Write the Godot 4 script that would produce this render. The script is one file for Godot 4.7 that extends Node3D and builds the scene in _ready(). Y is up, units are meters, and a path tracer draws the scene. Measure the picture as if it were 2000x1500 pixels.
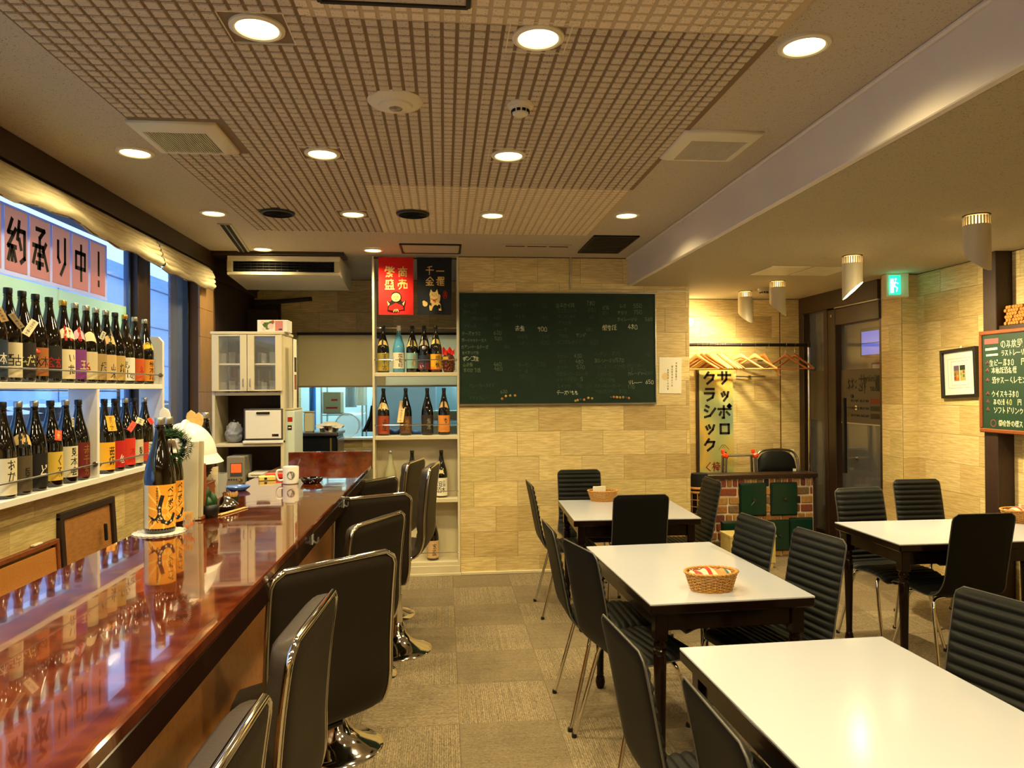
extends Node3D

# ------------------------------------------------------------------ mesh builder
class G:
	var v := PackedVector3Array()
	var n := PackedVector3Array()
	var t := PackedVector2Array()
	var ix := PackedInt32Array()

	func vert(p: Vector3, nn: Vector3, uv := Vector2.ZERO) -> int:
		v.append(p)
		n.append(nn)
		t.append(uv)
		return v.size() - 1

	func face(i: int, j: int, k: int) -> void:
		if (v[j] - v[i]).cross(v[k] - v[i]).dot(n[i] + n[j] + n[k]) > 0.0:
			ix.append_array([i, k, j])
		else:
			ix.append_array([i, j, k])

	func poly(pts: Array, nn: Vector3) -> void:
		var b := v.size()
		for p in pts:
			vert(p, nn)
		for i in range(1, pts.size() - 1):
			face(b, b + i, b + i + 1)

	func quad(a: Vector3, b: Vector3, c: Vector3, d: Vector3, nn: Vector3) -> void:
		var s := v.size()
		vert(a, nn, Vector2(0, 1))
		vert(b, nn, Vector2(1, 1))
		vert(c, nn, Vector2(1, 0))
		vert(d, nn, Vector2(0, 0))
		face(s, s + 1, s + 2)
		face(s, s + 2, s + 3)

	func box(c: Vector3, s: Vector3, bev := 0.0, B := Basis()) -> G:
		var h := s * 0.5
		bev = minf(bev, minf(h.x, minf(h.y, h.z)) * 0.9)
		for a in 3:
			var u := (a + 1) % 3
			var w := (a + 2) % 3
			for sg in [-1.0, 1.0]:
				var nn := Vector3.ZERO
				nn[a] = sg
				var q := []
				for k in [[-1, -1], [1, -1], [1, 1], [-1, 1]]:
					var p := Vector3.ZERO
					p[a] = sg * h[a]
					p[u] = k[0] * (h[u] - bev)
					p[w] = k[1] * (h[w] - bev)
					q.append(c + B * p)
				quad(q[0], q[1], q[2], q[3], B * nn)
			if bev > 0.0:
				for su in [-1.0, 1.0]:
					for sw in [-1.0, 1.0]:
						var q := []
						for k in [[-1, 0], [1, 0], [1, 1], [-1, 1]]:
							var p := Vector3.ZERO
							p[a] = k[0] * (h[a] - bev)
							p[u] = su * (h[u] - (bev if k[1] else 0.0))
							p[w] = sw * (h[w] - (0.0 if k[1] else bev))
							q.append(c + B * p)
						var nn := Vector3.ZERO
						nn[u] = su
						nn[w] = sw
						quad(q[0], q[1], q[2], q[3], (B * nn).normalized())
		if bev > 0.0:
			for sx in [-1.0, 1.0]:
				for sy in [-1.0, 1.0]:
					for sz in [-1.0, 1.0]:
						var m := Vector3(sx, sy, sz)
						poly([c + B * (m * (h - Vector3(0, bev, bev))), c + B * (m * (h - Vector3(bev, 0, bev))), c + B * (m * (h - Vector3(bev, bev, 0)))], (B * m).normalized())
		return self

	# profile: (radius, height) pairs, from the bottom up (outside to the right)
	func lathe(pr: Array, seg := 24, at := Vector3.ZERO, B := Basis(), sx := 1.0, sz := 1.0) -> G:
		var m := pr.size()
		var fn := []
		for i in m - 1:
			var d: Vector2 = pr[i + 1] - pr[i]
			fn.append(Vector2(d.y, -d.x).normalized())
		for i in m - 1:
			var n0: Vector2 = fn[i]
			var n1: Vector2 = fn[i]
			if i > 0 and fn[i - 1].dot(fn[i]) > 0.72:
				n0 = (fn[i - 1] + fn[i]).normalized()
			if i < m - 2 and fn[i + 1].dot(fn[i]) > 0.72:
				n1 = (fn[i + 1] + fn[i]).normalized()
			var b := v.size()
			for k in seg + 1:
				var a := TAU * k / seg
				var c := cos(a)
				var s := sin(a)
				vert(at + B * Vector3(c * pr[i].x * sx, pr[i].y, s * pr[i].x * sz), (B * Vector3(c * n0.x / sx, n0.y, s * n0.x / sz)).normalized(), Vector2(float(k) / seg, float(i) / m))
				vert(at + B * Vector3(c * pr[i + 1].x * sx, pr[i + 1].y, s * pr[i + 1].x * sz), (B * Vector3(c * n1.x / sx, n1.y, s * n1.x / sz)).normalized(), Vector2(float(k) / seg, float(i + 1) / m))
			for k in seg:
				var q := b + k * 2
				if pr[i].x > 1e-6:
					face(q, q + 2, q + 1)
				if pr[i + 1].x > 1e-6:
					face(q + 1, q + 2, q + 3)
		return self

	func tube(pts: Array, r: float, sides := 8, closed := false, r2 := -1.0) -> G:
		var m := pts.size()
		var side := Vector3.ZERO
		var b := v.size()
		for i in m:
			var p: Vector3 = pts[i]
			var a: Vector3 = pts[(i - 1 + m) % m] if closed or i > 0 else p
			var z: Vector3 = pts[(i + 1) % m] if closed or i < m - 1 else p
			var d := (z - a).normalized()
			if i == 0:
				side = d.cross(Vector3.UP)
				if side.length() < 0.1:
					side = d.cross(Vector3.RIGHT)
			side = (side - d * side.dot(d)).normalized()
			var up := side.cross(d)
			var rr := r if r2 < 0.0 else lerpf(r, r2, float(i) / (m - 1))
			for k in sides + 1:
				var g := TAU * k / sides
				var nn := side * cos(g) + up * sin(g)
				vert(p + nn * rr, nn, Vector2(float(k) / sides, float(i) / m))
		var row := sides + 1
		for i in (m if closed else m - 1):
			for k in sides:
				var q := b + i * row + k
				var w := b + ((i + 1) % m) * row + k
				face(q, q + 1, w)
				face(q + 1, w + 1, w)
		if not closed:
			for e in [0, m - 1]:
				var nn: Vector3 = (pts[0] - pts[1]).normalized() if e == 0 else (pts[m - 1] - pts[m - 2]).normalized()
				var q := []
				for k in sides:
					q.append(v[b + e * row + k])
				poly(q, nn)
		return self

	# smooth grid through f(u, v), u and v from 0 to 1
	func patch(nu: int, nv: int, f: Callable, flip := false, shut := false) -> G:
		var b := v.size()
		for i in nu + 1:
			for k in nv + 1:
				vert(f.call(float(i) / nu, float(k) / nv), Vector3.ZERO, Vector2(float(i) / nu, 1.0 - float(k) / nv))
		var row := nv + 1
		for i in nu:
			for k in nv:
				var q := b + i * row + k
				var c := (v[q + row + 1] - v[q]).cross(v[q + 1] - v[q + row])
				if flip:
					c = -c
				for e in [q, q + 1, q + row, q + row + 1]:
					n[e] += c
		if shut:
			for k in nv + 1:
				var s := n[b + k] + n[b + nu * row + k]
				n[b + k] = s
				n[b + nu * row + k] = s
		for i in range(b, v.size()):
			n[i] = n[i].normalized() if n[i].length() > 1e-12 else Vector3.UP
		for i in nu:
			for k in nv:
				var q := b + i * row + k
				face(q, q + 1, q + row)
				face(q + 1, q + row + 1, q + row)
		return self

	# a stroke of ink: pts in surface coordinates, f lays them on the surface
	func stroke(pts: Array, w: float, f: Callable, step := 1.0) -> void:
		for i in pts.size() - 1:
			var a: Vector2 = pts[i]
			var z: Vector2 = pts[i + 1]
			var d := (z - a).normalized() * w * 0.5
			var s := Vector2(-d.y, d.x)
			a -= d * 0.8
			z += d * 0.8
			var m := maxi(1, int((z - a).length() / step))
			for k in m:
				var p := a.lerp(z, float(k) / m)
				var q := a.lerp(z, float(k + 1) / m)
				var c := [f.call(p.x - s.x, p.y - s.y), f.call(q.x - s.x, q.y - s.y), f.call(q.x + s.x, q.y + s.y), f.call(p.x + s.x, p.y + s.y)]
				var nn: Vector3 = (c[1] - c[0]).cross(c[3] - c[0]).normalized()
				quad(c[0], c[1], c[2], c[3], nn)

	func fill(pts: Array, f: Callable) -> void:
		var pp := PackedVector2Array(pts)
		var tri := Geometry2D.triangulate_polygon(pp)
		var a: Vector3 = f.call(pts[0].x, pts[0].y)
		var nn: Vector3 = (f.call(pts[0].x + 0.001, pts[0].y) - a).cross(f.call(pts[0].x, pts[0].y + 0.001) - a).normalized()
		var b := v.size()
		for p in pts:
			vert(f.call(p.x, p.y), nn)
		for i in range(0, tri.size(), 3):
			face(b + tri[i], b + tri[i + 1], b + tri[i + 2])

	func text(glyphs: Array, ox: float, oy: float, sx: float, sy: float, w: float, f: Callable, step := 1.0) -> void:
		for st in glyphs:
			var pts := []
			for k in range(0, st.length() - 1, 2):
				pts.append(Vector2(ox + (int(st[k]) / 9.0 - 0.5) * sx, oy + (0.5 - int(st[k + 1]) / 9.0) * sy))
			if pts.size() > 1:
				stroke(pts, w, f, step)

	func mesh() -> ArrayMesh:
		var a := []
		a.resize(Mesh.ARRAY_MAX)
		a[Mesh.ARRAY_VERTEX] = v
		a[Mesh.ARRAY_NORMAL] = n
		a[Mesh.ARRAY_TEX_UV] = t
		a[Mesh.ARRAY_INDEX] = ix
		var m := ArrayMesh.new()
		if v.size():
			m.add_surface_from_arrays(Mesh.PRIMITIVE_TRIANGLES, a)
		return m

var M := {}
var names := {}
var rng := RandomNumberGenerator.new()

# written characters, each a list of strokes on a 0..9 grid (x, y down)
const GL := {
	"約": "200323 4206 0646 2629 1709 3749 6054 62929879 6476", "承": "207042 424939 3464 3666 2868 042408 8365 6499", "り": "212536 707649", "中": "1282861612 5059", "！": "5056 5859", "予": "207053 2354 148475 545949",
	"サ": "0393 3136 61665739", "ッ": "2436 4355 837649", "ポ": "0393 414939 2517 6587 8091827180", "ロ": "1218888212", "ク": "4115 33837639", "ラ": "2181 14847739", "シ": "2142 1435 195893",
	"商": "5051 0292 3233 6263 19148489 3445 6455 3666683836", "売": "1181 4043 2373 06049496 353719 65689897", "繁": "1031 1151 0343 2004 4044 7053 6292 7495 9155 4526 2677 7739 4849 2819 6879", "盛": "1181 111405 3134 6085 8364 1616196989 1686 8689 3639 6669 0999",
	"一": "0595", "攫": "0323 202918 0625 3050523230 6090926260 3343 4346 4393 5359 4595 4797 7377 4999", "千": "7021 0494 4249", "金": "5004 5094 2464 0686 4449 2738 7768 0999", "子": "118144 444839 0595",
	"花": "0292 3033 6063 3416 2529 8557 54589897", "黄": "0191 3033 6063 0444 4494 1518 1585 8588 1888 4548 3819 6889", "猿": "200415 0218 193617 3181 4090 5054 4686 6469 4494", "見": "20262676 7620 2070 2272 2474 364719 56598998",
	"赤": "1282 5055 0595 3629 5659 2718 7788", "魚": "300422 2071 224246 1383 1387 1787 1585 4347 1819 3839 5859 7889", "銀": "3004 3053 1343 0555 3358 0858 6066 6090 6393 9096 6669 8799", "杏": "0282 4045 4215 4285 3666 3669 6966 3969", "焼": "200927 0213 4142 5190 6284 4494 556649 76798998",
	"生": "2012 0393 5059 1686 0999", "古": "0393 5056 2686 2629 2989 8986", "酒": "1012 0314 0918 3090 3333 3393 3339 9399 3999 5063 7063 3696", "玄": "5051 0292 422564 6429 2979 6489", "武": "0161 2141 0464 4549 1619 0999 601577 7888 7183", "焔": "200927 0213 4142 5132 62 6393 5569 9599 5559",
	"琉": "0131 0535 1119 0939 4090 6050 4383 5559 7579 9599", "王": "1181 5159 2575 0999", "本": "0292 5059 5208 5298 3767", "格": "0333 2029 2306 2346 6045 5283 8349 5298 5686 5659 5989", "各": "3014 3262 6208 3489 3676 3639 3979 7976", "種": "3011 0333 2029 2306 4090 4292 4494 4797 4999 6069 4294",
	"放": "2022 0242 2209 3438 6043 5292 8249 5499", "題": "1050 5054 1454 1014 1252 0656 3659 0999 6090 6292 9296 6296 6296", "御": "2003 2306 1519 4032 3262 4549 3666 3969 6090 9098 6069", "会": "5004 5094 2464 0686 4629 2989 6889", "計": "1041 0252 1343 1545 1747 1949 1719 7079 5494", "円": "1019 1090 9099 1494 5054",
	"の": "5148 4816 1613 1341 4171 7194 9497 9769", "み": "2151 5118 1817 1766 6697 7168 6849", "汁": "1122 0415 0928 3494 6069", "ビ": "2128 2888 2464 7082 9092", "ー": "0595", "ル": "303619 6069 6996", "ド": "3039 3366 7082 9092", "リ": "2126 707649", "ン": "1133 198593", "フ": "11818539", "ト": "3039 3376", "ソ": "1134 819439", "レ": "202995", "モ": "1181 0494 4049 4999", "ウ": "4042 130515 1383 837639", "イ": "701545 5359", "ス": "11714419 5589", "キ": "0262 0585 3059", "チ": "7021 0494 4439", "ズ": "11714419 5589 8092 6072", "ガ": "0283 83797969 305219 7082 9092", "カ": "0282 827969 404219", "マ": "0181 815446 3366", "ベ": "0643 4398 7183 8092", "ミ": "2162 2464 1878", "ゴ": "1181 8189 1989 7083 9093", "タ": "3015 22827639 3566", "ソ2": "1134", "と": "2034 734418 1878", "ど": "2034 734418 1888 7082 9092", "く": "703569", "ろ": "217143 4375 7579 7949", "た": "0252 300922 4575 4686 8899", "だ": "0252 300922 4575 4686 8899 7082 9092", "っ": "246676 7649", "い": "112637 7185", "も": "304838 38698886 1262 1464", "か": "0262 625939 301929 7184", "古2": "0393", "し": "303648 4898", "お": "0252 303948 481716 166477 7182",
	"★": "5064 6494 9466 6678 7855 5528 2846 4604 0434 3450", "（": "604346 466699", "餃": "5003 5084", "島": "6020 2026 2060 6064 2262 2464 2686 8689 8969 4659 3639", "唄": "1117 1131 3137 1737 6066 6090 9096 6292 6494 6696 6759 8799", "山": "4048 1418 1888 8488", "鶴": "0343 2009 4090 5050 5595 6292 6799", "樽": "0232 2029 2306 2336 6071 4191 4393 4345 9395 4595 7177 4797 7779 5568",
	"0": "40626849282240", "1": "314049", "2": "2240622979", "3": "206044674928", "4": "502676 5359", "5": "60202454674928", "6": "50252849675425", "7": "206039", "8": "40624422404466492844", "9": "624022446259", "-": "2575", "〈": "702579", "〉": "207529", "×": "2277 7227"
}

func gl(c: String) -> Array:
	return Array(GL[c].split(" ")) if GL.has(c) else []

func mat(key: String, c: Color, rough := 0.6, metal := 0.0) -> StandardMaterial3D:
	var m := StandardMaterial3D.new()
	m.resource_name = key
	m.albedo_color = c
	m.roughness = rough
	m.metallic = metal
	M[key] = m
	return m

func noise(w: int, h: int, freq: float, sd: int, cols: Array, oct := 4, kind := FastNoiseLite.TYPE_SIMPLEX_SMOOTH) -> NoiseTexture2D:
	var f := FastNoiseLite.new()
	f.noise_type = kind
	f.seed = sd
	f.frequency = freq
	f.fractal_octaves = oct
	var tx := NoiseTexture2D.new()
	tx.width = w
	tx.height = h
	tx.seamless = true
	tx.noise = f
	if cols.size():
		var g := Gradient.new()
		var offs := PackedFloat32Array()
		var cc := PackedColorArray()
		for i in cols.size():
			offs.append(float(i) / (cols.size() - 1))
			cc.append(cols[i])
		g.offsets = offs
		g.colors = cc
		tx.color_ramp = g
	return tx

func tri(m: StandardMaterial3D, tx: Texture2D, sc: Vector3, world := true, off := Vector3.ZERO) -> StandardMaterial3D:
	m.albedo_texture = tx
	m.uv1_triplanar = true
	m.uv1_world_triplanar = world
	m.uv1_scale = sc
	m.uv1_offset = off
	m.uv1_triplanar_sharpness = 8.0
	return m

func numbered(called: String) -> String:
	if not names.has(called):
		names[called] = 0
		return called
	names[called] += 1
	return "%s_%03d" % [called, names[called]]

func tag(o: Node3D, label: String, cat: String, group := "", kind := "") -> Node3D:
	if label:
		o.set_meta("label", label)
	if cat:
		o.set_meta("category", cat)
	if group:
		o.set_meta("group", group)
	if kind:
		o.set_meta("kind", kind)
	return o

func thing(called: String, label: String, cat: String, at := Vector3.ZERO, turn := 0.0, group := "") -> Node3D:
	var o := Node3D.new()
	o.name = numbered(called)
	add_child(o)
	o.position = at
	o.rotation.y = turn
	tag(o, label, cat, group)
	return o

func part(called: String, g: Variant, m: Material, parent: Node3D, at := Vector3.ZERO) -> MeshInstance3D:
	var o := MeshInstance3D.new()
	o.name = called
	o.mesh = g.mesh() if g is G else g
	o.material_override = m
	parent.add_child(o, true)
	o.position = at
	if called.ends_with("lettering") or called.ends_with("print"):
		o.set_meta("kind", "stuff")
	return o

func solo(called: String, label: String, cat: String, g: G, m: Material, at := Vector3.ZERO, turn := 0.0, group := "") -> MeshInstance3D:
	var o := MeshInstance3D.new()
	o.name = numbered(called)
	o.mesh = g.mesh()
	o.material_override = m
	add_child(o)
	o.position = at
	o.rotation.y = turn
	tag(o, label, cat, group)
	return o

func struct(called: String, g: G, m: Material, label := "") -> MeshInstance3D:
	var o := solo(called, label, "", g, m)
	o.set_meta("kind", "structure")
	return o

func copy(src: Node3D, label: String, at: Vector3, turn := 0.0) -> Node3D:
	var base := String(src.name)
	if base.length() > 4 and base.substr(base.length() - 3).is_valid_int():
		base = base.substr(0, base.length() - 4)
	var c: Node3D = src.duplicate()
	c.name = numbered(base)
	add_child(c)
	c.position = at
	c.rotation = Vector3(0, turn, 0)
	if label:
		c.set_meta("label", label)
	return c

func bx(c: Vector3, s: Vector3, bev := 0.0) -> G:
	return G.new().box(c, s, bev)

# box from its low and high corners
func lh(a: Vector3, b: Vector3, bev := 0.0) -> G:
	return G.new().box((a + b) * 0.5, (b - a).abs(), bev)

func V(x: float, y: float, z: float) -> Vector3:
	return Vector3(x, y, z)

func P2(a: Array) -> Array:
	var o := []
	for i in range(0, a.size(), 2):
		o.append(Vector2(a[i], a[i + 1]))
	return o

func spline(pts: Array, per := 6, closed := false) -> Array:
	var o := []
	var m := pts.size()
	for i in (m if closed else m - 1):
		var a = pts[(i - 1 + m) % m] if closed or i > 0 else pts[i]
		var b = pts[i]
		var c = pts[(i + 1) % m]
		var d = pts[(i + 2) % m] if closed or i < m - 2 else c
		for k in per:
			o.append(b.cubic_interpolate(c, a, d, float(k) / per))
	if not closed:
		o.append(pts[m - 1])
	return o

func plane_map(o: Vector3, ux: Vector3, uy: Vector3) -> Callable:
	return func(u: float, w: float) -> Vector3: return o + ux * u + uy * w

func rod(a: Vector3, b: Vector3, r: float, sides := 8) -> G:
	return G.new().tube([a, b], r, sides)

func _ready() -> void:
	var cam := Camera3D.new()
	cam.name = "camera"
	cam.position = V(0, 1.55, 0)
	cam.rotation = V(0.0065672, -0.0947231, -0.0066)
	cam.fov = rad_to_deg(2.0 * atan(750.0 / 1390.0))
	cam.near = 0.05
	add_child(cam)
	var env := Environment.new()
	env.tonemap_mode = Environment.TONE_MAPPER_LINEAR
	env.tonemap_exposure = 1.0
	env.background_mode = Environment.BG_SKY
	var sm := ProceduralSkyMaterial.new()
	sm.sky_top_color = Color(0.58, 0.73, 0.96)
	sm.sky_horizon_color = Color(0.62, 0.76, 0.95)
	sm.ground_bottom_color = Color(0.3, 0.36, 0.45)
	sm.ground_horizon_color = Color(0.62, 0.76, 0.95)
	sm.sky_curve = 0.2
	var sky := Sky.new()
	sky.sky_material = sm
	env.sky = sky
	env.background_energy_multiplier = 3.3
	env.sdfgi_enabled = true
	env.ssao_enabled = true
	env.ssil_enabled = true
	var we := WorldEnvironment.new()
	we.name = "world"
	we.environment = env
	add_child(we)
	rng.seed = 7
	materials()
	room()
	ceiling_fittings()
	window_side()
	bar()
	rear_corner()
	back_wall_items()
	alcove()
	right_wall_items()
	dining()

const WARM := Color(1.0, 0.90, 0.655)
const LAMP := 1.55

func materials() -> void:
	# veneer wall boards: five tones of the same wood
	var grain := noise(512, 512, 0.012, 3, [Color(0.80, 0.71, 0.49), Color(0.86, 0.78, 0.565), Color(0.90, 0.82, 0.61), Color(0.83, 0.745, 0.525)], 5)
	var grain2 := noise(512, 512, 0.02, 11, [Color(0.93, 0.92, 0.90), Color(1, 1, 1), Color(0.90, 0.87, 0.82), Color(1, 1, 1)], 4)
	for i in 5:
		var k: float = [1.0, 0.94, 1.05, 0.9, 0.98][i]
		var m := tri(mat("veneer%d" % i, Color(k, k * [1.0, 0.98, 1.0, 0.97, 1.01][i], k * [1.0, 0.94, 0.98, 0.92, 0.97][i]), 0.42), grain, V(0.55, 7.0, 0.55), true, V(i * 0.37, i * 0.61, i * 0.23))
		m.detail_enabled = true
		m.detail_albedo = grain2
		m.detail_blend_mode = BaseMaterial3D.BLEND_MODE_MUL
		m.detail_uv_layer = BaseMaterial3D.DETAIL_UV_1
		m.metallic_specular = 0.45
	mat("wall_back", Color(0.32, 0.22, 0.12), 0.9)
	tri(mat("upright_veneer", Color(0.66, 0.56, 0.5), 0.45), grain, V(7.0, 0.5, 7.0))
	tri(mat("dark_wood", Color(1, 1, 1), 0.4), noise(256, 256, 0.03, 5, [Color(0.13, 0.08, 0.05), Color(0.21, 0.13, 0.08), Color(0.15, 0.09, 0.06)]), V(1.0, 8.0, 1.0))
	tri(mat("dark_post", Color(1, 1, 1), 0.55), noise(256, 256, 0.03, 8, [Color(0.13, 0.075, 0.05), Color(0.2, 0.12, 0.085), Color(0.16, 0.09, 0.06)]), V(9.0, 0.8, 9.0))
	# ceiling board with dark pits
	var im := Image.create(1024, 1024, false, Image.FORMAT_RGB8)
	im.fill(Color(0.74, 0.69, 0.60))
	for i in 9000:
		var x := rng.randi_range(0, 1023)
		var y := rng.randi_range(0, 1023)
		var d := rng.randf_range(0.72, 0.94)
		im.fill_rect(Rect2i(x, y, rng.randi_range(1, 4), rng.randi_range(1, 3)), Color(0.74 * d, 0.69 * d, 0.59 * d))
	for i in 2400:
		var x := rng.randi_range(0, 1015)
		var y := rng.randi_range(0, 1015)
		var d := rng.randf_range(0.32, 0.6)
		for k in rng.randi_range(1, 4):
			im.fill_rect(Rect2i(x + k * rng.randi_range(0, 2), y + k, rng.randi_range(1, 3), rng.randi_range(1, 2)), Color(0.74 * d, 0.66 * d, 0.54 * d))
	var pits := ImageTexture.create_from_image(im)
	tri(mat("ceiling", Color(1, 1, 1), 0.9), pits, V(1.1, 1.1, 1.1))
	tri(mat("ceiling_low", Color(0.93, 0.93, 0.88), 0.9), pits, V(1.1, 1.1, 1.1), true, V(0.4, 0.1, 0.7))
	tri(mat("pad_old", Color(1.06, 1.05, 1.02), 0.9), pits, V(1.3, 1.3, 1.3))
	tri(mat("pad_new", Color(1.20, 1.18, 1.13), 0.9), pits, V(1.3, 1.3, 1.3))
	mat("groove", Color(0.50, 0.42, 0.31), 0.95)
	mat("groove_new", Color(0.74, 0.66, 0.52), 0.95)
	tri(mat("beam_paint", Color(1, 1, 1), 0.75), noise(256, 256, 0.01, 21, [Color(0.86, 0.82, 0.77), Color(0.9, 0.86, 0.8)]), V(0.6, 0.6, 0.6))
	# carpet: ribs along one way and, turned, along the other
	var ca := Image.create(256, 256, false, Image.FORMAT_RGB8)
	var cb := Image.create(256, 256, false, Image.FORMAT_RGB8)
	var cd := Image.create(256, 256, false, Image.FORMAT_RGB8)
	for x in 256:
		var rib := 0.5 + 0.5 * sin(TAU * x / 4.0)
		var col := rng.randf_range(-0.05, 0.05)
		var run := 0.0
		for y in 256:
			if y % 5 == 0:
				run = rng.randf_range(-0.09, 0.11)
			var k := 0.44 + rib * 0.12 + col + run + rng.randf_range(-0.05, 0.05)
			ca.set_pixel(x, y, Color(k, k * 0.885, k * 0.69))
			cb.set_pixel(y, x, Color(k, k * 0.885, k * 0.69))
			var j := 0.485 + col * 0.6 + run * 0.5 + rng.randf_range(-0.07, 0.07)
			cd.set_pixel(y, x, Color(j, j * 0.88, j * 0.68))
	tri(mat("carpet0", Color(1, 1, 1), 0.95), ImageTexture.create_from_image(ca), V(1.6, 1.6, 1.6))
	tri(mat("carpet1", Color(1, 1, 1), 0.95), ImageTexture.create_from_image(cb), V(1.6, 1.6, 1.6))
	tri(mat("carpet2", Color(0.97, 0.97, 0.97), 0.95), ImageTexture.create_from_image(cd), V(1.6, 1.6, 1.6))
	# bar top: red lacquer over burl
	var la := tri(mat("lacquer", Color(1, 1, 1), 0.07), noise(512, 512, 0.011, 31, [Color(0.24, 0.085, 0.04), Color(0.33, 0.13, 0.06), Color(0.41, 0.19, 0.09), Color(0.28, 0.10, 0.045)], 5), V(1.7, 1.7, 1.7))
	la.clearcoat_enabled = true
	la.clearcoat = 0.9
	la.clearcoat_roughness = 0.02
	la.heightmap_enabled = true
	la.heightmap_texture = noise(256, 256, 0.012, 77, [], 2)
	la.heightmap_scale = 0.06
	mat("lacquer_edge", Color(0.13, 0.055, 0.035), 0.12)
	tri(mat("bar_front", Color(1, 1, 1), 0.4), noise(512, 512, 0.02, 41, [Color(0.56, 0.35, 0.17), Color(0.66, 0.44, 0.22), Color(0.60, 0.39, 0.19)], 4), V(2.0, 2.0, 2.0))
	mat("table_cream", Color(0.73, 0.745, 0.80), 0.15)
	var ml := mat("mahogany", Color(0.075, 0.028, 0.018), 0.22)
	ml.clearcoat_enabled = true
	ml.metallic_specular = 0.25
	ml.clearcoat = 0.25
	ml.clearcoat_roughness = 0.1
	# black leatherette
	var bump := noise(256, 256, 0.09, 51, [], 3)
	for k in [["leather", Color(0.105, 0.108, 0.105), 0.48], ["leather_brown", Color(0.23, 0.20, 0.175), 0.36], ["leather_back", Color(0.15, 0.125, 0.10), 0.5]]:
		var m := mat(k[0], k[1], k[2])
		m.heightmap_enabled = true
		m.heightmap_texture = bump
		m.metallic_specular = 0.26
		m.heightmap_scale = 0.03
		m.uv1_triplanar = true
		m.uv1_scale = V(5, 5, 5)
	mat("shell_black", Color(0.085, 0.085, 0.08), 0.5).metallic_specular = 0.22
	mat("piping", Color(0.30, 0.29, 0.27), 0.35)
	mat("chrome", Color(0.86, 0.85, 0.83), 0.07, 1.0)
	mat("steel", Color(0.62, 0.62, 0.61), 0.28, 1.0)
	mat("brass_black", Color(0.10, 0.09, 0.08), 0.5, 0.3)
	mat("rubber", Color(0.02, 0.02, 0.02), 0.7)
	mat("cream", Color(0.84, 0.80, 0.68), 0.4)
	mat("cream_dark", Color(0.72, 0.68, 0.56), 0.5)
	mat("plastic", Color(0.86, 0.82, 0.70), 0.35)
	mat("white", Color(0.92, 0.91, 0.88), 0.35)
	mat("paper", Color(0.94, 0.92, 0.84), 0.8)
	mat("ink", Color(0.03, 0.025, 0.02), 0.7)
	mat("red_ink", Color(0.66, 0.08, 0.05), 0.7)
	mat("black", Color(0.02, 0.02, 0.02), 0.45)
	mat("black_matte", Color(0.015, 0.013, 0.012), 0.9)
	mat("window_frame", Color(0.26, 0.36, 0.50), 0.4, 0.3)
	tri(mat("blind", Color(1, 1, 1), 0.95), noise(256, 256, 0.02, 61, [Color(0.82, 0.77, 0.62), Color(0.90, 0.85, 0.70), Color(0.74, 0.68, 0.54)], 3), V(1.0, 30.0, 1.0), false)
	mat("blind_fold", Color(0.34, 0.29, 0.21), 0.95)
	var gl_ := mat("glass", Color(0.9, 0.95, 1.0, 0.06), 0.03)
	gl_.transparency = BaseMaterial3D.TRANSPARENCY_ALPHA
	var gc := mat("glass_clear", Color(0.95, 0.97, 0.97, 0.06), 0.03)
	gc.transparency = BaseMaterial3D.TRANSPARENCY_ALPHA
	var gt := mat("glass_tumbler", Color(0.92, 0.95, 0.95, 0.22), 0.04)
	gt.transparency = BaseMaterial3D.TRANSPARENCY_ALPHA
	var fi := mat("film", Color(0.76, 0.92, 0.66, 0.5), 0.7)
	fi.transparency = BaseMaterial3D.TRANSPARENCY_ALPHA
	var fr := mat("frost", Color(0.42, 0.38, 0.32, 0.72), 0.7)
	fr.transparency = BaseMaterial3D.TRANSPARENCY_ALPHA
	var pk := mat("pink_sheet", Color(1.0, 0.76, 0.73), 0.8)
	pk.backlight_enabled = true
	pk.backlight = Color(1.3, 1.0, 0.82)
	var ps := mat("white_sheet", Color(0.85, 0.88, 0.95), 0.8)
	ps.backlight_enabled = true
	ps.backlight = Color(0.8, 0.85, 0.95)
	# bottles
	for k in [["brown_glass", Color(0.045, 0.022, 0.008), 0.06], ["green_glass", Color(0.022, 0.028, 0.012), 0.06], ["dark_glass", Color(0.014, 0.012, 0.012), 0.05], ["blue_glass", Color(0.30, 0.58, 0.74), 0.12], ["pale_glass", Color(0.70, 0.69, 0.55), 0.12], ["olive_glass", Color(0.10, 0.075, 0.02), 0.06]]:
		var m := mat(k[0], k[1], k[2])
		m.clearcoat_enabled = true
		m.clearcoat = 0.7
		m.clearcoat_roughness = 0.03
	mat("foil", Color(0.75, 0.6, 0.3), 0.3, 0.8)
	mat("silver_cap", Color(0.7, 0.7, 0.68), 0.3, 0.9)
	# lamps
	for k in [["lamp_glow", Color(1.0, 0.90, 0.68), 5.0], ["spot_glow", Color(1.0, 0.87, 0.58), 3.5], ["bulb_glow", Color(1.0, 0.90, 0.66), 12.0], ["exit_glow", Color(0.18, 0.95, 0.72), 1.1], ["exit_white", Color(0.75, 1.0, 0.93), 2.2], ["tube_glow", Color(0.86, 1.0, 0.97), 2.5], ["lcd_glow", Color(1.0, 0.36, 0.14), 0.75], ["far_window_glow", Color(0.42, 0.48, 0.92), 0.8]]:
		var m := mat(k[0], k[1], 0.5)
		m.emission_enabled = true
		m.emission = k[1]
		m.emission_energy_multiplier = k[2]
	# blackboard
	var bb := tri(mat("board_green", Color(1, 1, 1), 0.6), noise(512, 512, 0.008, 71, [Color(0.095, 0.17, 0.13), Color(0.12, 0.195, 0.15), Color(0.105, 0.18, 0.135), Color(0.14, 0.215, 0.165)], 5), V(0.7, 0.7, 0.7))
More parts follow.
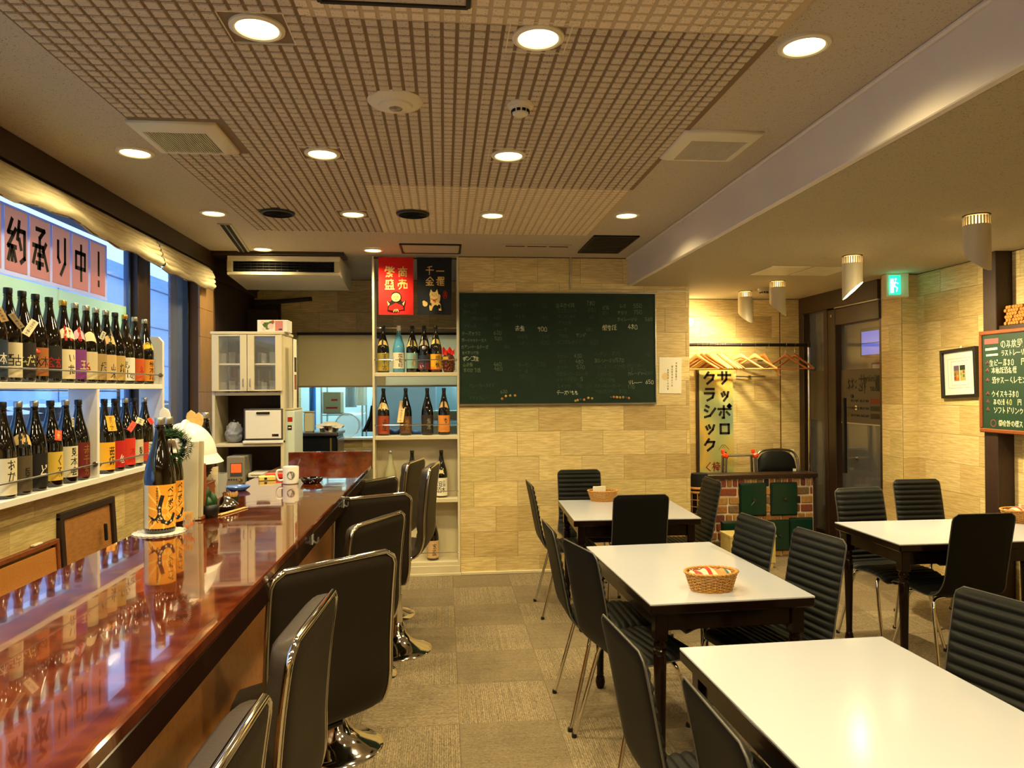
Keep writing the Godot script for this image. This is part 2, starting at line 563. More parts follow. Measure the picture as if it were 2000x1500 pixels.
	bb.metallic_specular = 0.3
	for i in 4:
		mat("chalk%d" % i, [Color(0.86, 0.87, 0.76), Color(0.44, 0.51, 0.40), Color(0.23, 0.315, 0.25), Color(0.86, 0.82, 0.55)][i], 0.95)
	tri(mat("wicker", Color(1, 1, 1), 0.5), noise(128, 128, 0.05, 81, [Color(0.60, 0.41, 0.18), Color(0.80, 0.60, 0.31), Color(0.70, 0.50, 0.23)]), V(12, 12, 12), false)
	tri(mat("pale_wood", Color(1, 1, 1), 0.5), noise(256, 256, 0.03, 91, [Color(0.80, 0.62, 0.34), Color(0.88, 0.72, 0.44), Color(0.84, 0.66, 0.38)]), V(3, 14, 3), false)
	tri(mat("box_wood", Color(1, 1, 1), 0.6), noise(256, 256, 0.02, 92, [Color(0.74, 0.66, 0.40), Color(0.82, 0.74, 0.48)]), V(3, 9, 3), false)
	tri(mat("cork", Color(1, 1, 1), 0.85), noise(256, 256, 0.12, 93, [Color(0.62, 0.38, 0.14), Color(0.78, 0.52, 0.22), Color(0.70, 0.44, 0.17)]), V(4, 4, 4), false)
	tri(mat("barrel", Color(1, 1, 1), 0.5), noise(256, 256, 0.03, 94, [Color(0.12, 0.055, 0.02), Color(0.26, 0.13, 0.05), Color(0.17, 0.08, 0.03)]), V(2, 40, 2), false)
	tri(mat("crate", Color(1, 1, 1), 0.55), noise(256, 256, 0.03, 95, [Color(0.36, 0.17, 0.05), Color(0.55, 0.29, 0.10), Color(0.45, 0.22, 0.07)]), V(2, 30, 2), false)
	tri(mat("pine_green", Color(1, 1, 1), 0.8), noise(128, 128, 0.1, 96, [Color(0.10, 0.24, 0.10), Color(0.24, 0.42, 0.18)]), V(9, 9, 9), false)
	tri(mat("board_tan", Color(1, 1, 1), 0.6), noise(256, 256, 0.03, 97, [Color(0.62, 0.42, 0.20), Color(0.72, 0.50, 0.26)]), V(2, 6, 2), false)
	mat("green_panel", Color(0.04, 0.20, 0.15), 0.25)
	mat("mortar", Color(0.92, 0.88, 0.80), 0.9)
	for i in 6:
		tri(mat("brick%d" % i, [Color(0.58, 0.28, 0.17), Color(0.76, 0.57, 0.32), Color(0.46, 0.22, 0.15), Color(0.68, 0.46, 0.24), Color(0.52, 0.41, 0.27), Color(0.12, 0.08, 0.07)][i], 0.7), noise(128, 128, 0.06, 100, [Color(0.75, 0.75, 0.75), Color(1, 1, 1)]), V(4, 4, 4))
	tri(mat("snow", Color(1, 1, 1), 0.9), noise(128, 128, 0.03, 110, [Color(0.82, 0.86, 0.92), Color(0.95, 0.97, 1.0)]), V(1, 1, 1))
	mat("car_blue", Color(0.06, 0.10, 0.17), 0.25, 0.2)
	mat("car_glass", Color(0.03, 0.05, 0.08), 0.05)
	tri(mat("facade", Color(1, 1, 1), 0.9), noise(256, 256, 0.006, 111, [Color(0.58, 0.72, 0.82), Color(0.64, 0.77, 0.86)]), V(0.3, 0.3, 0.3))
	mat("facade_joint", Color(0.30, 0.40, 0.52), 0.9)
	mat("vest_wall", Color(0.66, 0.58, 0.45), 0.7)
	mat("kitchen_wall", Color(0.78, 0.84, 0.84), 0.6)

var board_cache := {}

func boards(parent: Node3D, o: Vector3, ux: Vector3, nrm: Vector3, W: float, H: float, x0: float, y0: float, holes := [], rough := 0) -> void:
	var pw := 0.366
	var ph := 0.209
	var r0 := int(floor((0.0 - y0) / ph))
	for r in range(r0, int(H / ph) + 2):
		var ya := maxf(0.0, y0 + r * ph)
		var yb := minf(H, y0 + (r + 1) * ph)
		if yb - ya < 0.012:
			continue
		var off := x0 + (pw * 0.5 if posmod(r, 2) else 0.0)
		for c in range(-3, int(W / pw) + 2):
			var xa := maxf(0.0, off + c * pw)
			var xb := minf(W, off + (c + 1) * pw)
			if xb - xa < 0.012:
				continue
			var hid := false
			for h in holes:
				if (h as Rect2).encloses(Rect2(xa, ya, xb - xa, yb - ya)):
					hid = true
			if hid:
				continue
			var s := Vector3(xb - xa - 0.0014, yb - ya - 0.0014, 0.006)
			var key := "%.3f %.3f" % [s.x, s.y]
			if not board_cache.has(key):
				board_cache[key] = G.new().box(Vector3.ZERO, s, 0.0011).mesh()
			var t := part("tile", board_cache[key], M["veneer%d" % [0, 1, 0, 2, 4, 0, 3, 4, 2, 1][rng.randi() % 10]], parent)
			t.transform = Transform3D(Basis(ux, Vector3.UP, nrm), o + ux * (xa + xb) * 0.5 + Vector3.UP * (ya + yb) * 0.5 + nrm * 0.003)

func room() -> void:
	var CH := 2.66
	var CL := 2.42
	# floor of carpet tiles
	var fl := struct("floor", lh(V(-2.05, -0.12, -9.2), V(5.2, -0.006, 2.0)), M.wall_back)
	var tile := G.new().box(Vector3.ZERO, V(0.4575, 0.012, 0.4535), 0.002).mesh()
	for i in range(-3, 8):
		for k in range(-4, 14):
			var c := V(0.06 + 0.458 * (i + 0.5), -0.006, -5.125 + 0.454 * (k + 0.5))
			if c.x < -0.9 or c.x > 3.9 or (k < -2 and c.x < 2.0) or (k < -1 and c.x < -0.6):
				continue
			var alt := posmod(i + k, 2)
			var m: Material = M.carpet0 if alt else (M.carpet2 if rng.randf() < 0.75 else M.carpet1)
			part("carpet_tile", tile, m, fl, c)
	# ceilings
	var ce := struct("ceiling", lh(V(-2.05, CH, -7.4), V(1.565, CH + 0.12, 2.0)), M.ceiling)
	pads(ce)
	struct("ceiling", lh(V(1.60, CL, -9.25), V(5.1, CL + 0.36, 2.0)), M.ceiling_low)
	struct("beam", lh(V(1.565, CL, -6.0), V(1.60, CH + 0.12, 2.0), 0.004), M.beam_paint)
	var moulding := G.new().box(V(1.557, CH - 0.008, -2.0), V(0.016, 0.016, 7.9), 0.004)
	struct("trim_1", moulding, M.beam_paint)
	# wall with the blackboard, and the bookshelf's lower backing
	var wb := struct("wall_back", lh(V(0.125, 0, -6.85), V(2.10, CH, -5.961)), M.wall_back)
	boards(wb, V(0.125, 0, -5.961), Vector3.RIGHT, Vector3.BACK, 1.975, 2.655, -0.25, 0.145, [])
	boards(wb, V(2.10, 0, -5.961), Vector3.FORWARD, Vector3.RIGHT, 0.80, 2.41, -0.1, 0.145, [])
	struct("baseboard_back", lh(V(0.13, 0, -5.96), V(2.10, 0.026, -5.94), 0.004), M.cream)
	# alcove
	var wa := struct("wall_alcove", lh(V(2.0, 0, -6.95), V(3.75, CL + 0.1, -6.775)), M.wall_back)
	boards(wa, V(2.10, 0, -6.775), Vector3.RIGHT, Vector3.BACK, 1.21, 2.415, -0.15, 0.16)
	var wp := struct("wall_pilaster", lh(V(3.312, 0, -6.78), V(3.72, CL, -6.755)), M.wall_back)
	boards(wp, V(3.312, 0, -6.755), Vector3.RIGHT, Vector3.BACK, 0.225, 2.415, 0.0, 0.16)
	# right wall
	var ws := struct("wall_jamb", lh(V(3.535, 0, -5.46), V(3.80, CL, -5.206)), M.wall_back)
	boards(ws, V(3.535, 0, -5.206), Vector3.RIGHT, Vector3.BACK, 0.13, 2.415, 0.0, 0.155)
	boards(ws, V(3.535, 0, -5.46), Vector3.BACK, Vector3.LEFT, 0.254, 2.415, 0.1, 0.155)
	var wr := struct("wall_right", lh(V(3.666, 0, -5.206), V(3.86, CL, 2.0)), M.wall_back)
	boards(wr, V(3.666, 0, -5.206), Vector3.BACK, Vector3.LEFT, 2.2, 2.415, -0.1, 0.155)
	struct("wall_right_front", lh(V(3.652, 0, -3.0), V(3.668, CL, 2.0)), M.veneer0)
	struct("wall_front", lh(V(-2.05, 0, 1.9), V(3.8, CH, 2.05)), M.veneer1)
	# left wall: sill wall, head, pier, rear part
	var wl := struct("wall_left", lh(V(-2.06, 0, -5.58), V(-1.851, 1.10, 2.0)), M.wall_back)
	boards(wl, V(-1.851, 0.5, -5.5), Vector3.BACK, Vector3.RIGHT, 3.2, 0.60, -0.1, 0.063)
	struct("wall_left_head", lh(V(-2.06, 2.47, -7.4), V(-1.851, CH, 2.0)), M.dark_wood)
	struct("trim_2", lh(V(-1.851, 2.532, -7.3), V(-1.835, CH - 0.002, 2.0), 0.003), M.dark_wood)
	struct("wall_left_front", lh(V(-2.06, 1.10, 0.6), V(-1.851, 2.47, 2.0)), M.veneer1)
	var pier := struct("wall_pier", lh(V(-2.06, 0, -6.0), V(-1.86, 2.47, -5.60)), M.wall_back)
	for yy in [[1.0, 1.54], [1.54, 1.965], [1.965, 2.18], [2.18, 2.466]]:
		for k in 2:
			part("tile", lh(V(-1.86, yy[0] + 0.001, -5.60 - 0.16 * (k + 1) + 0.001), V(-1.845, yy[1] - 0.001, -5.60 - 0.16 * k - 0.001), 0.001), M.upright_veneer, pier)
	struct("wall_left_rear", lh(V(-2.06, 0, -7.4), V(-1.88, 2.53, -5.95)), M.dark_post)
	# rear wall with the kitchen hatch
	var rw := struct("wall_rear", lh(V(-1.88, 2.115, -7.42), V(0.4, CH, -7.306)), M.wall_back)
	boards(rw, V(-1.88, 2.12, -7.306), Vector3.RIGHT, Vector3.BACK, 2.02, 0.535, -0.1, 0.0)
	var rl := struct("wall_rear_low", lh(V(-1.88, 0, -7.42), V(0.4, 1.045, -7.306)), M.wall_back)
	boards(rl, V(-1.46, 0.55, -7.306), Vector3.RIGHT, Vector3.BACK, 1.6, 0.495, -0.1, 0.0)
	struct("wall_rear_left", lh(V(-1.88, 1.045, -7.42), V(-1.455, 2.115, -7.306)), M.veneer3)
	struct("sill_hatch", lh(V(-1.455, 1.045, -7.44), V(0.3, 1.068, -7.26), 0.004), M.white)
	struct("wall_kitchen_side", lh(V(0.3, 0, -9.2), V(0.42, CH, -7.3)), M.kitchen_wall)
	struct("wall_kitchen_left", lh(V(-2.3, 0, -9.3), V(-2.2, CH, -7.4)), M.kitchen_wall)
	struct("wall_kitchen_rear", lh(V(-2.3, 0, -9.3), V(0.42, CH, -9.2)), M.kitchen_wall)
	struct("ceiling_kitchen", lh(V(-2.3, CH - 0.1, -9.3), V(0.42, CH, -7.42)), M.kitchen_wall)
	struct("wall_kitchen_front", lh(V(-2.3, 0, -7.42), V(-1.88, CH, -7.34)), M.kitchen_wall)
	var lamp := thing("kitchen_lamp", "white tube lamp on the kitchen ceiling beyond the hatch", "ceiling lamp", V(-0.8, 2.5, -8.3))
	part("housing", lh(V(-0.6, 0.02, -0.08), V(0.6, 0.06, 0.08), 0.005), M.white, lamp)
	part("tube", lh(V(-0.58, -0.01, -0.03), V(0.58, 0.02, 0.03), 0.01), M.tube_glow, lamp)
	var al := AreaLight3D.new()
	al.name = "kitchen_light"
	al.area_size = Vector2(1.1, 0.1)
	al.light_color = Color(0.80, 0.98, 1.0)
	al.light_energy = 7.0
	al.shadow_enabled = true
	al.rotation = V(-PI / 2, 0, 0)
	al.position = V(0, -0.03, 0)
	lamp.add_child(al)
	# door wall and vestibule
	struct("wall_vestibule_rear", lh(V(3.54, 0, -9.2), V(5.2, CL, -9.1)), M.vest_wall)
	struct("wall_vestibule_right", lh(V(4.9, 0, -9.1), V(5.0, CL, -4.9)), M.vest_wall)
	struct("wall_vestibule_front", lh(V(3.8, 0, -5.2), V(4.95, CL, -5.1)), M.vest_wall)
	struct("wall_vestibule_left", lh(V(3.5, 0, -9.1), V(3.62, CL, -6.78)), M.vest_wall)
	struct("floor_vestibule", lh(V(3.62, 0.0, -9.1), V(4.9, 0.012, -5.2)), M.black_matte)

func pads(ce: MeshInstance3D) -> void:
	# moulded square-lattice panels: raised pads on a darker backing; the nearest in view as pieces, the rest joined
	var p := 0.047
	var x0 := -1.27
	var z0 := -5.05
	part("panel_backing", lh(V(-1.275, 2.654, z0), V(1.055, 2.66, 0.2)), M.groove, ce)
	part("panel_backing", lh(V(-0.42, 2.652, z0), V(1.055, 2.654, -3.88)), M.groove_new, ce)
	part("panel_backing", lh(V(-0.40, 2.652, -2.14), V(1.055, 2.654, 0.2)), M.groove_new, ce)
	var pad := G.new()
	var h := 0.0180
	var y1 := 2.654
	var near := []
	var old := G.new()
	var fresh := G.new()
	for i in 49:
		for k in 112:
			var c := V(x0 + (i + 0.5) * p, y1, z0 + (k + 0.5) * p)
			var new := c.x > -0.41 and (c.z < -3.88 or c.z > -2.14)
			var skip := false
			for d in DOWN:
				if absf(d[0] - c.x) < 0.085 and absf(d[1] - c.z) < 0.085:
					skip = true
			for d in [[-0.18, -2.75], [-1.02, -4.51], [-0.19, -4.48]]:
				if Vector2(c.x - d[0], c.z - d[1]).length() < 0.10:
					skip = true
			if absf(c.x + 1.11) < 0.21 and absf(c.z + 3.2) < 0.22:
				skip = true
			if absf(c.x + 0.135) < 0.24 and absf(c.z + 1.8) < 0.26:
				skip = true
			if skip:
				continue
			if c.z > -2.36 and c.z < -1.92 and c.x > -0.55 and near.size() < 296:
				near.append([c, new])
			else:
				pad_shape(fresh if new else old, c, h)
	pad_shape(pad, Vector3.ZERO, h)
	var pm := pad.mesh()
	for q in near:
		part("pad", pm, M.pad_new if q[1] else M.pad_old, ce, q[0])
	part("pads_joined", old, M.pad_old, ce).set_meta("kind", "stuff")
	part("pads_joined", fresh, M.pad_new, ce).set_meta("kind", "stuff")

func pad_shape(g: G, c: Vector3, h: float) -> void:
	var d := 0.0045
	var a := h - 0.0015
	var t := [V(-h, 0, -h), V(h, 0, -h), V(h, 0, h), V(-h, 0, h)]
	var b := [V(-a, -d, -a), V(a, -d, -a), V(a, -d, a), V(-a, -d, a)]
	g.quad(c + b[0], c + b[1], c + b[2], c + b[3], Vector3.DOWN)
	for i in 4:
		var j := (i + 1) % 4
		var nn: Vector3 = ((t[i] + t[j]).normalized() + Vector3.DOWN * 0.3).normalized()
		g.quad(c + t[i], c + t[j], c + b[j], c + b[i], nn)

const DOWN := [[-0.56, -2.22], [0.30, -2.21], [1.168, -2.20], [-1.42, -3.44], [-0.56, -3.38], [0.308, -3.34], [-1.425, -4.58], [-0.563, -4.53], [0.31, -4.50], [1.168, -4.46], [-1.41, -5.72], [-0.555, -5.69]]
const DOWN_HOW := ["nearest of the downlights over the bar stools, left of the near ceiling hatch", "nearest downlight of the middle file, right of the near ceiling hatch", "nearest downlight on the plain ceiling beside the beam, over the near table", "downlight touching the square vent above the window blind", "downlight between the round ceiling light and the vent by the window", "downlight just behind the smoke detector", "downlight over the window side between the vent and the slot diffuser", "downlight between the two black speaker grilles", "downlight right of the black speaker grille on the pale panel", "downlight beside the beam in front of the black square grille", "downlight nearest the wall-hung cooling unit, over the dish cabinet", "farthest downlight, in front of the red banner"]

func downlight(at: Vector3, label: String, lit := LAMP) -> void:
	var d := thing("downlight", label, "downlight", at, 0.0, "recessed ceiling downlights")
	part("trim_ring", G.new().lathe([Vector2(0.064, 0.0), Vector2(0.064, -0.010), Vector2(0.070, -0.013), Vector2(0.082, -0.008), Vector2(0.083, 0.0)], 32), M.plastic, d)
	part("lens", G.new().lathe([Vector2(0.0, -0.008), Vector2(0.040, -0.0075), Vector2(0.064, -0.004)], 28), M.lamp_glow, d)
	var s := SpotLight3D.new()
	s.name = "downlight_light"
	s.light_color = WARM
	s.light_energy = lit
	s.spot_angle = 75.0
	s.spot_angle_attenuation = 0.8
	s.spot_range = 12.0
	s.spot_attenuation = 2.0
	s.light_size = 0.06
	s.shadow_enabled = true
	s.rotation = V(-PI / 2, 0, 0)
	s.position = V(0, -0.03, 0)
	d.add_child(s)

func ceiling_fittings() -> void:
	var CH := 2.66
	for i in DOWN.size():
		var pad_side: bool = DOWN[i][0] > -1.2 and DOWN[i][0] < 1.0
		var at := V(DOWN[i][0], CH - (0.004 if pad_side else 0.0), DOWN[i][1])
		downlight(at, DOWN_HOW[i])
		if pad_side and DOWN[i][1] > -5.1:
			# plain square plate in the lattice with a thin bright edge
			var pl := thing("lamp_plate", "plain square plate in the lattice " + ["around the lamp over the nearest stools", "around the lamp right of the near hatch", "", "", "around the lamp left of the emergency light", "around the lamp behind the smoke detector", "", "around the lamp between the speaker grilles", "around the lamp on the far pale panel", "", "", ""][i], "plate", V(at.x, CH, at.z), 0.0, "square plates around the downlights")
			part("plate", lh(V(-0.094, -0.006, -0.094), V(0.094, -0.001, 0.094), 0.001), M.pad_new if DOWN[i][0] > -0.45 and DOWN[i][1] < -3.9 else M.pad_old, pl)
			for s in [-1, 1]:
				part("edge", bx(V(s * 0.095, -0.006, 0), V(0.003, 0.010, 0.19)), M.plastic, pl)
				part("edge", bx(V(0, -0.006, s * 0.095), V(0.19, 0.010, 0.003)), M.plastic, pl)
	for x in [-1.41, -0.56, 0.30, 1.168]:
		for z in [-1.07, 0.07, 1.2]:
			downlight(V(x, CH, z), "downlight over the %s, in the %s row nearer than the ceiling hatch" % [{-1.41: "window edge", -0.56: "bar counter", 0.30: "aisle", 1.168: "nearest table"}[x], {-1.07: "first", 0.07: "second", 1.2: "third"}[z]])
	# round emergency light
	var e := thing("emergency_light", "round cream ceiling disc with a small clear lamp at its centre", "emergency light", V(-0.18, CH, -2.75))
	part("rim", G.new().lathe([Vector2(0.0, -0.020), Vector2(0.075, -0.022), Vector2(0.098, -0.016), Vector2(0.108, -0.006), Vector2(0.108, 0.0)], 40), M.plastic, e)
	part("boss", G.new().lathe([Vector2(0.0, -0.034), Vector2(0.030, -0.034), Vector2(0.062, -0.028), Vector2(0.066, -0.020)], 32), M.plastic, e)
	part("lens", G.new().lathe([Vector2(0.0, -0.038), Vector2(0.022, -0.037), Vector2(0.026, -0.034)], 24), M.steel, e)
	for s in [-1, 1]:
		part("bulb", G.new().lathe([Vector2(0.0, -0.046), Vector2(0.006, -0.044), Vector2(0.008, -0.037)], 12, V(s * 0.010, 0, 0)), M.glass_clear, e)
	# smoke detectors
	smoke(V(0.30, CH, -2.74), "cream smoke detector hanging from the lattice right of the round ceiling disc", M.plastic, 1.0)
	smoke(V(2.81, 2.42, -6.03), "tan smoke detector among the tube lamps on the low ceiling", M.cream_dark, 1.05)
	# square vents with louvred grilles
	vent(V(-1.11, CH - 0.004, -3.20), "square white vent grille beside the window side of the lattice")
	vent(V(1.21, CH, -3.14), "square cream vent grille on the plain ceiling near the beam")
	# round black speaker grilles
	for k in [[-1.02, -4.51, "round black speaker grille nearer the window"], [-0.19, -4.48, "round black speaker grille on the border of the pale panel"]]:
		var s := thing("speaker_grille", k[2], "speaker", V(k[0], CH - 0.012, k[1]), 0.0, "black ceiling speaker grilles")
		part("rim", G.new().lathe([Vector2(0.088, -0.012), Vector2(0.10, -0.010), Vector2(0.105, 0.0)], 36), M.black, s)
		var gg := G.new()
		for r in 7:
			var rr := 0.012 + r * 0.0118
			gg.lathe([Vector2(rr, -0.009), Vector2(rr + 0.003, -0.014), Vector2(rr + 0.006, -0.009)], 28)
		gg.lathe([Vector2(0, -0.008), Vector2(0.09, -0.008)], 28)
		part("grille", gg, M.black_matte, s)
	# hatches
	hatch(V(-0.10, CH, -5.63), 0.46, 0.34, "square ceiling access hatch with metal edge in front of the banners")
	hatch(V(-0.135, CH - 0.002, -1.79), 0.42, 0.52, "ceiling access hatch in the near pale lattice panel")
	# slot diffuser along the window side
	var sl := thing("slot_diffuser", "long twin slot air diffuser beside the window side of the ceiling", "air diffuser", V(-1.54, CH, -5.53), 0.14)
	part("frame", lh(V(-0.045, -0.008, -0.66), V(0.045, 0, 0.66), 0.002), M.cream_dark, sl)
	for s in [-0.018, 0.018]:
		part("slot", lh(V(s - 0.012, -0.0085, -0.65), V(s + 0.012, -0.006, 0.65)), M.black_matte, sl)
	part("blade", lh(V(-0.003, -0.013, -0.65), V(0.003, -0.004, 0.65), 0.001), M.steel, sl)
	var s2 := thing("line_diffuser", "short line air diffuser on the ceiling in front of the blackboard wall", "air diffuser", V(0.72, CH, -5.46))
	part("frame", lh(V(-0.27, -0.010, -0.035), V(0.27, 0, 0.035), 0.002), M.ceiling, s2)
	for k in [-0.17, 0.0, 0.17]:
		part("slot", lh(V(k - 0.075, -0.012, -0.012), V(k + 0.075, -0.009, 0.008)), M.black_matte, s2)
	# black return grille
	var rg := thing("return_grille", "black square return air grille on the ceiling near the beam's far end", "air grille", V(1.255, CH, -5.39))
	part("backing", lh(V(-0.165, -0.004, -0.31), V(0.165, 0, 0.31)), M.black_matte, rg)
	for k in 4:
		part("frame", [lh(V(-0.17, -0.012, -0.32), V(-0.15, 0, 0.32), 0.002), lh(V(0.15, -0.012, -0.32), V(0.17, 0, 0.32), 0.002), lh(V(-0.17, -0.012, -0.32), V(0.17, 0, -0.30), 0.002), lh(V(-0.17, -0.012, 0.30), V(0.17, 0, 0.32), 0.002)][k], M.brass_black, rg)
	for k in 13:
		part("slat", bx(V(0, -0.008, -0.28 + k * 0.0465), V(0.30, 0.003, 0.030), 0.001), M.brass_black, rg)
	# cable duct down the wall above the blackboard
	var cd := G.new()
	cd.box(V(1.07, 2.525, -5.945), V(0.018, 0.27, 0.016), 0.004)
	part("branch", lh(V(1.06, 2.382, -5.953), V(2.08, 2.392, -5.945), 0.002), M.cream_dark, solo("cable_duct", "cream cable duct dropping from the ceiling to the blackboard's top edge", "cable duct", cd, M.cream_dark))
	solo("trim_strip", "short cream strip on the wall top right of the blackboard", "trim strip", lh(V(1.82, 2.372, -5.957), V(2.098, 2.384, -5.942), 0.003), M.cream)
	# tube lamps under the low ceiling
	var tl := [[V(2.712, 2.42, -3.39), "tube ceiling lamp nearest the dark post, pointing at the right wall", 3.5], [V(2.71, 2.42, -4.50), "tube ceiling lamp with its glowing slanted mouth turned this way, by the exit sign", 5.0], [V(2.73, 2.42, -6.24), "tube ceiling lamp farthest back, over the coat rail", 2.2], [V(2.735, 2.42, -5.62), "dark tube ceiling lamp beside the tan smoke detector", 2.0]]
	for i in 4:
		var t := thing("tube_lamp", tl[i][1], "ceiling lamp", tl[i][0], [-1.2, 2.55, -1.0, -0.7][i], "tube lamps under the low ceiling")
		part("canopy", G.new().lathe([Vector2(0.0, -0.005), Vector2(0.0625, -0.005), Vector2(0.0635, 0.0)], 32), M.dark_wood, t)
		part("collar", G.new().lathe([Vector2(0.060, -0.062), Vector2(0.063, -0.060), Vector2(0.063, -0.052), Vector2(0.058, -0.052)], 32), M.plastic, t)
		var core := G.new().lathe([Vector2(0.048, -0.055), Vector2(0.048, -0.008)], 24)
		part("glow_core", core, M.spot_glow, t)
		for k in 26:
			var a := TAU * k / 26.0
			part("fin", G.new().box(V(cos(a) * 0.058, -0.032, sin(a) * 0.058), V(0.010, 0.046, 0.0075), 0.0, Basis(Vector3.UP, -a)), M.plastic, t)
		# slanted tube: the lower rim is cut at an angle towards +x
		var body := G.new()
		for lay in [0.063, 0.0585]:
			var r: float = lay
			body.patch(32, 4, func(u: float, w: float) -> Vector3:
				var a := TAU * u
				var low := -0.235 - 0.055 * cos(a)
				return V(cos(a) * r, lerpf(-0.06, low, w), sin(a) * r), lay > 0.06, true)
		body.patch(32, 1, func(u: float, w: float) -> Vector3:
			var a := TAU * u
			var r := lerpf(0.0585, 0.063, w)
			return V(cos(a) * r, -0.235 - 0.055 * cos(a), sin(a) * r))
		part("tube", body, M.plastic, t)
		part("bulb", G.new().lathe([Vector2(0.0, -0.17), Vector2(0.028, -0.160), Vector2(0.046, -0.135), Vector2(0.05, -0.11), Vector2(0.03, -0.075)], 20), M.bulb_glow, t)
		var s := SpotLight3D.new()
		s.name = "tube_lamp_light"
		s.light_color = Color(1.0, 0.90, 0.66)
		s.light_energy = tl[i][2]
		s.spot_angle = 82.0
		s.spot_angle_attenuation = 1.0
		s.spot_range = 9.0
		s.spot_attenuation = 2.0
		s.light_size = 0.04
		s.shadow_enabled = true
		s.position = V(0.0, -0.178, 0)
		s.rotation = V(deg_to_rad(-48.0), PI / 2, 0)
		t.add_child(s)
	# pale access panels in the low ceiling
	for k in [[2.50, -5.10, "pale square access panel in the low ceiling nearer the beam"], [2.82, -5.10, "pale square access panel in the low ceiling nearer the door"]]:
		var pn := thing("ceiling_panel", k[2], "access panel", V(k[0], 2.42, k[1]))
		part("panel", lh(V(-0.15, -0.006, -0.19), V(0.15, 0, 0.19), 0.002), M.plastic, pn)
	# exit sign
	var ex := thing("exit_sign", "green lit exit sign box hung at the corner above the glass door", "exit sign", V(3.50, 2.33, -5.23), -0.25)
	part("housing", bx(V(0, 0, 0), V(0.17, 0.19, 0.10), 0.008), M.plastic, ex)
	part("panel", bx(V(-0.022, 0.002, 0.0515), V(0.085, 0.15, 0.004), 0.001), M.exit_glow, ex)
	var man := G.new()
	var f := plane_map(V(-0.022, 0.0, 0.0545), V(1, 0, 0), V(0, 1, 0))
	man.fill(P2([-0.034, 0.05, -0.034, -0.06, -0.008, -0.06, -0.008, 0.05]), f)
	for st in [[0.004, 0.028, -0.004, -0.006], [-0.004, -0.006, 0.018, -0.022, 0.012, -0.048], [-0.004, -0.006, -0.014, -0.03, -0.028, -0.036], [0.002, 0.022, 0.024, 0.012], [0.002, 0.022, -0.016, 0.010, -0.022, -0.004]]:
		man.stroke(P2(st), 0.008, f)
	man.lathe([Vector2(0.0, 0.0006), Vector2(0.008, 0.0)], 12, V(-0.016, 0.045, 0.0545), Basis(Vector3.RIGHT, PI / 2))
	part("running_figure", man, M.exit_white, ex)
	var ol := OmniLight3D.new()
	ol.name = "exit_light"
	ol.light_color = Color(0.3, 1.0, 0.8)
	ol.light_energy = 0.006
	ol.omni_attenuation = 2.0
	ol.light_size = 0.05
	ol.shadow_enabled = true
	ol.position = V(-0.02, 0, 0.10)
	ex.add_child(ol)

func smoke(at: Vector3, label: String, m: Material, s: float) -> void:
	var d := thing("smoke_detector", label, "smoke detector", at)
	part("base", G.new().lathe([Vector2(0.0, -0.022 * s), Vector2(0.046 * s, -0.022 * s), Vector2(0.052 * s, -0.016 * s), Vector2(0.053 * s, 0.0)], 32), m, d)
	part("chamber", G.new().lathe([Vector2(0.0, -0.052 * s), Vector2(0.020 * s, -0.052 * s), Vector2(0.030 * s, -0.046 * s), Vector2(0.034 * s, -0.030 * s), Vector2(0.040 * s, -0.022 * s)], 28), m, d)
	for k in 10:
		var a := TAU * k / 10.0
		part("slot", G.new().box(V(cos(a) * 0.0335 * s, -0.036 * s, sin(a) * 0.0335 * s), V(0.004, 0.010 * s, 0.014 * s), 0.0, Basis(Vector3.UP, -a)), M.black_matte, d)

func vent(at: Vector3, label: String) -> void:
	var d := thing("ceiling_vent", label, "vent", at, 0.0, "square ceiling vents")
	part("frame", G.new().patch(4, 6, func(u: float, w: float) -> Vector3:
		var k := int(round(u * 4.0))
		var c: Array = [[-1, -1], [1, -1], [1, 1], [-1, 1], [-1, -1]][k]
		var r: float = [0.178, 0.178, 0.172, 0.150, 0.132, 0.126, 0.126][int(round(w * 6.0))]
		var y: float = [0.0, -0.012, -0.018, -0.030, -0.034, -0.033, -0.022][int(round(w * 6.0))]
		return V(c[0] * r, y, c[1] * r)), M.plastic, d)
	part("backing", lh(V(-0.127, -0.024, -0.127), V(0.127, -0.021, 0.127)), M.brass_black, d)
	for k in 26:
		part("slat", G.new().box(V(-0.122 + k * 0.00976, -0.0285, 0), V(0.0028, 0.010, 0.25), 0.0, Basis(Vector3.BACK, 0.35)), M.plastic, d)

func hatch(at: Vector3, w: float, l: float, label: String) -> void:
	var d := thing("access_hatch", label, "access hatch", at)
	part("panel", lh(V(-w / 2 + 0.012, -0.008, -l / 2 + 0.012), V(w / 2 - 0.012, 0.0, l / 2 - 0.012), 0.001), M.ceiling, d)
	for s in [-1, 1]:
		part("edge", bx(V(s * w / 2, -0.006, 0), V(0.014, 0.012, l), 0.002), M.brass_black, d)
		part("edge", bx(V(0, -0.006, s * l / 2), V(w, 0.012, 0.014), 0.002), M.brass_black, d)

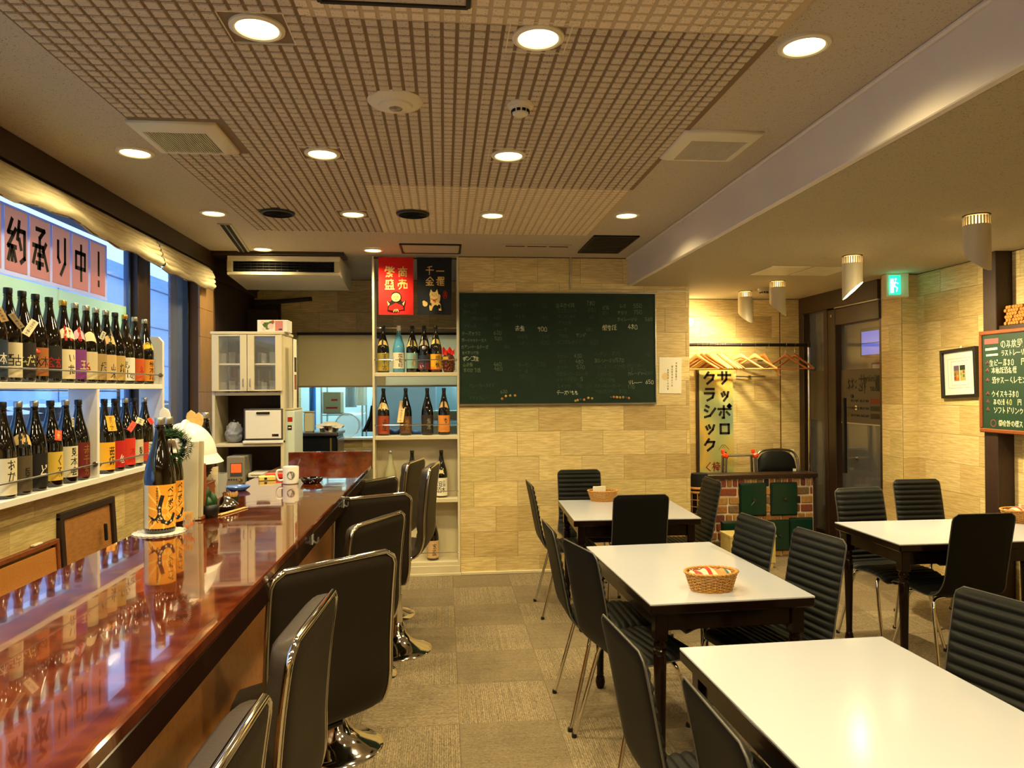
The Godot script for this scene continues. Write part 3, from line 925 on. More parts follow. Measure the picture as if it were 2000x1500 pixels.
# bottle: glass, cap, wrap label with writing, shoulder tag
func bottle(called: String, label: String, group: String, at: Vector3, turn: float, glass: String, cap: String, lab: Array, tags := []) -> Node3D:
	var b := thing(called, label, "bottle", at, turn, group)
	var pr := [Vector2(0.0, 0.004), Vector2(0.040, 0.0), Vector2(0.048, 0.003), Vector2(0.0505, 0.010), Vector2(0.0508, 0.184), Vector2(0.0492, 0.203), Vector2(0.0455, 0.225), Vector2(0.0398, 0.248), Vector2(0.0325, 0.272), Vector2(0.0255, 0.297), Vector2(0.0200, 0.322), Vector2(0.0165, 0.345), Vector2(0.0150, 0.358), Vector2(0.0168, 0.361), Vector2(0.0168, 0.365), Vector2(0.0148, 0.367), Vector2(0.0148, 0.376)]
	if not has_meta("bottle_mesh"):
		set_meta("bottle_mesh", G.new().lathe(pr, 30).mesh())
		set_meta("cap_mesh", G.new().lathe([Vector2(0.0162, 0.370), Vector2(0.0168, 0.372), Vector2(0.0168, 0.392), Vector2(0.0150, 0.395), Vector2(0.0, 0.3955)], 24).mesh())
	part("glass", get_meta("bottle_mesh"), M[glass], b)
	part("cap", get_meta("cap_mesh"), M[cap], b)
	# lab: [paper colour, ink material, text, low, high, half angle]
	if lab.size():
		wrap_label(b, "label", lab[0], lab[1], lab[2], lab[3], lab[4], lab[5])
	for t in tags:
		if t[0] == "neck":   # a band on the shoulder: colour, low, high, half angle, ink, text
			shoulder(b, pr, t)
		else:                # "hang": a slanted paper tag: colour, height, tilt, width, length, ink
			var pa := paper(t[1])
			var tg := part("neck_tag", bx(Vector3.ZERO, V(t[4], t[5], 0.0012), 0.0004), pa, b)
			tg.transform = Transform3D(Basis.from_euler(V(-0.33, t[7] if t.size() > 7 else 0.0, t[3])), V(t[8] if t.size() > 8 else 0.012, t[2], 0.046))
			var g := G.new()
			var f := plane_map(V(0, 0, 0.0011), Vector3.RIGHT, Vector3.UP)
			var cnt := int(t[5] / 0.013)
			for k in cnt:
				g.text(gl(["と", "り", "み", "本", "格", "の", "古"][(k * 3 + cnt) % 7]), 0.0, t[5] * 0.5 - 0.011 - k * 0.0125, t[4] * 0.42, 0.0095, 0.0013, f)
			part("lettering", g, M[t[6]], tg)
	return b

var papers := {}
func paper(c: Color) -> StandardMaterial3D:
	var k := c.to_html()
	if not papers.has(k):
		papers[k] = mat("paper_" + k, c, 0.6)
	return papers[k]

func wrap_label(b: Node3D, called: String, c: Color, ink: String, txt: String, lo: float, hi: float, half: float) -> void:
	var r := 0.0512
	var f := func(u: float, w: float) -> Vector3: return V(sin(u / r) * r, w, cos(u / r) * r)
	var l := part(called, G.new().patch(14, 1, func(u: float, w: float) -> Vector3: return f.call((u * 2.0 - 1.0) * half * r, lerpf(lo, hi, w))), paper(c), b)
	var r2 := 0.0515
	var f2 := func(u: float, w: float) -> Vector3: return V(sin(u / r2) * r2, w, cos(u / r2) * r2)
	var g := G.new()
	var lines := txt.split("/")
	for q in lines.size():
		var s := lines[q]
		if s == "":
			continue
		var n := s.length()
		var ox := (0.5 * (lines.size() - 1) - q) * 0.036
		var h: float = minf((hi - lo - 0.012) / n, 0.052)
		for k in n:
			g.text(gl(s[k]), ox, (lo + hi) * 0.5 + (0.5 * (n - 1) - k) * h, minf(0.034, h), h * 0.82, 0.0042 if h > 0.03 else 0.0026, f2, 0.008)
	# small print column
	for k in 7:
		g.stroke([Vector2(-half * r * 0.78, lo + 0.02 + k * 0.011), Vector2(-half * r * 0.78, lo + 0.026 + k * 0.011)], 0.003, f2)
	part("lettering", g, M[ink], l)

func shoulder(b: Node3D, pr: Array, t: Array) -> void:
	# t: ["neck", colour, low, high, half angle, ink, text]
	var rad := func(y: float) -> float:
		for i in pr.size() - 1:
			if pr[i].y <= y and pr[i + 1].y > y and pr[i + 1].y > pr[i].y:
				return lerpf(pr[i].x, pr[i + 1].x, (y - pr[i].y) / (pr[i + 1].y - pr[i].y))
		return 0.02
	var off := 0.0009
	var f := func(u: float, w: float) -> Vector3:
		var r: float = rad.call(w) + off
		return V(sin(u) * r, w, cos(u) * r)
	var hf: float = t[4]
	var l := part("shoulder_label", G.new().patch(12, 5, func(u: float, w: float) -> Vector3: return f.call((u * 2.0 - 1.0) * hf * (1.0 - 0.25 * w), lerpf(t[2], t[3], w) - 0.012 * pow(u * 2.0 - 1.0, 2.0))), paper(t[1]), b)
	off = 0.0014
	var f2 := func(u: float, w: float) -> Vector3:
		var r: float = rad.call(w) + 0.0016
		return V(sin(u) * r, w, cos(u) * r)
	var g := G.new()
	var s: String = t[6]
	for k in s.length():
		g.text(gl(s[k]), (k - 0.5 * (s.length() - 1)) * 0.45, (t[2] + t[3]) * 0.5 - 0.003, 0.36, (t[3] - t[2]) * 0.5, 0.05, f2, 0.2)
	part("lettering", g, M[t[5]], l)

const CR := Color(0.88, 0.84, 0.70)

func window_side() -> void:
	# window frames and panes
	for k in [[-4.63, 2.0, "window_1"], [-5.60, -4.84, "window_2"]]:
		var w := Node3D.new()
		w.name = k[2]
		w.set_meta("kind", "structure")
		add_child(w)
		var a: float = k[0]
		var z: float = k[1] if k[1] < 1.0 else 0.6
		part("pane", lh(V(-1.964, 1.10, a), V(-1.958, 2.47, z)), M.glass, w)
		part("frame", lh(V(-1.975, 1.09, a), V(-1.940, 2.47, a + 0.022), 0.004), M.window_frame, w)
		part("frame", lh(V(-1.975, 1.09, z - 0.022), V(-1.940, 2.47, z), 0.004), M.window_frame, w)
		part("frame", lh(V(-1.985, 1.09, a), V(-1.935, 1.125, z), 0.004), M.window_frame, w)
	struct("mullion", lh(V(-1.978, 1.09, -4.83), V(-1.90, 2.47, -4.645), 0.006), M.dark_wood)
	struct("mullion_end", lh(V(-2.0, 1.09, -5.62), V(-1.92, 2.47, -5.57), 0.004), M.black)
	var ot := struct("wall_outer_reveal", lh(V(-2.09, 0, -5.75), V(-2.06, 3.2, -5.64)), M.facade_joint)
	for k in 30:
		part("tile", lh(V(-2.086, 0.9 + k * 0.075, -5.641), V(-2.035, 0.968 + k * 0.075, -5.625), 0.003), M.window_frame, ot)
	solo("window_film", "pale green translucent film strip across the lower half of the large window", "window film", lh(V(-1.9565, 1.58, -4.60), V(-1.9555, 2.072, 0.5)), M.film)
	# pink sheets, one character each
	var zs := [[-3.72, -3.375, "予"], [-3.548, -3.376, "約"], [-3.741, -3.572, "承"], [-3.93, -3.766, "り"], [-4.122, -3.955, "中"], [-4.318, -4.15, "！"]]
	zs[0] = [-3.35, -3.20, "予"]
	var hd := ["first pink sheet at the left edge of the picture, mostly cut off", "pink window sheet with the character for promise, second from left", "pink window sheet with the three-barred black character, third from left", "pink window sheet with the two-stroke black hiragana, fourth from left", "pink window sheet with the boxed black character crossed by an upright", "pink window sheet with the black exclamation mark, rightmost of the row"]
	var back := thing("sheet_backing", "white paper border around and between the pink character sheets on the window", "paper strip", V(-1.954, 0, 0))
	part("lower_border", lh(V(0, 2.078, -4.345), V(0.001, 2.100, -2.6)), M.white_sheet, back)
	part("upper_border", lh(V(0, 2.386, -4.345), V(0.001, 2.398, -2.6)), M.white_sheet, back)
	for z in [[-4.345, -4.318], [-4.15, -4.122], [-3.955, -3.93], [-3.766, -3.741], [-3.572, -3.548], [-3.376, -3.35]]:
		part("strip", lh(V(0, 2.10, z[0]), V(0.001, 2.386, z[1])), M.white_sheet, back)
	for k in 6:
		var za: float = zs[k][0]
		var zb: float = zs[k][1]
		var s := thing("window_sheet", hd[k], "paper sheet", V(-1.952, 2.243, (za + zb) * 0.5), PI / 2, "pink character sheets on the window")
		var wd := absf(zb - za)
		part("sheet", bx(Vector3.ZERO, V(wd, 0.288, 0.0012)), M.pink_sheet, s)
		var g := G.new()
		g.text(gl(zs[k][2]), 0, 0.0, wd * 0.72, 0.185, 0.022, plane_map(V(0, 0, 0.0013), Vector3.RIGHT, Vector3.UP))
		part("character", g, M.ink, s)
	# gathered roman blinds
	blind(-4.70, -0.6, 2.372, "wide gathered linen roman blind over the large window, nearest the camera", 0.0)
	blind(-5.74, -4.72, 2.352, "short gathered linen roman blind over the narrow far window", 2.0)
	outside()
	shelf_left()

func blind(za: float, zb: float, low: float, label: String, ph: float) -> void:
	var b := thing("roman_blind", label, "blind", V(-1.83, 0, 0), 0.0, "gathered roman blinds")
	part("headrail", lh(V(-0.015, 2.482, za), V(0.02, 2.505, zb), 0.003), M.cream_dark, b)
	var L := zb - za
	for k in 5:
		var kk := k
		var g := G.new()
		g.patch(int(L * 14) + 4, 10, func(u: float, w: float) -> Vector3:
			var z := za + u * L
			var sag := 0.020 * sin(z * 3.1 + ph) + 0.010 * sin(z * 7.7 + kk) + 0.006 * sin(z * 19.0 + kk * 2.0)
			var drop := 0.5 - 0.5 * cos(minf(u, 1.0 - u) * L * 5.0) if minf(u, 1.0 - u) * L < 0.6 else 1.0
			var y0 := lerpf(2.50, low + 0.03, (kk) / 4.6) + sag * (kk + 1) / 5.0
			var a := w * PI
			return V(0.012 + kk * 0.007 + 0.026 * sin(a) + 0.004 * sin(z * 23.0 + kk), y0 - w * (0.052 + 0.012 * drop), z), true)
		part("fold", g, M.blind, b)
		part("fold_seam", G.new().tube(range(int(L * 8) + 2).map(func(i: int):
			var z := za + L * i / (int(L * 8) + 1)
			var sag := 0.020 * sin(z * 3.1 + ph) + 0.010 * sin(z * 7.7 + kk) + 0.006 * sin(z * 19.0 + kk * 2.0)
			return V(0.016 + kk * 0.007, lerpf(2.50, low + 0.03, kk / 4.6) + sag * (kk + 1) / 5.0 - 0.058, z)), 0.004, 6), M.blind_fold, b)

func outside() -> void:
	struct("street", lh(V(-30, -0.3, -40), V(-2.06, -0.02, 12)), M.snow)
	var fc := struct("wall_opposite", lh(V(-9.6, -0.1, -30), V(-9.2, 5.2, 6)), M.facade)
	for y in [1.15, 2.35, 3.55, 4.75]:
		part("joint", lh(V(-9.21, y, -30), V(-9.18, y + 0.03, 6)), M.facade_joint, fc)
	for z in [-26, -22, -18, -14, -10, -6, -2]:
		part("joint", lh(V(-9.21, 0, z), V(-9.185, 5.2, z + 0.03)), M.facade_joint, fc)
	car(V(-4.25, 0, -6.15), 0.03, "dark car under a thick snow cap right outside the large window", 0.15)
	car(V(-4.6, 0, -10.6), -0.06, "dark car with a thin snow cap parked farther along the street", 0.05)
	# fence wires
	var fe := thing("wire_fence", "thin dark wires stretched outside behind the lower bottles", "fence", V(-2.35, 0, 0))
	for y in [1.32, 1.55]:
		part("wire", rod(V(0, y, -5.4), V(0, y + 0.03, -1.5), 0.005, 6), M.black, fe)
	for z in [-5.4, -3.4, -1.5]:
		part("post", rod(V(0, 0, z), V(0, 1.62, z), 0.012, 8), M.black, fe)

func car(at: Vector3, turn: float, label: String, snow: float) -> void:
	var c := thing("car", label, "car", at, turn, "snowed-in cars outside")
	# side outline swept across the width (length along z)
	var low := P2([-2.05, 0.32, -2.1, 0.62, -1.95, 0.82, -1.0, 0.93, 1.1, 0.95, 1.9, 0.92, 2.08, 0.75, 2.08, 0.35])
	var top := P2([-1.05, 0.92, -0.35, 1.36, 0.1, 1.42, 0.9, 1.40, 1.35, 1.30, 1.85, 0.93])
	for q in [[low, 0.83, "body", "car_blue"], [top, 0.68, "cabin", "car_glass"]]:
		var g := G.new()
		var o: Array = q[0]
		var h: float = q[1]
		var m := o.size()
		for i in m:
			var a: Vector2 = o[i]
			var z: Vector2 = o[(i + 1) % m]
			var d := z - a
			var nn := V(0, d.x, -d.y).normalized()
			if nn.dot(V(0, a.y - 0.9 + 0.1, a.x)) < 0:
				nn = -nn
			g.quad(V(-h, a.y, a.x), V(h, a.y, a.x), V(h, z.y, z.x), V(-h, z.y, z.x), nn)
		for s in [-1, 1]:
			g.fill(o, plane_map(V(s * h, 0, 0), V(0, 0, 1), V(0, 1, 0)))
		part(q[2], g, M[q[3]], c)
	part("snow_cap", G.new().patch(16, 10, func(u: float, w: float) -> Vector3:
		var e := pow(sin(PI * u), 0.4) * pow(sin(PI * w), 0.4)
		return V((w - 0.5) * 1.46, 1.36 + (snow + 0.03 * sin(u * 17.0) * sin(w * 13.0)) * e, lerpf(-0.5, 1.45, u)), true), M.snow, c)
	part("hood_snow", G.new().patch(10, 10, func(u: float, w: float) -> Vector3:
		var e := pow(sin(PI * u), 0.4) * pow(sin(PI * w), 0.4)
		return V((w - 0.5) * 1.6, 0.86 + 0.06 * u + (snow * 0.8) * e, lerpf(-2.0, -0.95, u)), true), M.snow, c)
	for s in [-1, 1]:
		for z in [-1.3, 1.3]:
			part("wheel", G.new().lathe([Vector2(0.0, -0.1), Vector2(0.24, -0.1), Vector2(0.31, -0.07), Vector2(0.31, 0.07), Vector2(0.24, 0.1), Vector2(0.0, 0.1)], 24, V(s * 0.76, 0.31, z), Basis(Vector3.BACK, PI / 2)), M.rubber, c)
		part("mirror", bx(V(s * 0.92, 1.0, -0.65), V(0.18, 0.12, 0.08), 0.02), M.car_blue, c)
		part("headlamp", bx(V(s * 0.62, 0.72, -2.04), V(0.34, 0.14, 0.08), 0.02), M.silver_cap, c)

func shelf_left() -> void:
	var s := thing("window_shelf", "white two-tier bottle shelf with metal rails in front of the large window", "shelf", V(-1.81, 0, 0))
	part("lower_board", lh(V(-0.07, 1.086, -4.60), V(0.07, 1.115, -1.2), 0.002), M.white, s)
	part("upper_board", lh(V(-0.07, 1.562, -4.60), V(0.07, 1.590, -1.2), 0.002), M.white, s)
	var e := G.new()
	var o := P2([-0.07, 1.086, 0.07, 1.086, 0.07, 1.855, 0.045, 1.885, -0.07, 1.885])
	for z in [-4.625, -4.597]:
		e.fill(o, plane_map(V(0, 0, z), Vector3.RIGHT, Vector3.UP))
	for i in o.size():
		var a: Vector2 = o[i]
		var b: Vector2 = o[(i + 1) % o.size()]
		e.quad(V(a.x, a.y, -4.625), V(b.x, b.y, -4.625), V(b.x, b.y, -4.597), V(a.x, a.y, -4.597), V(b.y - a.y, a.x - b.x, 0).normalized())
	part("end_panel", e, M.white, s)
	part("divider", lh(V(-0.07, 1.115, -3.79), V(0.07, 1.562, -3.765), 0.002), M.white, s)
	part("divider", lh(V(-0.07, 1.115, -2.55), V(0.07, 1.562, -2.525), 0.002), M.white, s)
	for q in [[1.648, -4.60, -1.2], [1.180, -4.60, -3.79], [1.184, -3.765, -2.55]]:
		var r := part("rail", rod(V(0.062, q[0], q[1]), V(0.062, q[0], q[2]), 0.0042, 10), M.steel, s)
		for z in [q[1], q[2]]:
			part("rosette", G.new().lathe([Vector2(0, -0.006), Vector2(0.012, -0.006), Vector2(0.014, 0.0), Vector2(0.012, 0.006), Vector2(0, 0.006)], 16, V(0.062, q[0], z + (0.006 if z == q[1] else -0.006)), Basis(Vector3.RIGHT, PI / 2)), M.steel, r)
	# bottles, upper row: z, glass, cap, label, shoulder tags, how it looks
	var OR := Color(0.78, 0.33, 0.10)
	var up := [
		[-3.05, "brown_glass", "black", [Color(0.12, 0.20, 0.30), "paper", "本/格", 0.02, 0.17, 1.2], [["hang", Color(0.75, 0.6, 0.35), 0.27, 0.3, 0.03, 0.06, "ink"]], "sake bottle with dark blue label, first on the upper window shelf"],
		[-3.15, "brown_glass", "black", [CR, "ink", "古/酒", 0.02, 0.165, 1.25], [["hang", Color(0.55, 0.45, 0.28), 0.255, 0.5, 0.026, 0.07, "ink"]], "brown bottle whose cream label has two large brushed characters, upper window shelf"],
		[-3.25, "brown_glass", "black", [Color(0.13, 0.105, 0.09), "chalk3", "だ/た", 0.02, 0.17, 1.25], [["hang", Color(0.90, 0.86, 0.72), 0.235, -0.6, 0.032, 0.085, "ink"]], "bottle with black-brown label and a slanted cream tag on its neck"],
		[-3.35, "brown_glass", "black", [Color(0.66, 0.40, 0.18), "ink", "本/格", 0.03, 0.155, 0.9], [["hang", Color(0.75, 0.12, 0.06), 0.155, 0.0, 0.035, 0.05, "foil", 0.0, -0.02]], "bottle with black label carrying a large tan disc and red patch"],
		[-3.46, "brown_glass", "black", [Color(0.08, 0.07, 0.065), "red_ink", "玄/武", 0.02, 0.17, 1.25], [], "bottle with black label ending in a red lower half"],
		[-3.58, "brown_glass", "foil", [Color(0.90, 0.84, 0.68), "ink", "い花/", 0.02, 0.16, 1.2], [["neck", Color(0.92, 0.86, 0.74), 0.215, 0.265, 0.95, "red_ink", "もし"]], "bottle with gold cap, cream label and cream shoulder band"],
		[-3.69, "brown_glass", "silver_cap", [Color(0.48, 0.20, 0.50), "chalk3", "王/", 0.02, 0.165, 0.9], [["neck", Color(0.80, 0.66, 0.74), 0.22, 0.265, 0.7, "red_ink", "の"]], "bottle with purple label and purple-white shoulder sticker"],
		[-3.80, "brown_glass", "silver_cap", [Color(0.80, 0.74, 0.58), "red_ink", "/各", 0.02, 0.16, 1.2], [["neck", Color(0.90, 0.82, 0.66), 0.215, 0.262, 0.75, "red_ink", "極"]], "bottle with beige label and red motif, plain cream shoulder tag"],
		[-3.90, "green_glass", "silver_cap", [Color(0.64, 0.54, 0.34), "ink", "鶴/", 0.02, 0.155, 1.2], [["hang", Color(0.7, 0.68, 0.6), 0.25, -0.5, 0.022, 0.05, "ink"]], "dark green bottle with mottled gold label and black brush character"],
		[-4.01, "green_glass", "silver_cap", [Color(0.82, 0.70, 0.48), "ink", "竹山本/", 0.02, 0.155, 1.2], [["neck", Color(0.88, 0.72, 0.48), 0.215, 0.26, 0.85, "ink", "本"]], "bottle with tan label of three stacked characters and tan shoulder band"],
		[-4.12, "dark_glass", "black", [Color(0.74, 0.62, 0.34), "ink", "焔/", 0.02, 0.155, 1.2], [], "plain-necked dark bottle with torn-edged gold label"],
		[-4.24, "olive_glass", "foil", [Color(0.92, 0.90, 0.82), "ink", "ほんの/も汁", 0.02, 0.15, 1.25], [], "olive bottle with gold foil neck and white label of bold black script"],
		[-4.37, "brown_glass", "silver_cap", [OR, "red_ink", "各/", 0.02, 0.15, 1.2], [], "bottle with plain orange label, second from the end panel"],
		[-4.51, "brown_glass", "silver_cap", [Color(0.84, 0.54, 0.14), "ink", "格本焔/", 0.02, 0.15, 1.25], [["neck", Color(0.92, 0.76, 0.20), 0.215, 0.255, 0.9, "ink", "山本"]], "bottle with amber label and yellow shoulder band, beside the end panel"]]
	var low := [
		[-3.10, "brown_glass", "black", [CR, "ink", "おかん/", 0.015, 0.165, 1.3], [], "bottle with cream label of large brushed kana, leftmost of the lower tier"],
		[-3.21, "dark_glass", "silver_cap", [Color(0.34, 0.29, 0.20), "ink", "見/", 0.015, 0.165, 1.3], [["neck", Color(0.86, 0.74, 0.48), 0.215, 0.26, 0.95, "ink", "見本"]], "bottle with olive-brown label showing a framed face and red wave"],
		[-3.33, "dark_glass", "silver_cap", [Color(0.07, 0.055, 0.05), "paper", "ど/", 0.015, 0.165, 1.3], [], "black-labelled bottle with one huge white rounded kana"],
		[-3.46, "dark_glass", "black", [Color(0.86, 0.72, 0.26), "ink", "くろ/", 0.03, 0.16, 0.9], [["hang", Color(0.80, 0.28, 0.10), 0.235, -0.2, 0.03, 0.05, "foil"]], "bottle with yellow label edged in red and two black kana"],
		[-3.59, "dark_glass", "silver_cap", [CR, "ink", "見本会/", 0.03, 0.175, 1.1], [["hang", Color(0.80, 0.76, 0.62), 0.29, -0.15, 0.010, 0.05, "ink"]], "bottle with tall cream label of stacked characters, beside the dark red one"],
		[-3.71, "green_glass", "black", [Color(0.42, 0.06, 0.05), "foil", "赤千玄/", 0.015, 0.185, 1.4], [], "bottle with dark red label wrapped round its whole body"],
		[-3.98, "green_glass", "black", [Color(0.93, 0.68, 0.10), "ink", "黄猿/", 0.02, 0.165, 1.3], [["hang", Color(0.95, 0.66, 0.08), 0.265, 0.0, 0.046, 0.085, "ink"]], "bottle with yellow label of two big characters and yellow neck tag"],
		[-4.10, "green_glass", "black", [Color(0.76, 0.09, 0.06), "paper", "火各/", 0.02, 0.165, 1.3], [], "bottle with bright red label and white print, no neck tag"],
		[-4.23, "dark_glass", "silver_cap", [Color(0.86, 0.20, 0.08), "red_ink", "本/", 0.02, 0.17, 1.3], [["hang", Color(0.86, 0.30, 0.22), 0.235, -0.7, 0.030, 0.066, "red_ink"]], "bottle with vermilion label and a slanted red neck tag"],
		[-4.34, "green_glass", "black", [Color(0.84, 0.78, 0.64), "ink", "見/", 0.02, 0.155, 1.3], [["hang", Color(0.84, 0.80, 0.64), 0.26, -0.5, 0.044, 0.04, "ink"]], "bottle with cream and maroon label bearing one black character"],
		[-4.49, "olive_glass", "silver_cap", [Color(0.84, 0.24, 0.10), "ink", "", 0.02, 0.13, 1.3], [["hang", Color(0.88, 0.22, 0.10), 0.255, 0.4, 0.03, 0.04, "red_ink"]], "olive bottle with small red diamond tag, last on the lower tier"]]
	for q in up:
		bottle("sake_bottle", q[5], "large bottles on the upper window shelf", V(-1.81, 1.590, q[0]), 0.92, q[1], q[2], q[3], q[4])
	for q in low:
		bottle("sake_bottle", q[5], "large bottles on the lower window shelf", V(-1.805, 1.115, q[0]), 0.92, q[1], q[2], q[3], q[4])
	# boards leaning against the wall under the shelf
	var b1 := thing("leaning_board", "tall brown framed board leaning on the wall under the window shelf", "board", V(-1.80, 0.0, -3.87), 0.0, "boards leaning under the shelf")
	var tilt := Basis(Vector3.BACK, 0.06)
	part("sheet", G.new().box(V(-0.02, 0.47, 0), V(0.012, 0.92, 0.50), 0.002, tilt), M.board_tan, b1)
	for z in [-0.265, 0.265]:
		part("stile", G.new().box(V(-0.018, 0.475, z), V(0.04, 0.95, 0.035), 0.003, tilt), M.dark_post, b1)
	part("top_rail", G.new().box(V(-0.046, 0.95, 0), V(0.04, 0.035, 0.565), 0.003, tilt), M.dark_post, b1)
	part("bottom_rail", G.new().box(V(0.011, 0.018, 0), V(0.04, 0.035, 0.53), 0.003, tilt), M.dark_post, b1)
	part("handle", G.new().box(V(-0.002, 0.80, -0.12), V(0.014, 0.09, 0.02), 0.004, tilt), M.black, b1)
	var b2 := thing("leaning_board", "low cork board with wooden frame leaning beside the taller brown board", "board", V(-1.79, 0.0, -3.28), 0.0, "boards leaning under the shelf")
	part("sheet", G.new().box(V(-0.015, 0.42, 0), V(0.010, 0.80, 0.52), 0.002, tilt), M.cork, b2)
	for z in [-0.27, 0.27]:
		part("stile", G.new().box(V(-0.014, 0.42, z), V(0.028, 0.84, 0.022), 0.003, tilt), M.crate, b2)
	part("top_rail", G.new().box(V(-0.040, 0.845, 0), V(0.028, 0.022, 0.562), 0.003, tilt), M.crate, b2)
	part("bottom_rail", G.new().box(V(0.010, 0.012, 0), V(0.028, 0.022, 0.52), 0.003, tilt), M.crate, b2)
	solo("paper_slip", "small white paper slip on the low cork board's top edge", "paper slip", G.new().box(V(-1.833, 0.862, -3.40), V(0.02, 0.010, 0.07), 0.003, tilt), M.paper)

func bar() -> void:
	var TY := 1.06
	var c := thing("bar_counter", "long red-brown lacquered bar counter running along the window side", "bar counter", V(-0.77, 0, 0))
	part("top", lh(V(-0.295, TY - 0.028, -4.73), V(0.293, TY, 0.9), 0.004), M.lacquer, c)
	part("fascia", lh(V(0.255, TY - 0.085, -4.73), V(0.292, TY - 0.028, 0.9), 0.002), M.lacquer_edge, c)
	part("back_edge", lh(V(-0.293, TY - 0.06, -4.73), V(-0.26, TY - 0.028, 0.9), 0.002), M.lacquer_edge, c)
	part("front_panel", lh(V(0.09, 0.06, -4.70), V(0.115, TY - 0.028, 0.9)), M.bar_front, c)
	part("plinth", lh(V(0.05, 0.0, -4.68), V(0.10, 0.06, 0.9)), M.dark_post, c)
	part("back_panel", lh(V(-0.25, 0.0, -4.70), V(-0.23, TY - 0.028, 0.9)), M.bar_front, c)
	part("end_panel", lh(V(-0.25, 0.0, -4.72), V(0.10, TY - 0.028, -4.70)), M.bar_front, c)
	part("end_upstand", lh(V(-0.24, TY - 0.028, -4.765), V(0.296, 1.147, -4.731), 0.003), M.lacquer, c)
	for k in [[-2.62, "clear plastic bag hook under the counter edge, nearer one"], [-3.42, "clear plastic bag hook under the counter edge, farther one"]]:
		var hk := thing("bag_hook", k[1], "hook", V(-0.476, TY - 0.03, k[0]), 0.0, "hooks under the counter edge")
		part("plate", lh(V(-0.001, -0.035, -0.014), V(0.003, 0.0, 0.014), 0.0015), M.glass_tumbler, hk)
		part("prong", G.new().tube(spline([V(0.003, -0.022, 0), V(0.014, -0.030, 0), V(0.020, -0.022, 0), V(0.021, -0.010, 0)]), 0.003, 8), M.glass_clear, hk)
	stools()
	counter_items(TY)

# soft shell: prof is the side line, normals point to the sitter
func shell_line(ctrl: Array, per := 8) -> Array:
	var pts := spline(ctrl, per)
	var len_ := [0.0]
	for i in range(1, pts.size()):
		len_.append(len_[i - 1] + (pts[i] - pts[i - 1]).length())
	return [pts, len_]

func shell_at(L: Array, s: float) -> Array:
	var pts: Array = L[0]
	var ln: Array = L[1]
	var i := 0
	while i < ln.size() - 2 and ln[i + 1] < s:
		i += 1
	var k := clampf((s - ln[i]) / maxf(ln[i + 1] - ln[i], 1e-6), 0.0, 1.0)
	var p: Vector2 = pts[i].lerp(pts[i + 1], k)
	var d: Vector2 = (pts[i + 1] - pts[i]).normalized()
	var d2: Vector2 = (pts[mini(i + 2, pts.size() - 1)] - pts[mini(i + 1, pts.size() - 2)]).normalized()
	d = d.lerp(d2, k).normalized()
	return [p, Vector2(-d.y, d.x)]   # left of travel

# half width along the line with rounded ends
func shell_w(s: float, total: float, w0: float, w1: float, rc: float) -> float:
	var w := lerpf(w0, w1, smoothstep(0.35, 0.6, s / total))
	for e in [s, total - s]:
		if e < rc:
			w -= rc - sqrt(maxf(0.0, rc * rc - (rc - e) * (rc - e)))
	return w

func shell_half(L: Array, s0: float, s1: float, w0: float, w1: float, rc: float, th: Callable, ns: int, nu: int, front: bool) -> G:
	var total: float = L[1][-1]
	return G.new().patch(ns, nu, func(a: float, b: float) -> Vector3:
		var s := lerpf(s0, s1, a)
		var q := shell_at(L, s)
		var w := shell_w(s, total, w0, w1, rc)
		var u := b * 2.0 - 1.0
		u = signf(u) * (1.0 - pow(1.0 - absf(u), 1.6))
		var e := pow(maxf(0.0, 1.0 - pow(absf(u), 8.0)), 0.5) * minf(1.0, sqrt(minf(s, total - s) / 0.02 + 0.02))
		var p: Vector2 = q[0] + q[1] * th.call(s, u) * e
		return V(u * w, p.y, p.x), not front)

func shell_rim(L: Array, s0: float, s1: float, w0: float, w1: float, rc: float, r: float, off: float, sides := 8) -> G:
	var total: float = L[1][-1]
	var pts := []
	var n := 46
	for i in n + 1:
		var s := lerpf(s0, s1, float(i) / n)
		var q := shell_at(L, s)
		var p: Vector2 = q[0] + q[1] * off
		pts.append(V(shell_w(s, total, w0, w1, rc), p.y, p.x))
	for i in n + 1:
		var s := lerpf(s1, s0, float(i) / n)
		var q := shell_at(L, s)
		var p: Vector2 = q[0] + q[1] * off
		pts.append(V(-shell_w(s, total, w0, w1, rc), p.y, p.x))
	var clean := [pts[0]]
	for p in pts:
		if (p - clean[-1]).length() > 0.004:
			clean.append(p)
	return G.new().tube(clean, r, sides, true)

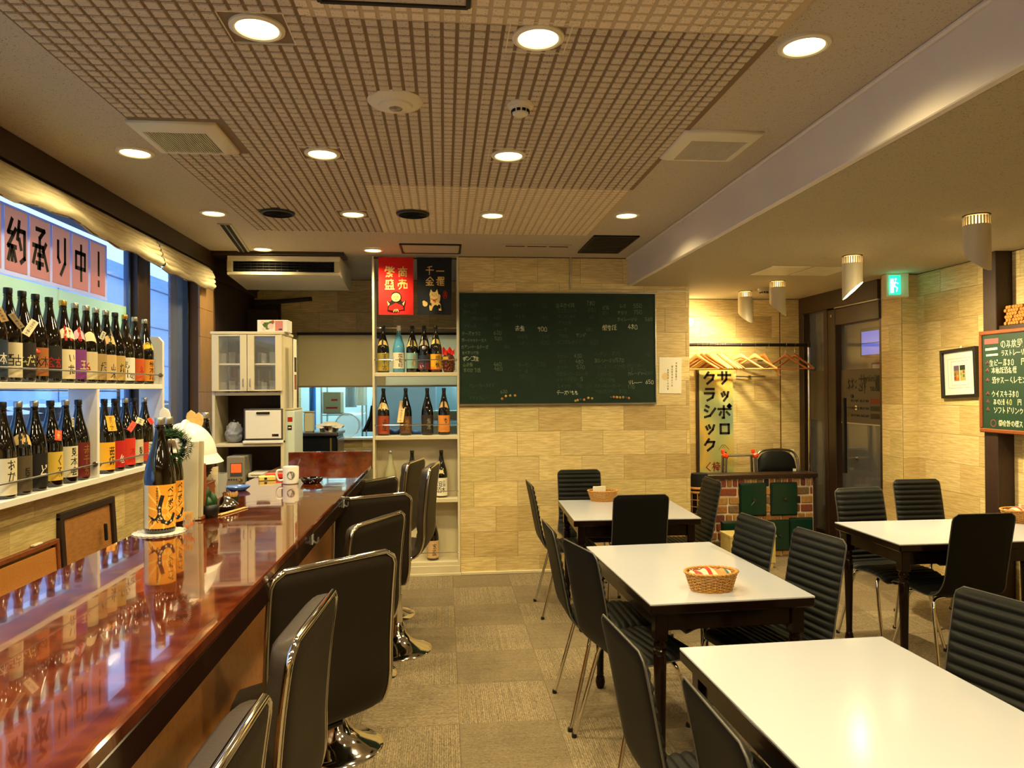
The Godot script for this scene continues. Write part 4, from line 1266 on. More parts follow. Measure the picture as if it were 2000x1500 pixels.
func stools() -> void:
	# z forward in its own axes: the sitter looks along +z
	var L := shell_line([Vector2(0.215, 0.50), Vector2(0.19, 0.535), Vector2(0.08, 0.535), Vector2(-0.08, 0.525), Vector2(-0.150, 0.545), Vector2(-0.185, 0.62), Vector2(-0.190, 0.75), Vector2(-0.203, 0.90), Vector2(-0.222, 1.035)], 8)
	# side line runs from the seat's front to the top: left of travel points up and forward when mirrored
	var total: float = L[1][-1]
	var pad := func(s: float, _u: float) -> float:
		var seam := absf(sin(PI * (s - 0.03) / 0.098))
		return -(0.010 + 0.040 * smoothstep(0.0, 0.10, s) * (0.80 + 0.20 * pow(seam, 0.35)))
	var bk := func(_s: float, _u: float) -> float: return 0.016
	var st := thing("bar_stool", "nearest bar stool, cut off at the picture's lower left", "bar stool", Vector3.ZERO, 0.0, "dark leather bar stools along the counter")
	part("cushion", shell_half(L, 0.0, total, 0.205, 0.208, 0.05, pad, 72, 14, true), M.leather_brown, st)
	part("back_cover", shell_half(L, 0.0, total, 0.205, 0.208, 0.05, bk, 40, 12, false), M.leather_back, st)
	part("chrome_rim", shell_rim(L, 0.001, total - 0.001, 0.207, 0.210, 0.05, 0.0085, 0.004, 10), M.chrome, st)
	part("seat_plate", bx(V(0, 0.488, 0.0), V(0.20, 0.022, 0.20), 0.006), M.black, st)
	part("lever", G.new().tube(spline([V(0.02, 0.475, 0.0), V(0.12, 0.470, 0.03), V(0.19, 0.468, 0.06), V(0.215, 0.462, 0.07)]), 0.005, 8), M.chrome, st)
	part("gas_column", G.new().lathe([Vector2(0.021, 0.18), Vector2(0.021, 0.40), Vector2(0.016, 0.40), Vector2(0.016, 0.485)], 24), M.chrome, st)
	part("sleeve", G.new().lathe([Vector2(0.034, 0.04), Vector2(0.029, 0.10), Vector2(0.0285, 0.33), Vector2(0.021, 0.335)], 24), M.chrome, st)
	part("footrest", G.new().tube(spline([V(0.028, 0.27, 0.0), V(0.10, 0.26, 0.03), V(0.13, 0.255, 0.12), V(0.0, 0.252, 0.19), V(-0.13, 0.255, 0.12), V(-0.10, 0.26, 0.03), V(-0.028, 0.27, 0.0)]), 0.009, 8), M.chrome, st)
	part("base", G.new().lathe([Vector2(0.202, 0.0), Vector2(0.202, 0.006), Vector2(0.196, 0.012), Vector2(0.165, 0.022), Vector2(0.118, 0.040), Vector2(0.078, 0.066), Vector2(0.052, 0.10), Vector2(0.040, 0.135), Vector2(0.034, 0.16), Vector2(0.030, 0.165)], 48), M.chrome, st)
	# centre x, z, back normal x, z, extra height
	var spots := [[-0.535, -1.069, 1.0, 0.03, 0.01, ""],
		[-0.515, -1.658, 1.0, 0.06, 0.012, "second bar stool from the front, seen edge-on with its chrome rim towards the camera"],
		[-0.462, -2.310, 0.65, 0.76, 0.012, "bar stool whose broad black back squarely faces this way in the middle of the row"],
		[-0.475, -3.160, 0.89, 0.45, -0.03, "bar stool whose brown back shows in front of the second broad black back"],
		[-0.467, -3.934, 0.46, 0.89, -0.035, "farther bar stool with broad black back facing this way, behind the brown-backed one"],
		[-0.605, -4.585, 0.8, 0.6, -0.04, "bar stool mostly hidden, only its chrome corner above the farther broad back"],
		[-0.411, -4.960, 0.97, 0.25, 0.03, "raised bar stool showing the seams of its padded front, by the bottle shelves"],
		[-0.285, -4.30, 0.99, 0.13, 0.065, "raised bar stool seen from the side in front of the bottle shelves"]]
	for i in spots.size():
		var q: Array = spots[i]
		var turn := atan2(-q[2], -q[3])
		if i == 0:
			st.position = V(q[0], 0, q[1])
			st.rotation.y = turn
		else:
			var o := copy(st, q[5], V(q[0], 0, q[1]), turn)
			if q[4] != 0.0:
				for ch in o.get_children():
					var nm := String(ch.name)
					if not (nm.begins_with("base") or nm.begins_with("sleeve") or nm.begins_with("footrest")):
						ch.position.y += q[4]

func counter_items(TY: float) -> void:
	# two large bottles with the horseshoe label
	var s1 := horseshoe_bottle("foremost tall sake bottle on the counter, its yellow horseshoe label fully in view", V(-0.984, TY + 0.0032, -2.575), 0.42)
	horseshoe_bottle("tall sake bottle with yellow horseshoe label behind the foremost one, wreath on its neck", V(-1.002, TY, -2.70), 0.55)
	# lace doily
	var dl := thing("doily", "round white lace doily under the foremost counter bottle", "doily", V(-0.985, TY, -2.575))
	var ring := []
	for k in 48:
		var a := TAU * k / 48.0
		ring.append(Vector2(cos(a), sin(a)) * (0.072 + 0.006 * absf(sin(a * 12.0))))
	var dg := G.new()
	dg.fill(ring, plane_map(V(0, 0.0032, 0), Vector3.RIGHT, Vector3.FORWARD))
	for k in 48:
		var a: Vector2 = ring[k]
		var b: Vector2 = ring[(k + 1) % 48]
		dg.quad(V(a.x, 0, -a.y), V(b.x, 0, -b.y), V(b.x, 0.0032, -b.y), V(a.x, 0.0032, -a.y), V(a.x, 0, -a.y).normalized())
	part("cloth", dg, M.white, dl)
	for k in 24:
		var a := TAU * k / 24.0
		part("scallop", G.new().tube(range(9).map(func(i: int): return V(cos(a) * 0.078 + cos(TAU * i / 9.0) * 0.008, 0.0022, sin(a) * 0.078 + sin(TAU * i / 9.0) * 0.008)), 0.0018, 5, true), M.white, dl)
	# menu board
	var mb := thing("menu_holder", "pale wooden menu board standing behind the counter bottles", "menu board", V(-1.02, TY, -2.80), 0.0)
	part("board", G.new().box(V(0, 0.150, 0), V(0.182, 0.296, 0.012), 0.002, Basis(Vector3.RIGHT, -0.05)), M.cream, mb)
	part("edge_face", G.new().box(V(0.097, 0.150, -0.008), V(0.013, 0.298, 0.022), 0.002, Basis(Vector3.RIGHT, -0.05)), M.cream_dark, mb)
	part("stand_back", G.new().box(V(0.095, 0.105, -0.042), V(0.016, 0.21, 0.03), 0.002, Basis(Vector3.RIGHT, 0.1)), M.crate, mb)
	part("foot", bx(V(0.02, 0.008, -0.02), V(0.17, 0.016, 0.06), 0.003), M.crate, mb)
	# wreath
	var w := thing("wreath", "small green wreath with silver bow hung on the second counter bottle", "wreath", V(-0.968, 1.352, -2.640), 0.3)
	var nd := G.new()
	for i in 1500:
		var a := rng.randf() * TAU
		var rr := 0.048 + rng.randf_range(-0.013, 0.013)
		var p := V(cos(a) * rr, sin(a) * rr, rng.randf_range(-0.008, 0.010))
		var d := V(rng.randf_range(-1, 1), rng.randf_range(-1, 1), rng.randf_range(-0.6, 1)).normalized() * 0.019
		nd.tube([p, p + d], 0.0013, 3, false, 0.0003)
	var ndl := part("needles", nd, M.pine_green, w)
	ndl.set_meta("kind", "stuff")
	part("ring", G.new().tube(range(24).map(func(i: int): return V(cos(TAU * i / 24.0) * 0.043, sin(TAU * i / 24.0) * 0.043, 0)), 0.008, 6, true), M.pine_green, w)
	for k in 7:
		var a := 3.4 + k * 0.55
		part("bauble", G.new().lathe(ball(0.0085), 14, V(cos(a) * 0.046, sin(a) * 0.046, 0.016)), M.chrome if k % 2 else mat("navy_bauble", Color(0.04, 0.06, 0.10), 0.1, 0.5), w)
	var bow := part("bow", G.new(), M.silver_cap, w)
	var bg := G.new()
	for s in [-1.0, 1.0]:
		var sg: float = s
		bg.patch(10, 2, func(u: float, v: float) -> Vector3:
			var a := u * TAU
			return V(sg * (0.014 - 0.014 * cos(a)), 0.030 + 0.010 * sin(a), 0.018 + (v - 0.5) * 0.016))
		bg.patch(6, 1, func(u: float, v: float) -> Vector3: return V(sg * (0.004 + 0.008 * u) + (v - 0.5) * 0.013, 0.028 - 0.05 * u, 0.020 + 0.003 * sin(u * 8.0)))
	bow.mesh = bg.mesh()
	for k in 16:
		var a := -0.9 + k * 0.11
		part("frosted_twig", rod(V(cos(a) * 0.045, sin(a) * 0.045, 0.01), V(cos(a) * 0.062, sin(a) * 0.062 + 0.004, 0.018), 0.0016, 4), M.white, w)
	# toothpick glass in front
	toothpicks("little glass of wooden toothpicks beside the doily", V(-0.893, TY, -2.59), 0.020, 0.062, M.glass_clear, true)
	toothpicks("green toothpick cup behind the silver sauce pot", V(-0.905, TY, -3.15), 0.026, 0.052, mat("green_cup", Color(0.10, 0.22, 0.12), 0.2), false)
	# helmet on a striped wooden tub on a crate
	var cr := thing("crate", "small striped wooden crate under the dark tub", "crate", V(-1.03, TY, -3.0))
	for k in 4:
		part("side", [lh(V(-0.075, 0, 0.066), V(0.075, 0.11, 0.075), 0.002), lh(V(-0.075, 0, -0.075), V(0.075, 0.11, -0.066), 0.002), lh(V(0.066, 0, -0.066), V(0.075, 0.11, 0.066), 0.002), lh(V(-0.075, 0, -0.066), V(-0.066, 0.11, 0.066), 0.002)][k], M.crate, cr)
	part("lid", lh(V(-0.078, 0.11, -0.078), V(0.078, 0.118, 0.078), 0.002), M.crate, cr)
	var tb := thing("tub", "dark striped wooden tub on the crate under the white helmet", "tub", V(-1.03, TY + 0.118, -3.0))
	part("bowl", G.new().lathe([Vector2(0.0, 0.0), Vector2(0.045, 0.0), Vector2(0.070, 0.025), Vector2(0.088, 0.07), Vector2(0.097, 0.12), Vector2(0.092, 0.122), Vector2(0.08, 0.07), Vector2(0.0, 0.03)], 40), M.barrel, tb)
	for k in 9:
		var t := k / 8.0
		part("stripe", G.new().tube(range(36).map(func(i: int): return V(cos(TAU * i / 36.0), 0, sin(TAU * i / 36.0)) * lerpf(0.067, 0.095, sqrt(t)) + V(0, 0.022 + t * 0.09, 0)), 0.0018, 5, true), M.dark_post, tb)
	var hm := thing("helmet", "white plastic safety helmet resting on the dark tub", "helmet", V(-1.043, TY + 0.205, -2.99), 0.15)
	part("dome", G.new().patch(40, 18, func(u: float, v: float) -> Vector3:
		var a := u * TAU
		var b := v * PI * 0.5
		var rx := 0.118
		var r := cos(b)
		return V(cos(a) * rx * r * 1.0, 0.016 + sin(b) * 0.142, sin(a) * rx * 1.12 * r), false, true), M.white, hm)
	part("brim", G.new().lathe([Vector2(0.119, 0.020), Vector2(0.126, 0.006), Vector2(0.142, -0.006), Vector2(0.146, -0.004), Vector2(0.132, 0.014), Vector2(0.120, 0.030)], 48, Vector3.ZERO, Basis(), 0.98, 1.1), M.white, hm)
	part("crest", G.new().tube(range(20).map(func(i: int):
		var b := PI * (0.12 + 0.76 * i / 19.0)
		return V(0, 0.016 + sin(b) * 0.143, cos(b) * 0.1325)), 0.011, 8), M.white, hm)
	part("headband", G.new().lathe([Vector2(0.105, -0.02), Vector2(0.105, 0.012)], 32), M.black, hm)
	# things behind it
	bottle("sake_bottle", "dark bottle with silver cap peeping over the white helmet", "", V(-1.038, TY, -3.215), 0.5, "dark_glass", "silver_cap", [Color(0.80, 0.74, 0.6), "ink", "本/", 0.02, 0.16, 1.2])
	for k in [[V(-1.045, TY + 0.225, -2.84), M.white, "white rice paddle standing behind the wreath", 0.12], [V(-1.050, TY + 0.205, -3.105), M.pale_wood, "taller orange wooden spatula behind the helmet", 0.05], [V(-1.044, TY + 0.195, -3.110), M.pale_wood, "shorter orange wooden spatula behind the helmet", -0.06]]:
		var pd := thing("spatula", k[2], "spatula", k[0], 0.3, "spatulas behind the helmet")
		pd.rotation.z = k[3]
		part("blade", G.new().patch(12, 6, func(u: float, v: float) -> Vector3:
			var a := u * TAU
			return V(cos(a) * 0.021 * sqrt(maxf(0.0, 1.0 - pow(2.0 * v - 1.0, 2.0))), 0.13 + v * 0.075, sin(a) * 0.004), false, true), k[1], pd)
		part("handle", G.new().tube([V(0, 0.0, 0), V(0, 0.15, 0)], 0.007, 8), k[1], pd)
	var sv := thing("utensil_jar", "dark jar hidden behind the helmet holding the spatulas", "jar", V(-1.048, TY, -3.108))
	part("jar", G.new().lathe([Vector2(0.0, 0.0), Vector2(0.015, 0.0), Vector2(0.017, 0.01), Vector2(0.017, 0.23), Vector2(0.0145, 0.23), Vector2(0.0145, 0.02), Vector2(0, 0.02)], 24), M.barrel, sv)
	var sb := thing("paddle_jar", "pale jar behind the wreath holding the white paddle", "jar", V(-1.045, TY, -2.845))
	part("jar", G.new().lathe([Vector2(0.0, 0.0), Vector2(0.018, 0.0), Vector2(0.020, 0.01), Vector2(0.020, 0.235), Vector2(0.017, 0.235), Vector2(0.017, 0.02), Vector2(0, 0.02)], 20), M.barrel, sb)
	# green pickle-shaped jar cover and sauce pot
	var gv := thing("vase", "dark green leaf-shaped ornament in a black pot beside the menu board", "ornament", V(-0.91, TY, -2.86))
	part("pot", G.new().lathe([Vector2(0.0, 0.0), Vector2(0.024, 0.0), Vector2(0.034, 0.012), Vector2(0.037, 0.03), Vector2(0.034, 0.045), Vector2(0.028, 0.05)], 24), M.black, gv)
	for k in [[-0.014, 0.118, 0.2], [0.014, 0.098, -0.15], [0.0, 0.08, 0.0]]:
		var q: Array = k
		part("leaf", G.new().patch(16, 10, func(u: float, v: float) -> Vector3:
			var a := u * TAU
			var r := 0.019 * pow(sin(PI * clampf(v * 0.93 + 0.05, 0, 1)), 0.7)
			return V(q[0] + cos(a) * r + q[2] * (v - 0.3) * 0.05, 0.03 + v * (q[1] - 0.03), sin(a) * r * 0.8 + (0.012 if q[2] == 0.0 else 0.0)), false, true), mat("leaf_green", Color(0.07, 0.24, 0.09), 0.35), gv)
	var sp := thing("sauce_pot", "low silver sauce pot with conical lid on the counter", "pot", V(-0.90, TY, -3.02))
	part("bowl", G.new().lathe([Vector2(0.0, 0.0), Vector2(0.03, 0.0), Vector2(0.044, 0.010), Vector2(0.050, 0.022)], 28), M.dark_post, sp)
	part("lid", G.new().lathe([Vector2(0.054, 0.020), Vector2(0.052, 0.026), Vector2(0.034, 0.042), Vector2(0.016, 0.054), Vector2(0.008, 0.058), Vector2(0.008, 0.066), Vector2(0.011, 0.072), Vector2(0.0, 0.076)], 32), M.chrome, sp)
	for k in [[0.0, "upper chopstick of the pale pair by the sauce pot"], [0.011, "lower chopstick of the pale pair by the sauce pot"]]:
		var cs := thing("chopstick", k[1], "chopstick", V(-0.855 + k[0], TY + 0.004, -2.97), 0.0, "chopstick pair on the counter")
		part("stick", G.new().tube([V(-0.03, 0, 0.09), V(0.025, 0.0, -0.09)], 0.0035, 6, false, 0.002), M.pale_wood, cs)
	var tg := thing("tall_glass", "tall clear tumbler with printed mark behind the toothpick cup", "glass", V(-0.985, TY, -3.21))
	part("tumbler", G.new().lathe([Vector2(0.0, 0.004), Vector2(0.024, 0.0), Vector2(0.030, 0.002), Vector2(0.040, 0.13), Vector2(0.038, 0.13), Vector2(0.029, 0.012), Vector2(0.0, 0.010)], 28), M.glass_tumbler, tg)
	var wd := thing("wet_towel_dish", "blue and white dish at the counter's back edge below the stereo", "dish", V(-1.01, TY, -3.60))
	part("dish", G.new().lathe([Vector2(0.0, 0.0), Vector2(0.035, 0.0), Vector2(0.055, 0.014), Vector2(0.058, 0.022), Vector2(0.052, 0.018), Vector2(0.0, 0.008)], 28), mat("blue_dish", Color(0.30, 0.45, 0.75), 0.15), wd)
	# mug
	var mg := thing("mug", "white coffee mug with round dark green emblem on the counter", "mug", V(-0.805, TY, -3.83), 0.22)
	part("cup", G.new().lathe([Vector2(0.0, 0.0), Vector2(0.036, 0.0), Vector2(0.040, 0.004), Vector2(0.041, 0.086), Vector2(0.040, 0.090), Vector2(0.037, 0.086), Vector2(0.036, 0.010), Vector2(0.0, 0.008)], 36), M.white, mg)
	part("coffee", G.new().lathe([Vector2(0.0, 0.070), Vector2(0.0365, 0.070)], 28), M.dark_post, mg)
	part("handle", G.new().tube(spline([V(-0.039, 0.072, 0.0), V(-0.066, 0.070, 0.0), V(-0.071, 0.045, 0.0), V(-0.060, 0.020, 0.0), V(-0.039, 0.020, 0.0)]), 0.0055, 8), M.white, mg)
	var r := 0.0416
	var mf := func(u: float, v: float) -> Vector3: return V(sin(u / r) * r, 0.047 + v, cos(u / r) * r)
	var em := G.new()
	var em2 := G.new()
	em.fill(circle(0.0, 0.0, 0.0205, 28), mf)
	var r3 := 0.0420
	var mf2 := func(u: float, v: float) -> Vector3: return V(sin(u / r3) * r3, 0.047 + v, cos(u / r3) * r3)
	em2.stroke(circle(0.0, 0.0, 0.0175, 24, true), 0.0012, mf2, 0.004)
	em2.stroke(circle(0.0, 0.0, 0.0115, 24, true), 0.0012, mf2, 0.004)
	for st in [[0, 0.009, -0.003, 0.006, 0, 0.003, 0.003, 0.006, 0, 0.009], [-0.009, 0.002, -0.005, -0.002, -0.006, -0.008], [0.009, 0.002, 0.005, -0.002, 0.006, -0.008], [-0.002, 0.002, -0.003, -0.009], [0.002, 0.002, 0.003, -0.009], [-0.005, 0.008, -0.007, 0.003], [0.005, 0.008, 0.007, 0.003]]:
		em2.stroke(P2(st), 0.0014, mf2, 0.004)
	var eb := part("emblem", em, mat("emblem_green", Color(0.03, 0.17, 0.12), 0.4), mg)
	part("emblem_print", em2, M.white, eb)
	solo("stirrer", "thin metal spoon handle leaning out of the white mug", "spoon", rod(V(-0.80, TY + 0.012, -3.84), V(-0.762, TY + 0.125, -3.86), 0.0018, 6), M.chrome)
	# ashtray
	var at := thing("ashtray", "black glass ashtray with notched rim on the counter", "ashtray", V(-0.70, TY, -3.84))
	part("bowl", G.new().patch(48, 8, func(u: float, v: float) -> Vector3:
		var a := u * TAU
		var k := int(round(v * 8.0))
		var rr: float = [0.0, 0.040, 0.046, 0.054, 0.058, 0.050, 0.042, 0.034, 0.0][k]
		var y: float = [0.0, 0.0, 0.004, 0.020, 0.028, 0.029, 0.020, 0.010, 0.008][k]
		if k >= 3 and k <= 5:
			rr += 0.003 * sin(a * 10.0)
			y -= 0.006 * maxf(0.0, cos(a * 3.0) - 0.7) / 0.3
		return V(cos(a) * rr, y, sin(a) * rr), false, true), M.dark_glass, at)
	# packets
	var pk := thing("packet", "small yellow packet with tiny dark mark near the white mug", "packet", V(-0.965, TY, -3.99), 0.35)
	part("box", bx(V(0, 0.012, 0), V(0.085, 0.022, 0.055), 0.002), mat("packet_yellow", Color(0.90, 0.80, 0.42), 0.4), pk)
	part("print", bx(V(-0.01, 0.012, 0.0278), V(0.014, 0.012, 0.0006)), M.black, pk)
	var p2 := thing("packet", "small red packet lying behind the yellow one on the counter", "packet", V(-0.945, TY, -4.09), 0.1)
	part("box", bx(V(0, 0.014, 0), V(0.10, 0.026, 0.06), 0.003), mat("packet_red", Color(0.80, 0.20, 0.13), 0.4), p2)

func ball(r: float) -> Array:
	return range(9).map(func(i: int): return Vector2(maxf(0.0, r * sin(PI * i / 8.0)), -r * cos(PI * i / 8.0)))

func circle(x: float, y: float, r: float, n := 24, shut := false) -> Array:
	return range(n + (1 if shut else 0)).map(func(i: int): return Vector2(x + r * cos(TAU * i / n), y + r * sin(TAU * i / n)))

func toothpicks(label: String, at: Vector3, r: float, h: float, m: Material, front: bool) -> void:
	var t := thing("toothpick_cup", label, "toothpick cup", at)
	part("cup", G.new().lathe([Vector2(0.0, 0.002), Vector2(r * 0.7, 0.0), Vector2(r * 0.75, 0.003), Vector2(r, h * 0.72), Vector2(r * 0.93, h * 0.72), Vector2(r * 0.7, 0.008), Vector2(0.0, 0.008)], 24), m, t)
	var g := G.new()
	for i in 60:
		var a := rng.randf() * TAU
		var q := sqrt(rng.randf()) * r * 0.62
		g.tube([V(cos(a) * q * 0.7, 0.008, sin(a) * q * 0.7), V(cos(a) * q * 1.35, h * rng.randf_range(0.95, 1.12), sin(a) * q * 1.35)], 0.0011, 4)
	part("toothpicks", g, M.pale_wood, t).set_meta("kind", "stuff")
	if front:
		for k in 3:
			part("printed_flower", G.new().lathe([Vector2(0.0, 0.0006), Vector2(0.006, 0.0)], 10, V(sin(k * 0.9) * r * 0.93, h * 0.3 + 0.008 * k, cos(k * 0.9) * r * 0.93), Basis(Vector3.UP, k * 0.9) * Basis(Vector3.RIGHT, PI / 2)), paper(Color(0.85, 0.4, 0.15)), t)

func horseshoe_bottle(label: String, at: Vector3, turn: float) -> Node3D:
	var b := bottle("sake_bottle", label, "horseshoe label bottles on the counter", at, turn, "brown_glass", "silver_cap", [])
	var r := 0.0513
	var mk := func(rr: float) -> Callable: return func(u: float, v: float) -> Vector3: return V(sin(u / rr) * rr, v, cos(u / rr) * rr)
	var lo := 0.018
	var hi := 0.166
	var f0: Callable = mk.call(r)
	var l := part("label", G.new().patch(18, 1, func(u: float, v: float) -> Vector3: return f0.call(lerpf(-0.042, 0.062, u), lerpf(lo, hi, v))), paper(Color(0.93, 0.62, 0.14)), b)
	part("side_strip", G.new().patch(6, 1, func(u: float, v: float) -> Vector3: return f0.call(lerpf(-0.066, -0.042, u), lerpf(lo, hi, v))), paper(Color(0.80, 0.76, 0.62)), b)
	var f1: Callable = mk.call(r + 0.0003)
	var rays := G.new()
	for k in 11:
		var a := TAU * k / 22.0 * 2.0 + 0.1
		var c := Vector2(0.012, 0.075)
		var d := Vector2(cos(a), sin(a))
		var e := Vector2(-d.y, d.x)
		var p := []
		for q in [c + d * 0.012 - e * 0.001, c + d * 0.09 - e * 0.009, c + d * 0.09 + e * 0.009, c + d * 0.012 + e * 0.001]:
			p.append(Vector2(clampf(q.x, -0.041, 0.061), clampf(q.y, lo + 0.001, hi - 0.001)))
		rays.stroke([c + d * 0.012, (p[1] + p[2]) * 0.5], 0.006, f1, 0.008)
	part("sun_rays", rays, paper(Color(0.96, 0.78, 0.36)), l)
	var f2: Callable = mk.call(r + 0.0006)
	var ink := G.new()
	# the horseshoe, open at the top
	ink.stroke([Vector2(0.004, 0.126), Vector2(0.0, 0.110), Vector2(-0.005, 0.088), Vector2(-0.004, 0.062), Vector2(0.006, 0.042), Vector2(0.022, 0.034), Vector2(0.036, 0.042), Vector2(0.046, 0.062)], 0.0125, f2, 0.006)
	for k in 4:
		var s: String = ["バ", "ー", "ボ", "ン"][k]
		ink.text(gl({"バ": "ベ", "ボ": "ポ"}.get(s, s)), 0.033, 0.148 - k * 0.021, 0.018, 0.019, 0.003, f2, 0.006)
	for k in 9:
		ink.text(gl(["本", "格", "焼", "酒", "の", "古", "千", "山", "生"][k]), -0.012, 0.155 - k * 0.0085, 0.006, 0.0065, 0.0009, f2, 0.006)
	# little running horse
	ink.stroke([Vector2(-0.030, 0.055), Vector2(-0.022, 0.049), Vector2(-0.015, 0.052), Vector2(-0.009, 0.063)], 0.007, f2, 0.006)
	for st in [[-0.028, 0.050, -0.034, 0.040], [-0.026, 0.048, -0.028, 0.034], [-0.016, 0.049, -0.010, 0.040], [-0.014, 0.050, -0.004, 0.046], [-0.032, 0.056, -0.039, 0.062], [-0.010, 0.062, -0.003, 0.061]]:
		ink.stroke(P2(st), 0.0028, f2, 0.006)
	part("horseshoe", ink, M.ink, l)
	var f3: Callable = mk.call(r + 0.0009)
	var stars := G.new()
	for q in [[-0.0045, 0.090], [-0.0045, 0.070], [0.001, 0.052], [0.016, 0.0375], [0.034, 0.0405]]:
		for k in 5:
			var a := TAU * k / 5.0 + PI / 2
			stars.stroke([Vector2(q[0], q[1]), Vector2(q[0] + cos(a) * 0.0036, q[1] + sin(a) * 0.0036)], 0.0018, f3)
	part("stars", stars, M.paper, l)
	return b

func rear_corner() -> void:
	# ceiling-hung cooling unit
	var ac := thing("air_conditioner", "cream air conditioning unit hung under the ceiling in the far left corner", "air conditioner", V(-1.275, 2.63, -6.01))
	var g := G.new()
	var o := P2([0.16, -0.005, 0.16, -0.045, 0.135, -0.045, 0.135, -0.128, 0.17, -0.138, 0.165, -0.155, -0.40, -0.20, -0.52, -0.17, -0.54, -0.12, -0.54, -0.005])
	for s in [-0.44, 0.44]:
		g.fill(o, plane_map(V(s, 0, 0), V(0, 0, 1), V(0, 1, 0)))
	for i in o.size():
		var a: Vector2 = o[i]
		var b: Vector2 = o[(i + 1) % o.size()]
		var nn := V(0, a.x - b.x, b.y - a.y).normalized()
		g.quad(V(-0.44, a.y, a.x), V(0.44, a.y, a.x), V(0.44, b.y, b.x), V(-0.44, b.y, b.x), -nn if nn.dot(V(0, (a.y + b.y) * 0.5 + 0.09, (a.x + b.x) * 0.5 + 0.19)) < 0 else nn)
	part("casing", g, M.cream, ac)
	for s in [-0.425, 0.415]:
		part("end_cheek", lh(V(s - 0.022, -0.13, 0.13), V(s + 0.022, -0.04, 0.155), 0.004), M.cream_dark, ac)
	part("outlet", lh(V(-0.40, -0.126, 0.134), V(0.39, -0.046, 0.137)), M.black_matte, ac)
	for k in 3:
		part("louvre", G.new().box(V(-0.005, -0.066 - k * 0.022, 0.146), V(0.78, 0.003, 0.022), 0.001, Basis(Vector3.RIGHT, 0.35)), M.brass_black, ac)
	for k in 16:
		part("guide_vane", bx(V(-0.36 + k * 0.048, -0.086, 0.141), V(0.002, 0.075, 0.010)), M.brass_black, ac)
	part("indicator", bx(V(0.10, -0.118, 0.139), V(0.014, 0.004, 0.002)), M.white, ac)
	part("bottom_seam", lh(V(-0.43, -0.149, 0.14), V(0.43, -0.147, 0.168)), M.cream_dark, ac)
	# dark frame above it
	struct("trim_3", lh(V(-1.86, 2.63, -6.06), V(-0.80, 2.66, -5.83), 0.003), M.dark_wood)
	# brown store door and pipes in the rear corner
	var dr := struct("door_2", lh(V(-1.88, 0, -7.30), V(-1.62, 2.45, -7.26), 0.004), M.dark_post)
	part("pipe", rod(V(-1.86, 2.40, -7.18), V(-1.30, 2.45, -7.18), 0.022, 10), M.dark_post, dr)
	part("panel", lh(V(-1.98, 0, -7.06), V(-1.60, 2.33, -7.03), 0.004), M.dark_post, dr)
	# roller shutter
	var sh := thing("hatch_shutter", "closed beige shutter panel over the kitchen hatch", "shutter", V(-0.66, 0, -7.27))
	part("panel", lh(V(-0.79, 1.585, -0.012), V(0.07, 2.10, 0.0), 0.003), mat("shutter", Color(0.96, 0.93, 0.76), 0.5), sh)
	for k in ["shutter"]:
		M[k].backlight_enabled = true
		M[k].backlight = Color(0.72, 0.60, 0.46)
	part("head_rail", lh(V(-0.80, 2.10, -0.03), V(0.95, 2.125, 0.015), 0.003), M.black, sh)
	part("bottom_rail", lh(V(-0.79, 1.575, -0.016), V(0.95, 1.592, 0.006), 0.003), M.cream_dark, sh)
	part("catch", bx(V(0.01, 2.085, 0.012), V(0.05, 0.045, 0.02), 0.004), mat("grey_blue", Color(0.35, 0.40, 0.46), 0.5), sh)
	part("pull_cord", G.new().tube(spline([V(-0.02, 2.07, 0.014), V(-0.05, 2.02, 0.016), V(-0.03, 1.985, 0.016), V(0.0, 2.0, 0.016), V(0.012, 2.06, 0.014)]), 0.004, 6), M.cream_dark, sh)
	var s2 := thing("hatch_screen", "pale mint screen over the kitchen hatch behind the upper rack bottles", "screen", V(-0.23, 0, -7.27))
	part("panel", lh(V(-0.36, 1.585, -0.012), V(0.52, 2.10, 0.0), 0.003), mat("mint", Color(0.97, 0.94, 0.85), 0.5), s2)
	M.mint.backlight_enabled = true
	M.mint.backlight = Color(0.95, 0.86, 0.74)
	part("edge", lh(V(-0.365, 1.575, -0.014), V(0.52, 1.59, 0.004), 0.003), M.steel, s2)
	cabinet()
	# white appliance column right of the cabinet
	var wa := thing("dispenser", "slim white appliance with red and black stickers beside the cabinet", "appliance", V(-1.145, 0, -5.52))
	part("body", lh(V(-0.04, 0, -0.16), V(0.045, 1.40, 0.16), 0.008), mat("appliance_white", Color(0.80, 0.86, 0.84), 0.35), wa)
	part("top_panel", lh(V(-0.042, 1.40, -0.16), V(0.04, 1.415, 0.16), 0.004), M.cream_dark, wa)
	part("red_sticker", bx(V(0.015, 1.335, 0.161), V(0.034, 0.034, 0.001)), M.red_ink, wa)
	part("black_sticker", bx(V(0.012, 1.275, 0.161), V(0.03, 0.034, 0.001)), M.black, wa)
	part("sticker_print", bx(V(0.012, 1.275, 0.162), V(0.018, 0.008, 0.001)), M.white, wa)
	var bd := thing("calendar_roll", "long pale paper strip hanging on the cabinet's right side", "paper strip", V(-1.112, 1.62, -5.45))
	part("strip", bx(Vector3.ZERO, V(0.006, 0.62, 0.10), 0.001), M.paper, bd)
	for k in 2:
		part("print", bx(V(0.0035, 0.12 - k * 0.13, 0.0), V(0.0012, 0.11, 0.07)), [M.dark_post, paper(Color(0.55, 0.30, 0.15))][k], bd)
	# steel undercounter fridge with tubs
	var fr := thing("steel_fridge", "dark steel undercounter fridge in front of the kitchen hatch", "fridge", V(-1.14, 0, -6.75))
	part("body", lh(V(-0.20, 0, -0.30), V(0.16, 1.13, 0.14), 0.01), mat("dark_steel", Color(0.16, 0.18, 0.19), 0.3, 0.7), fr)
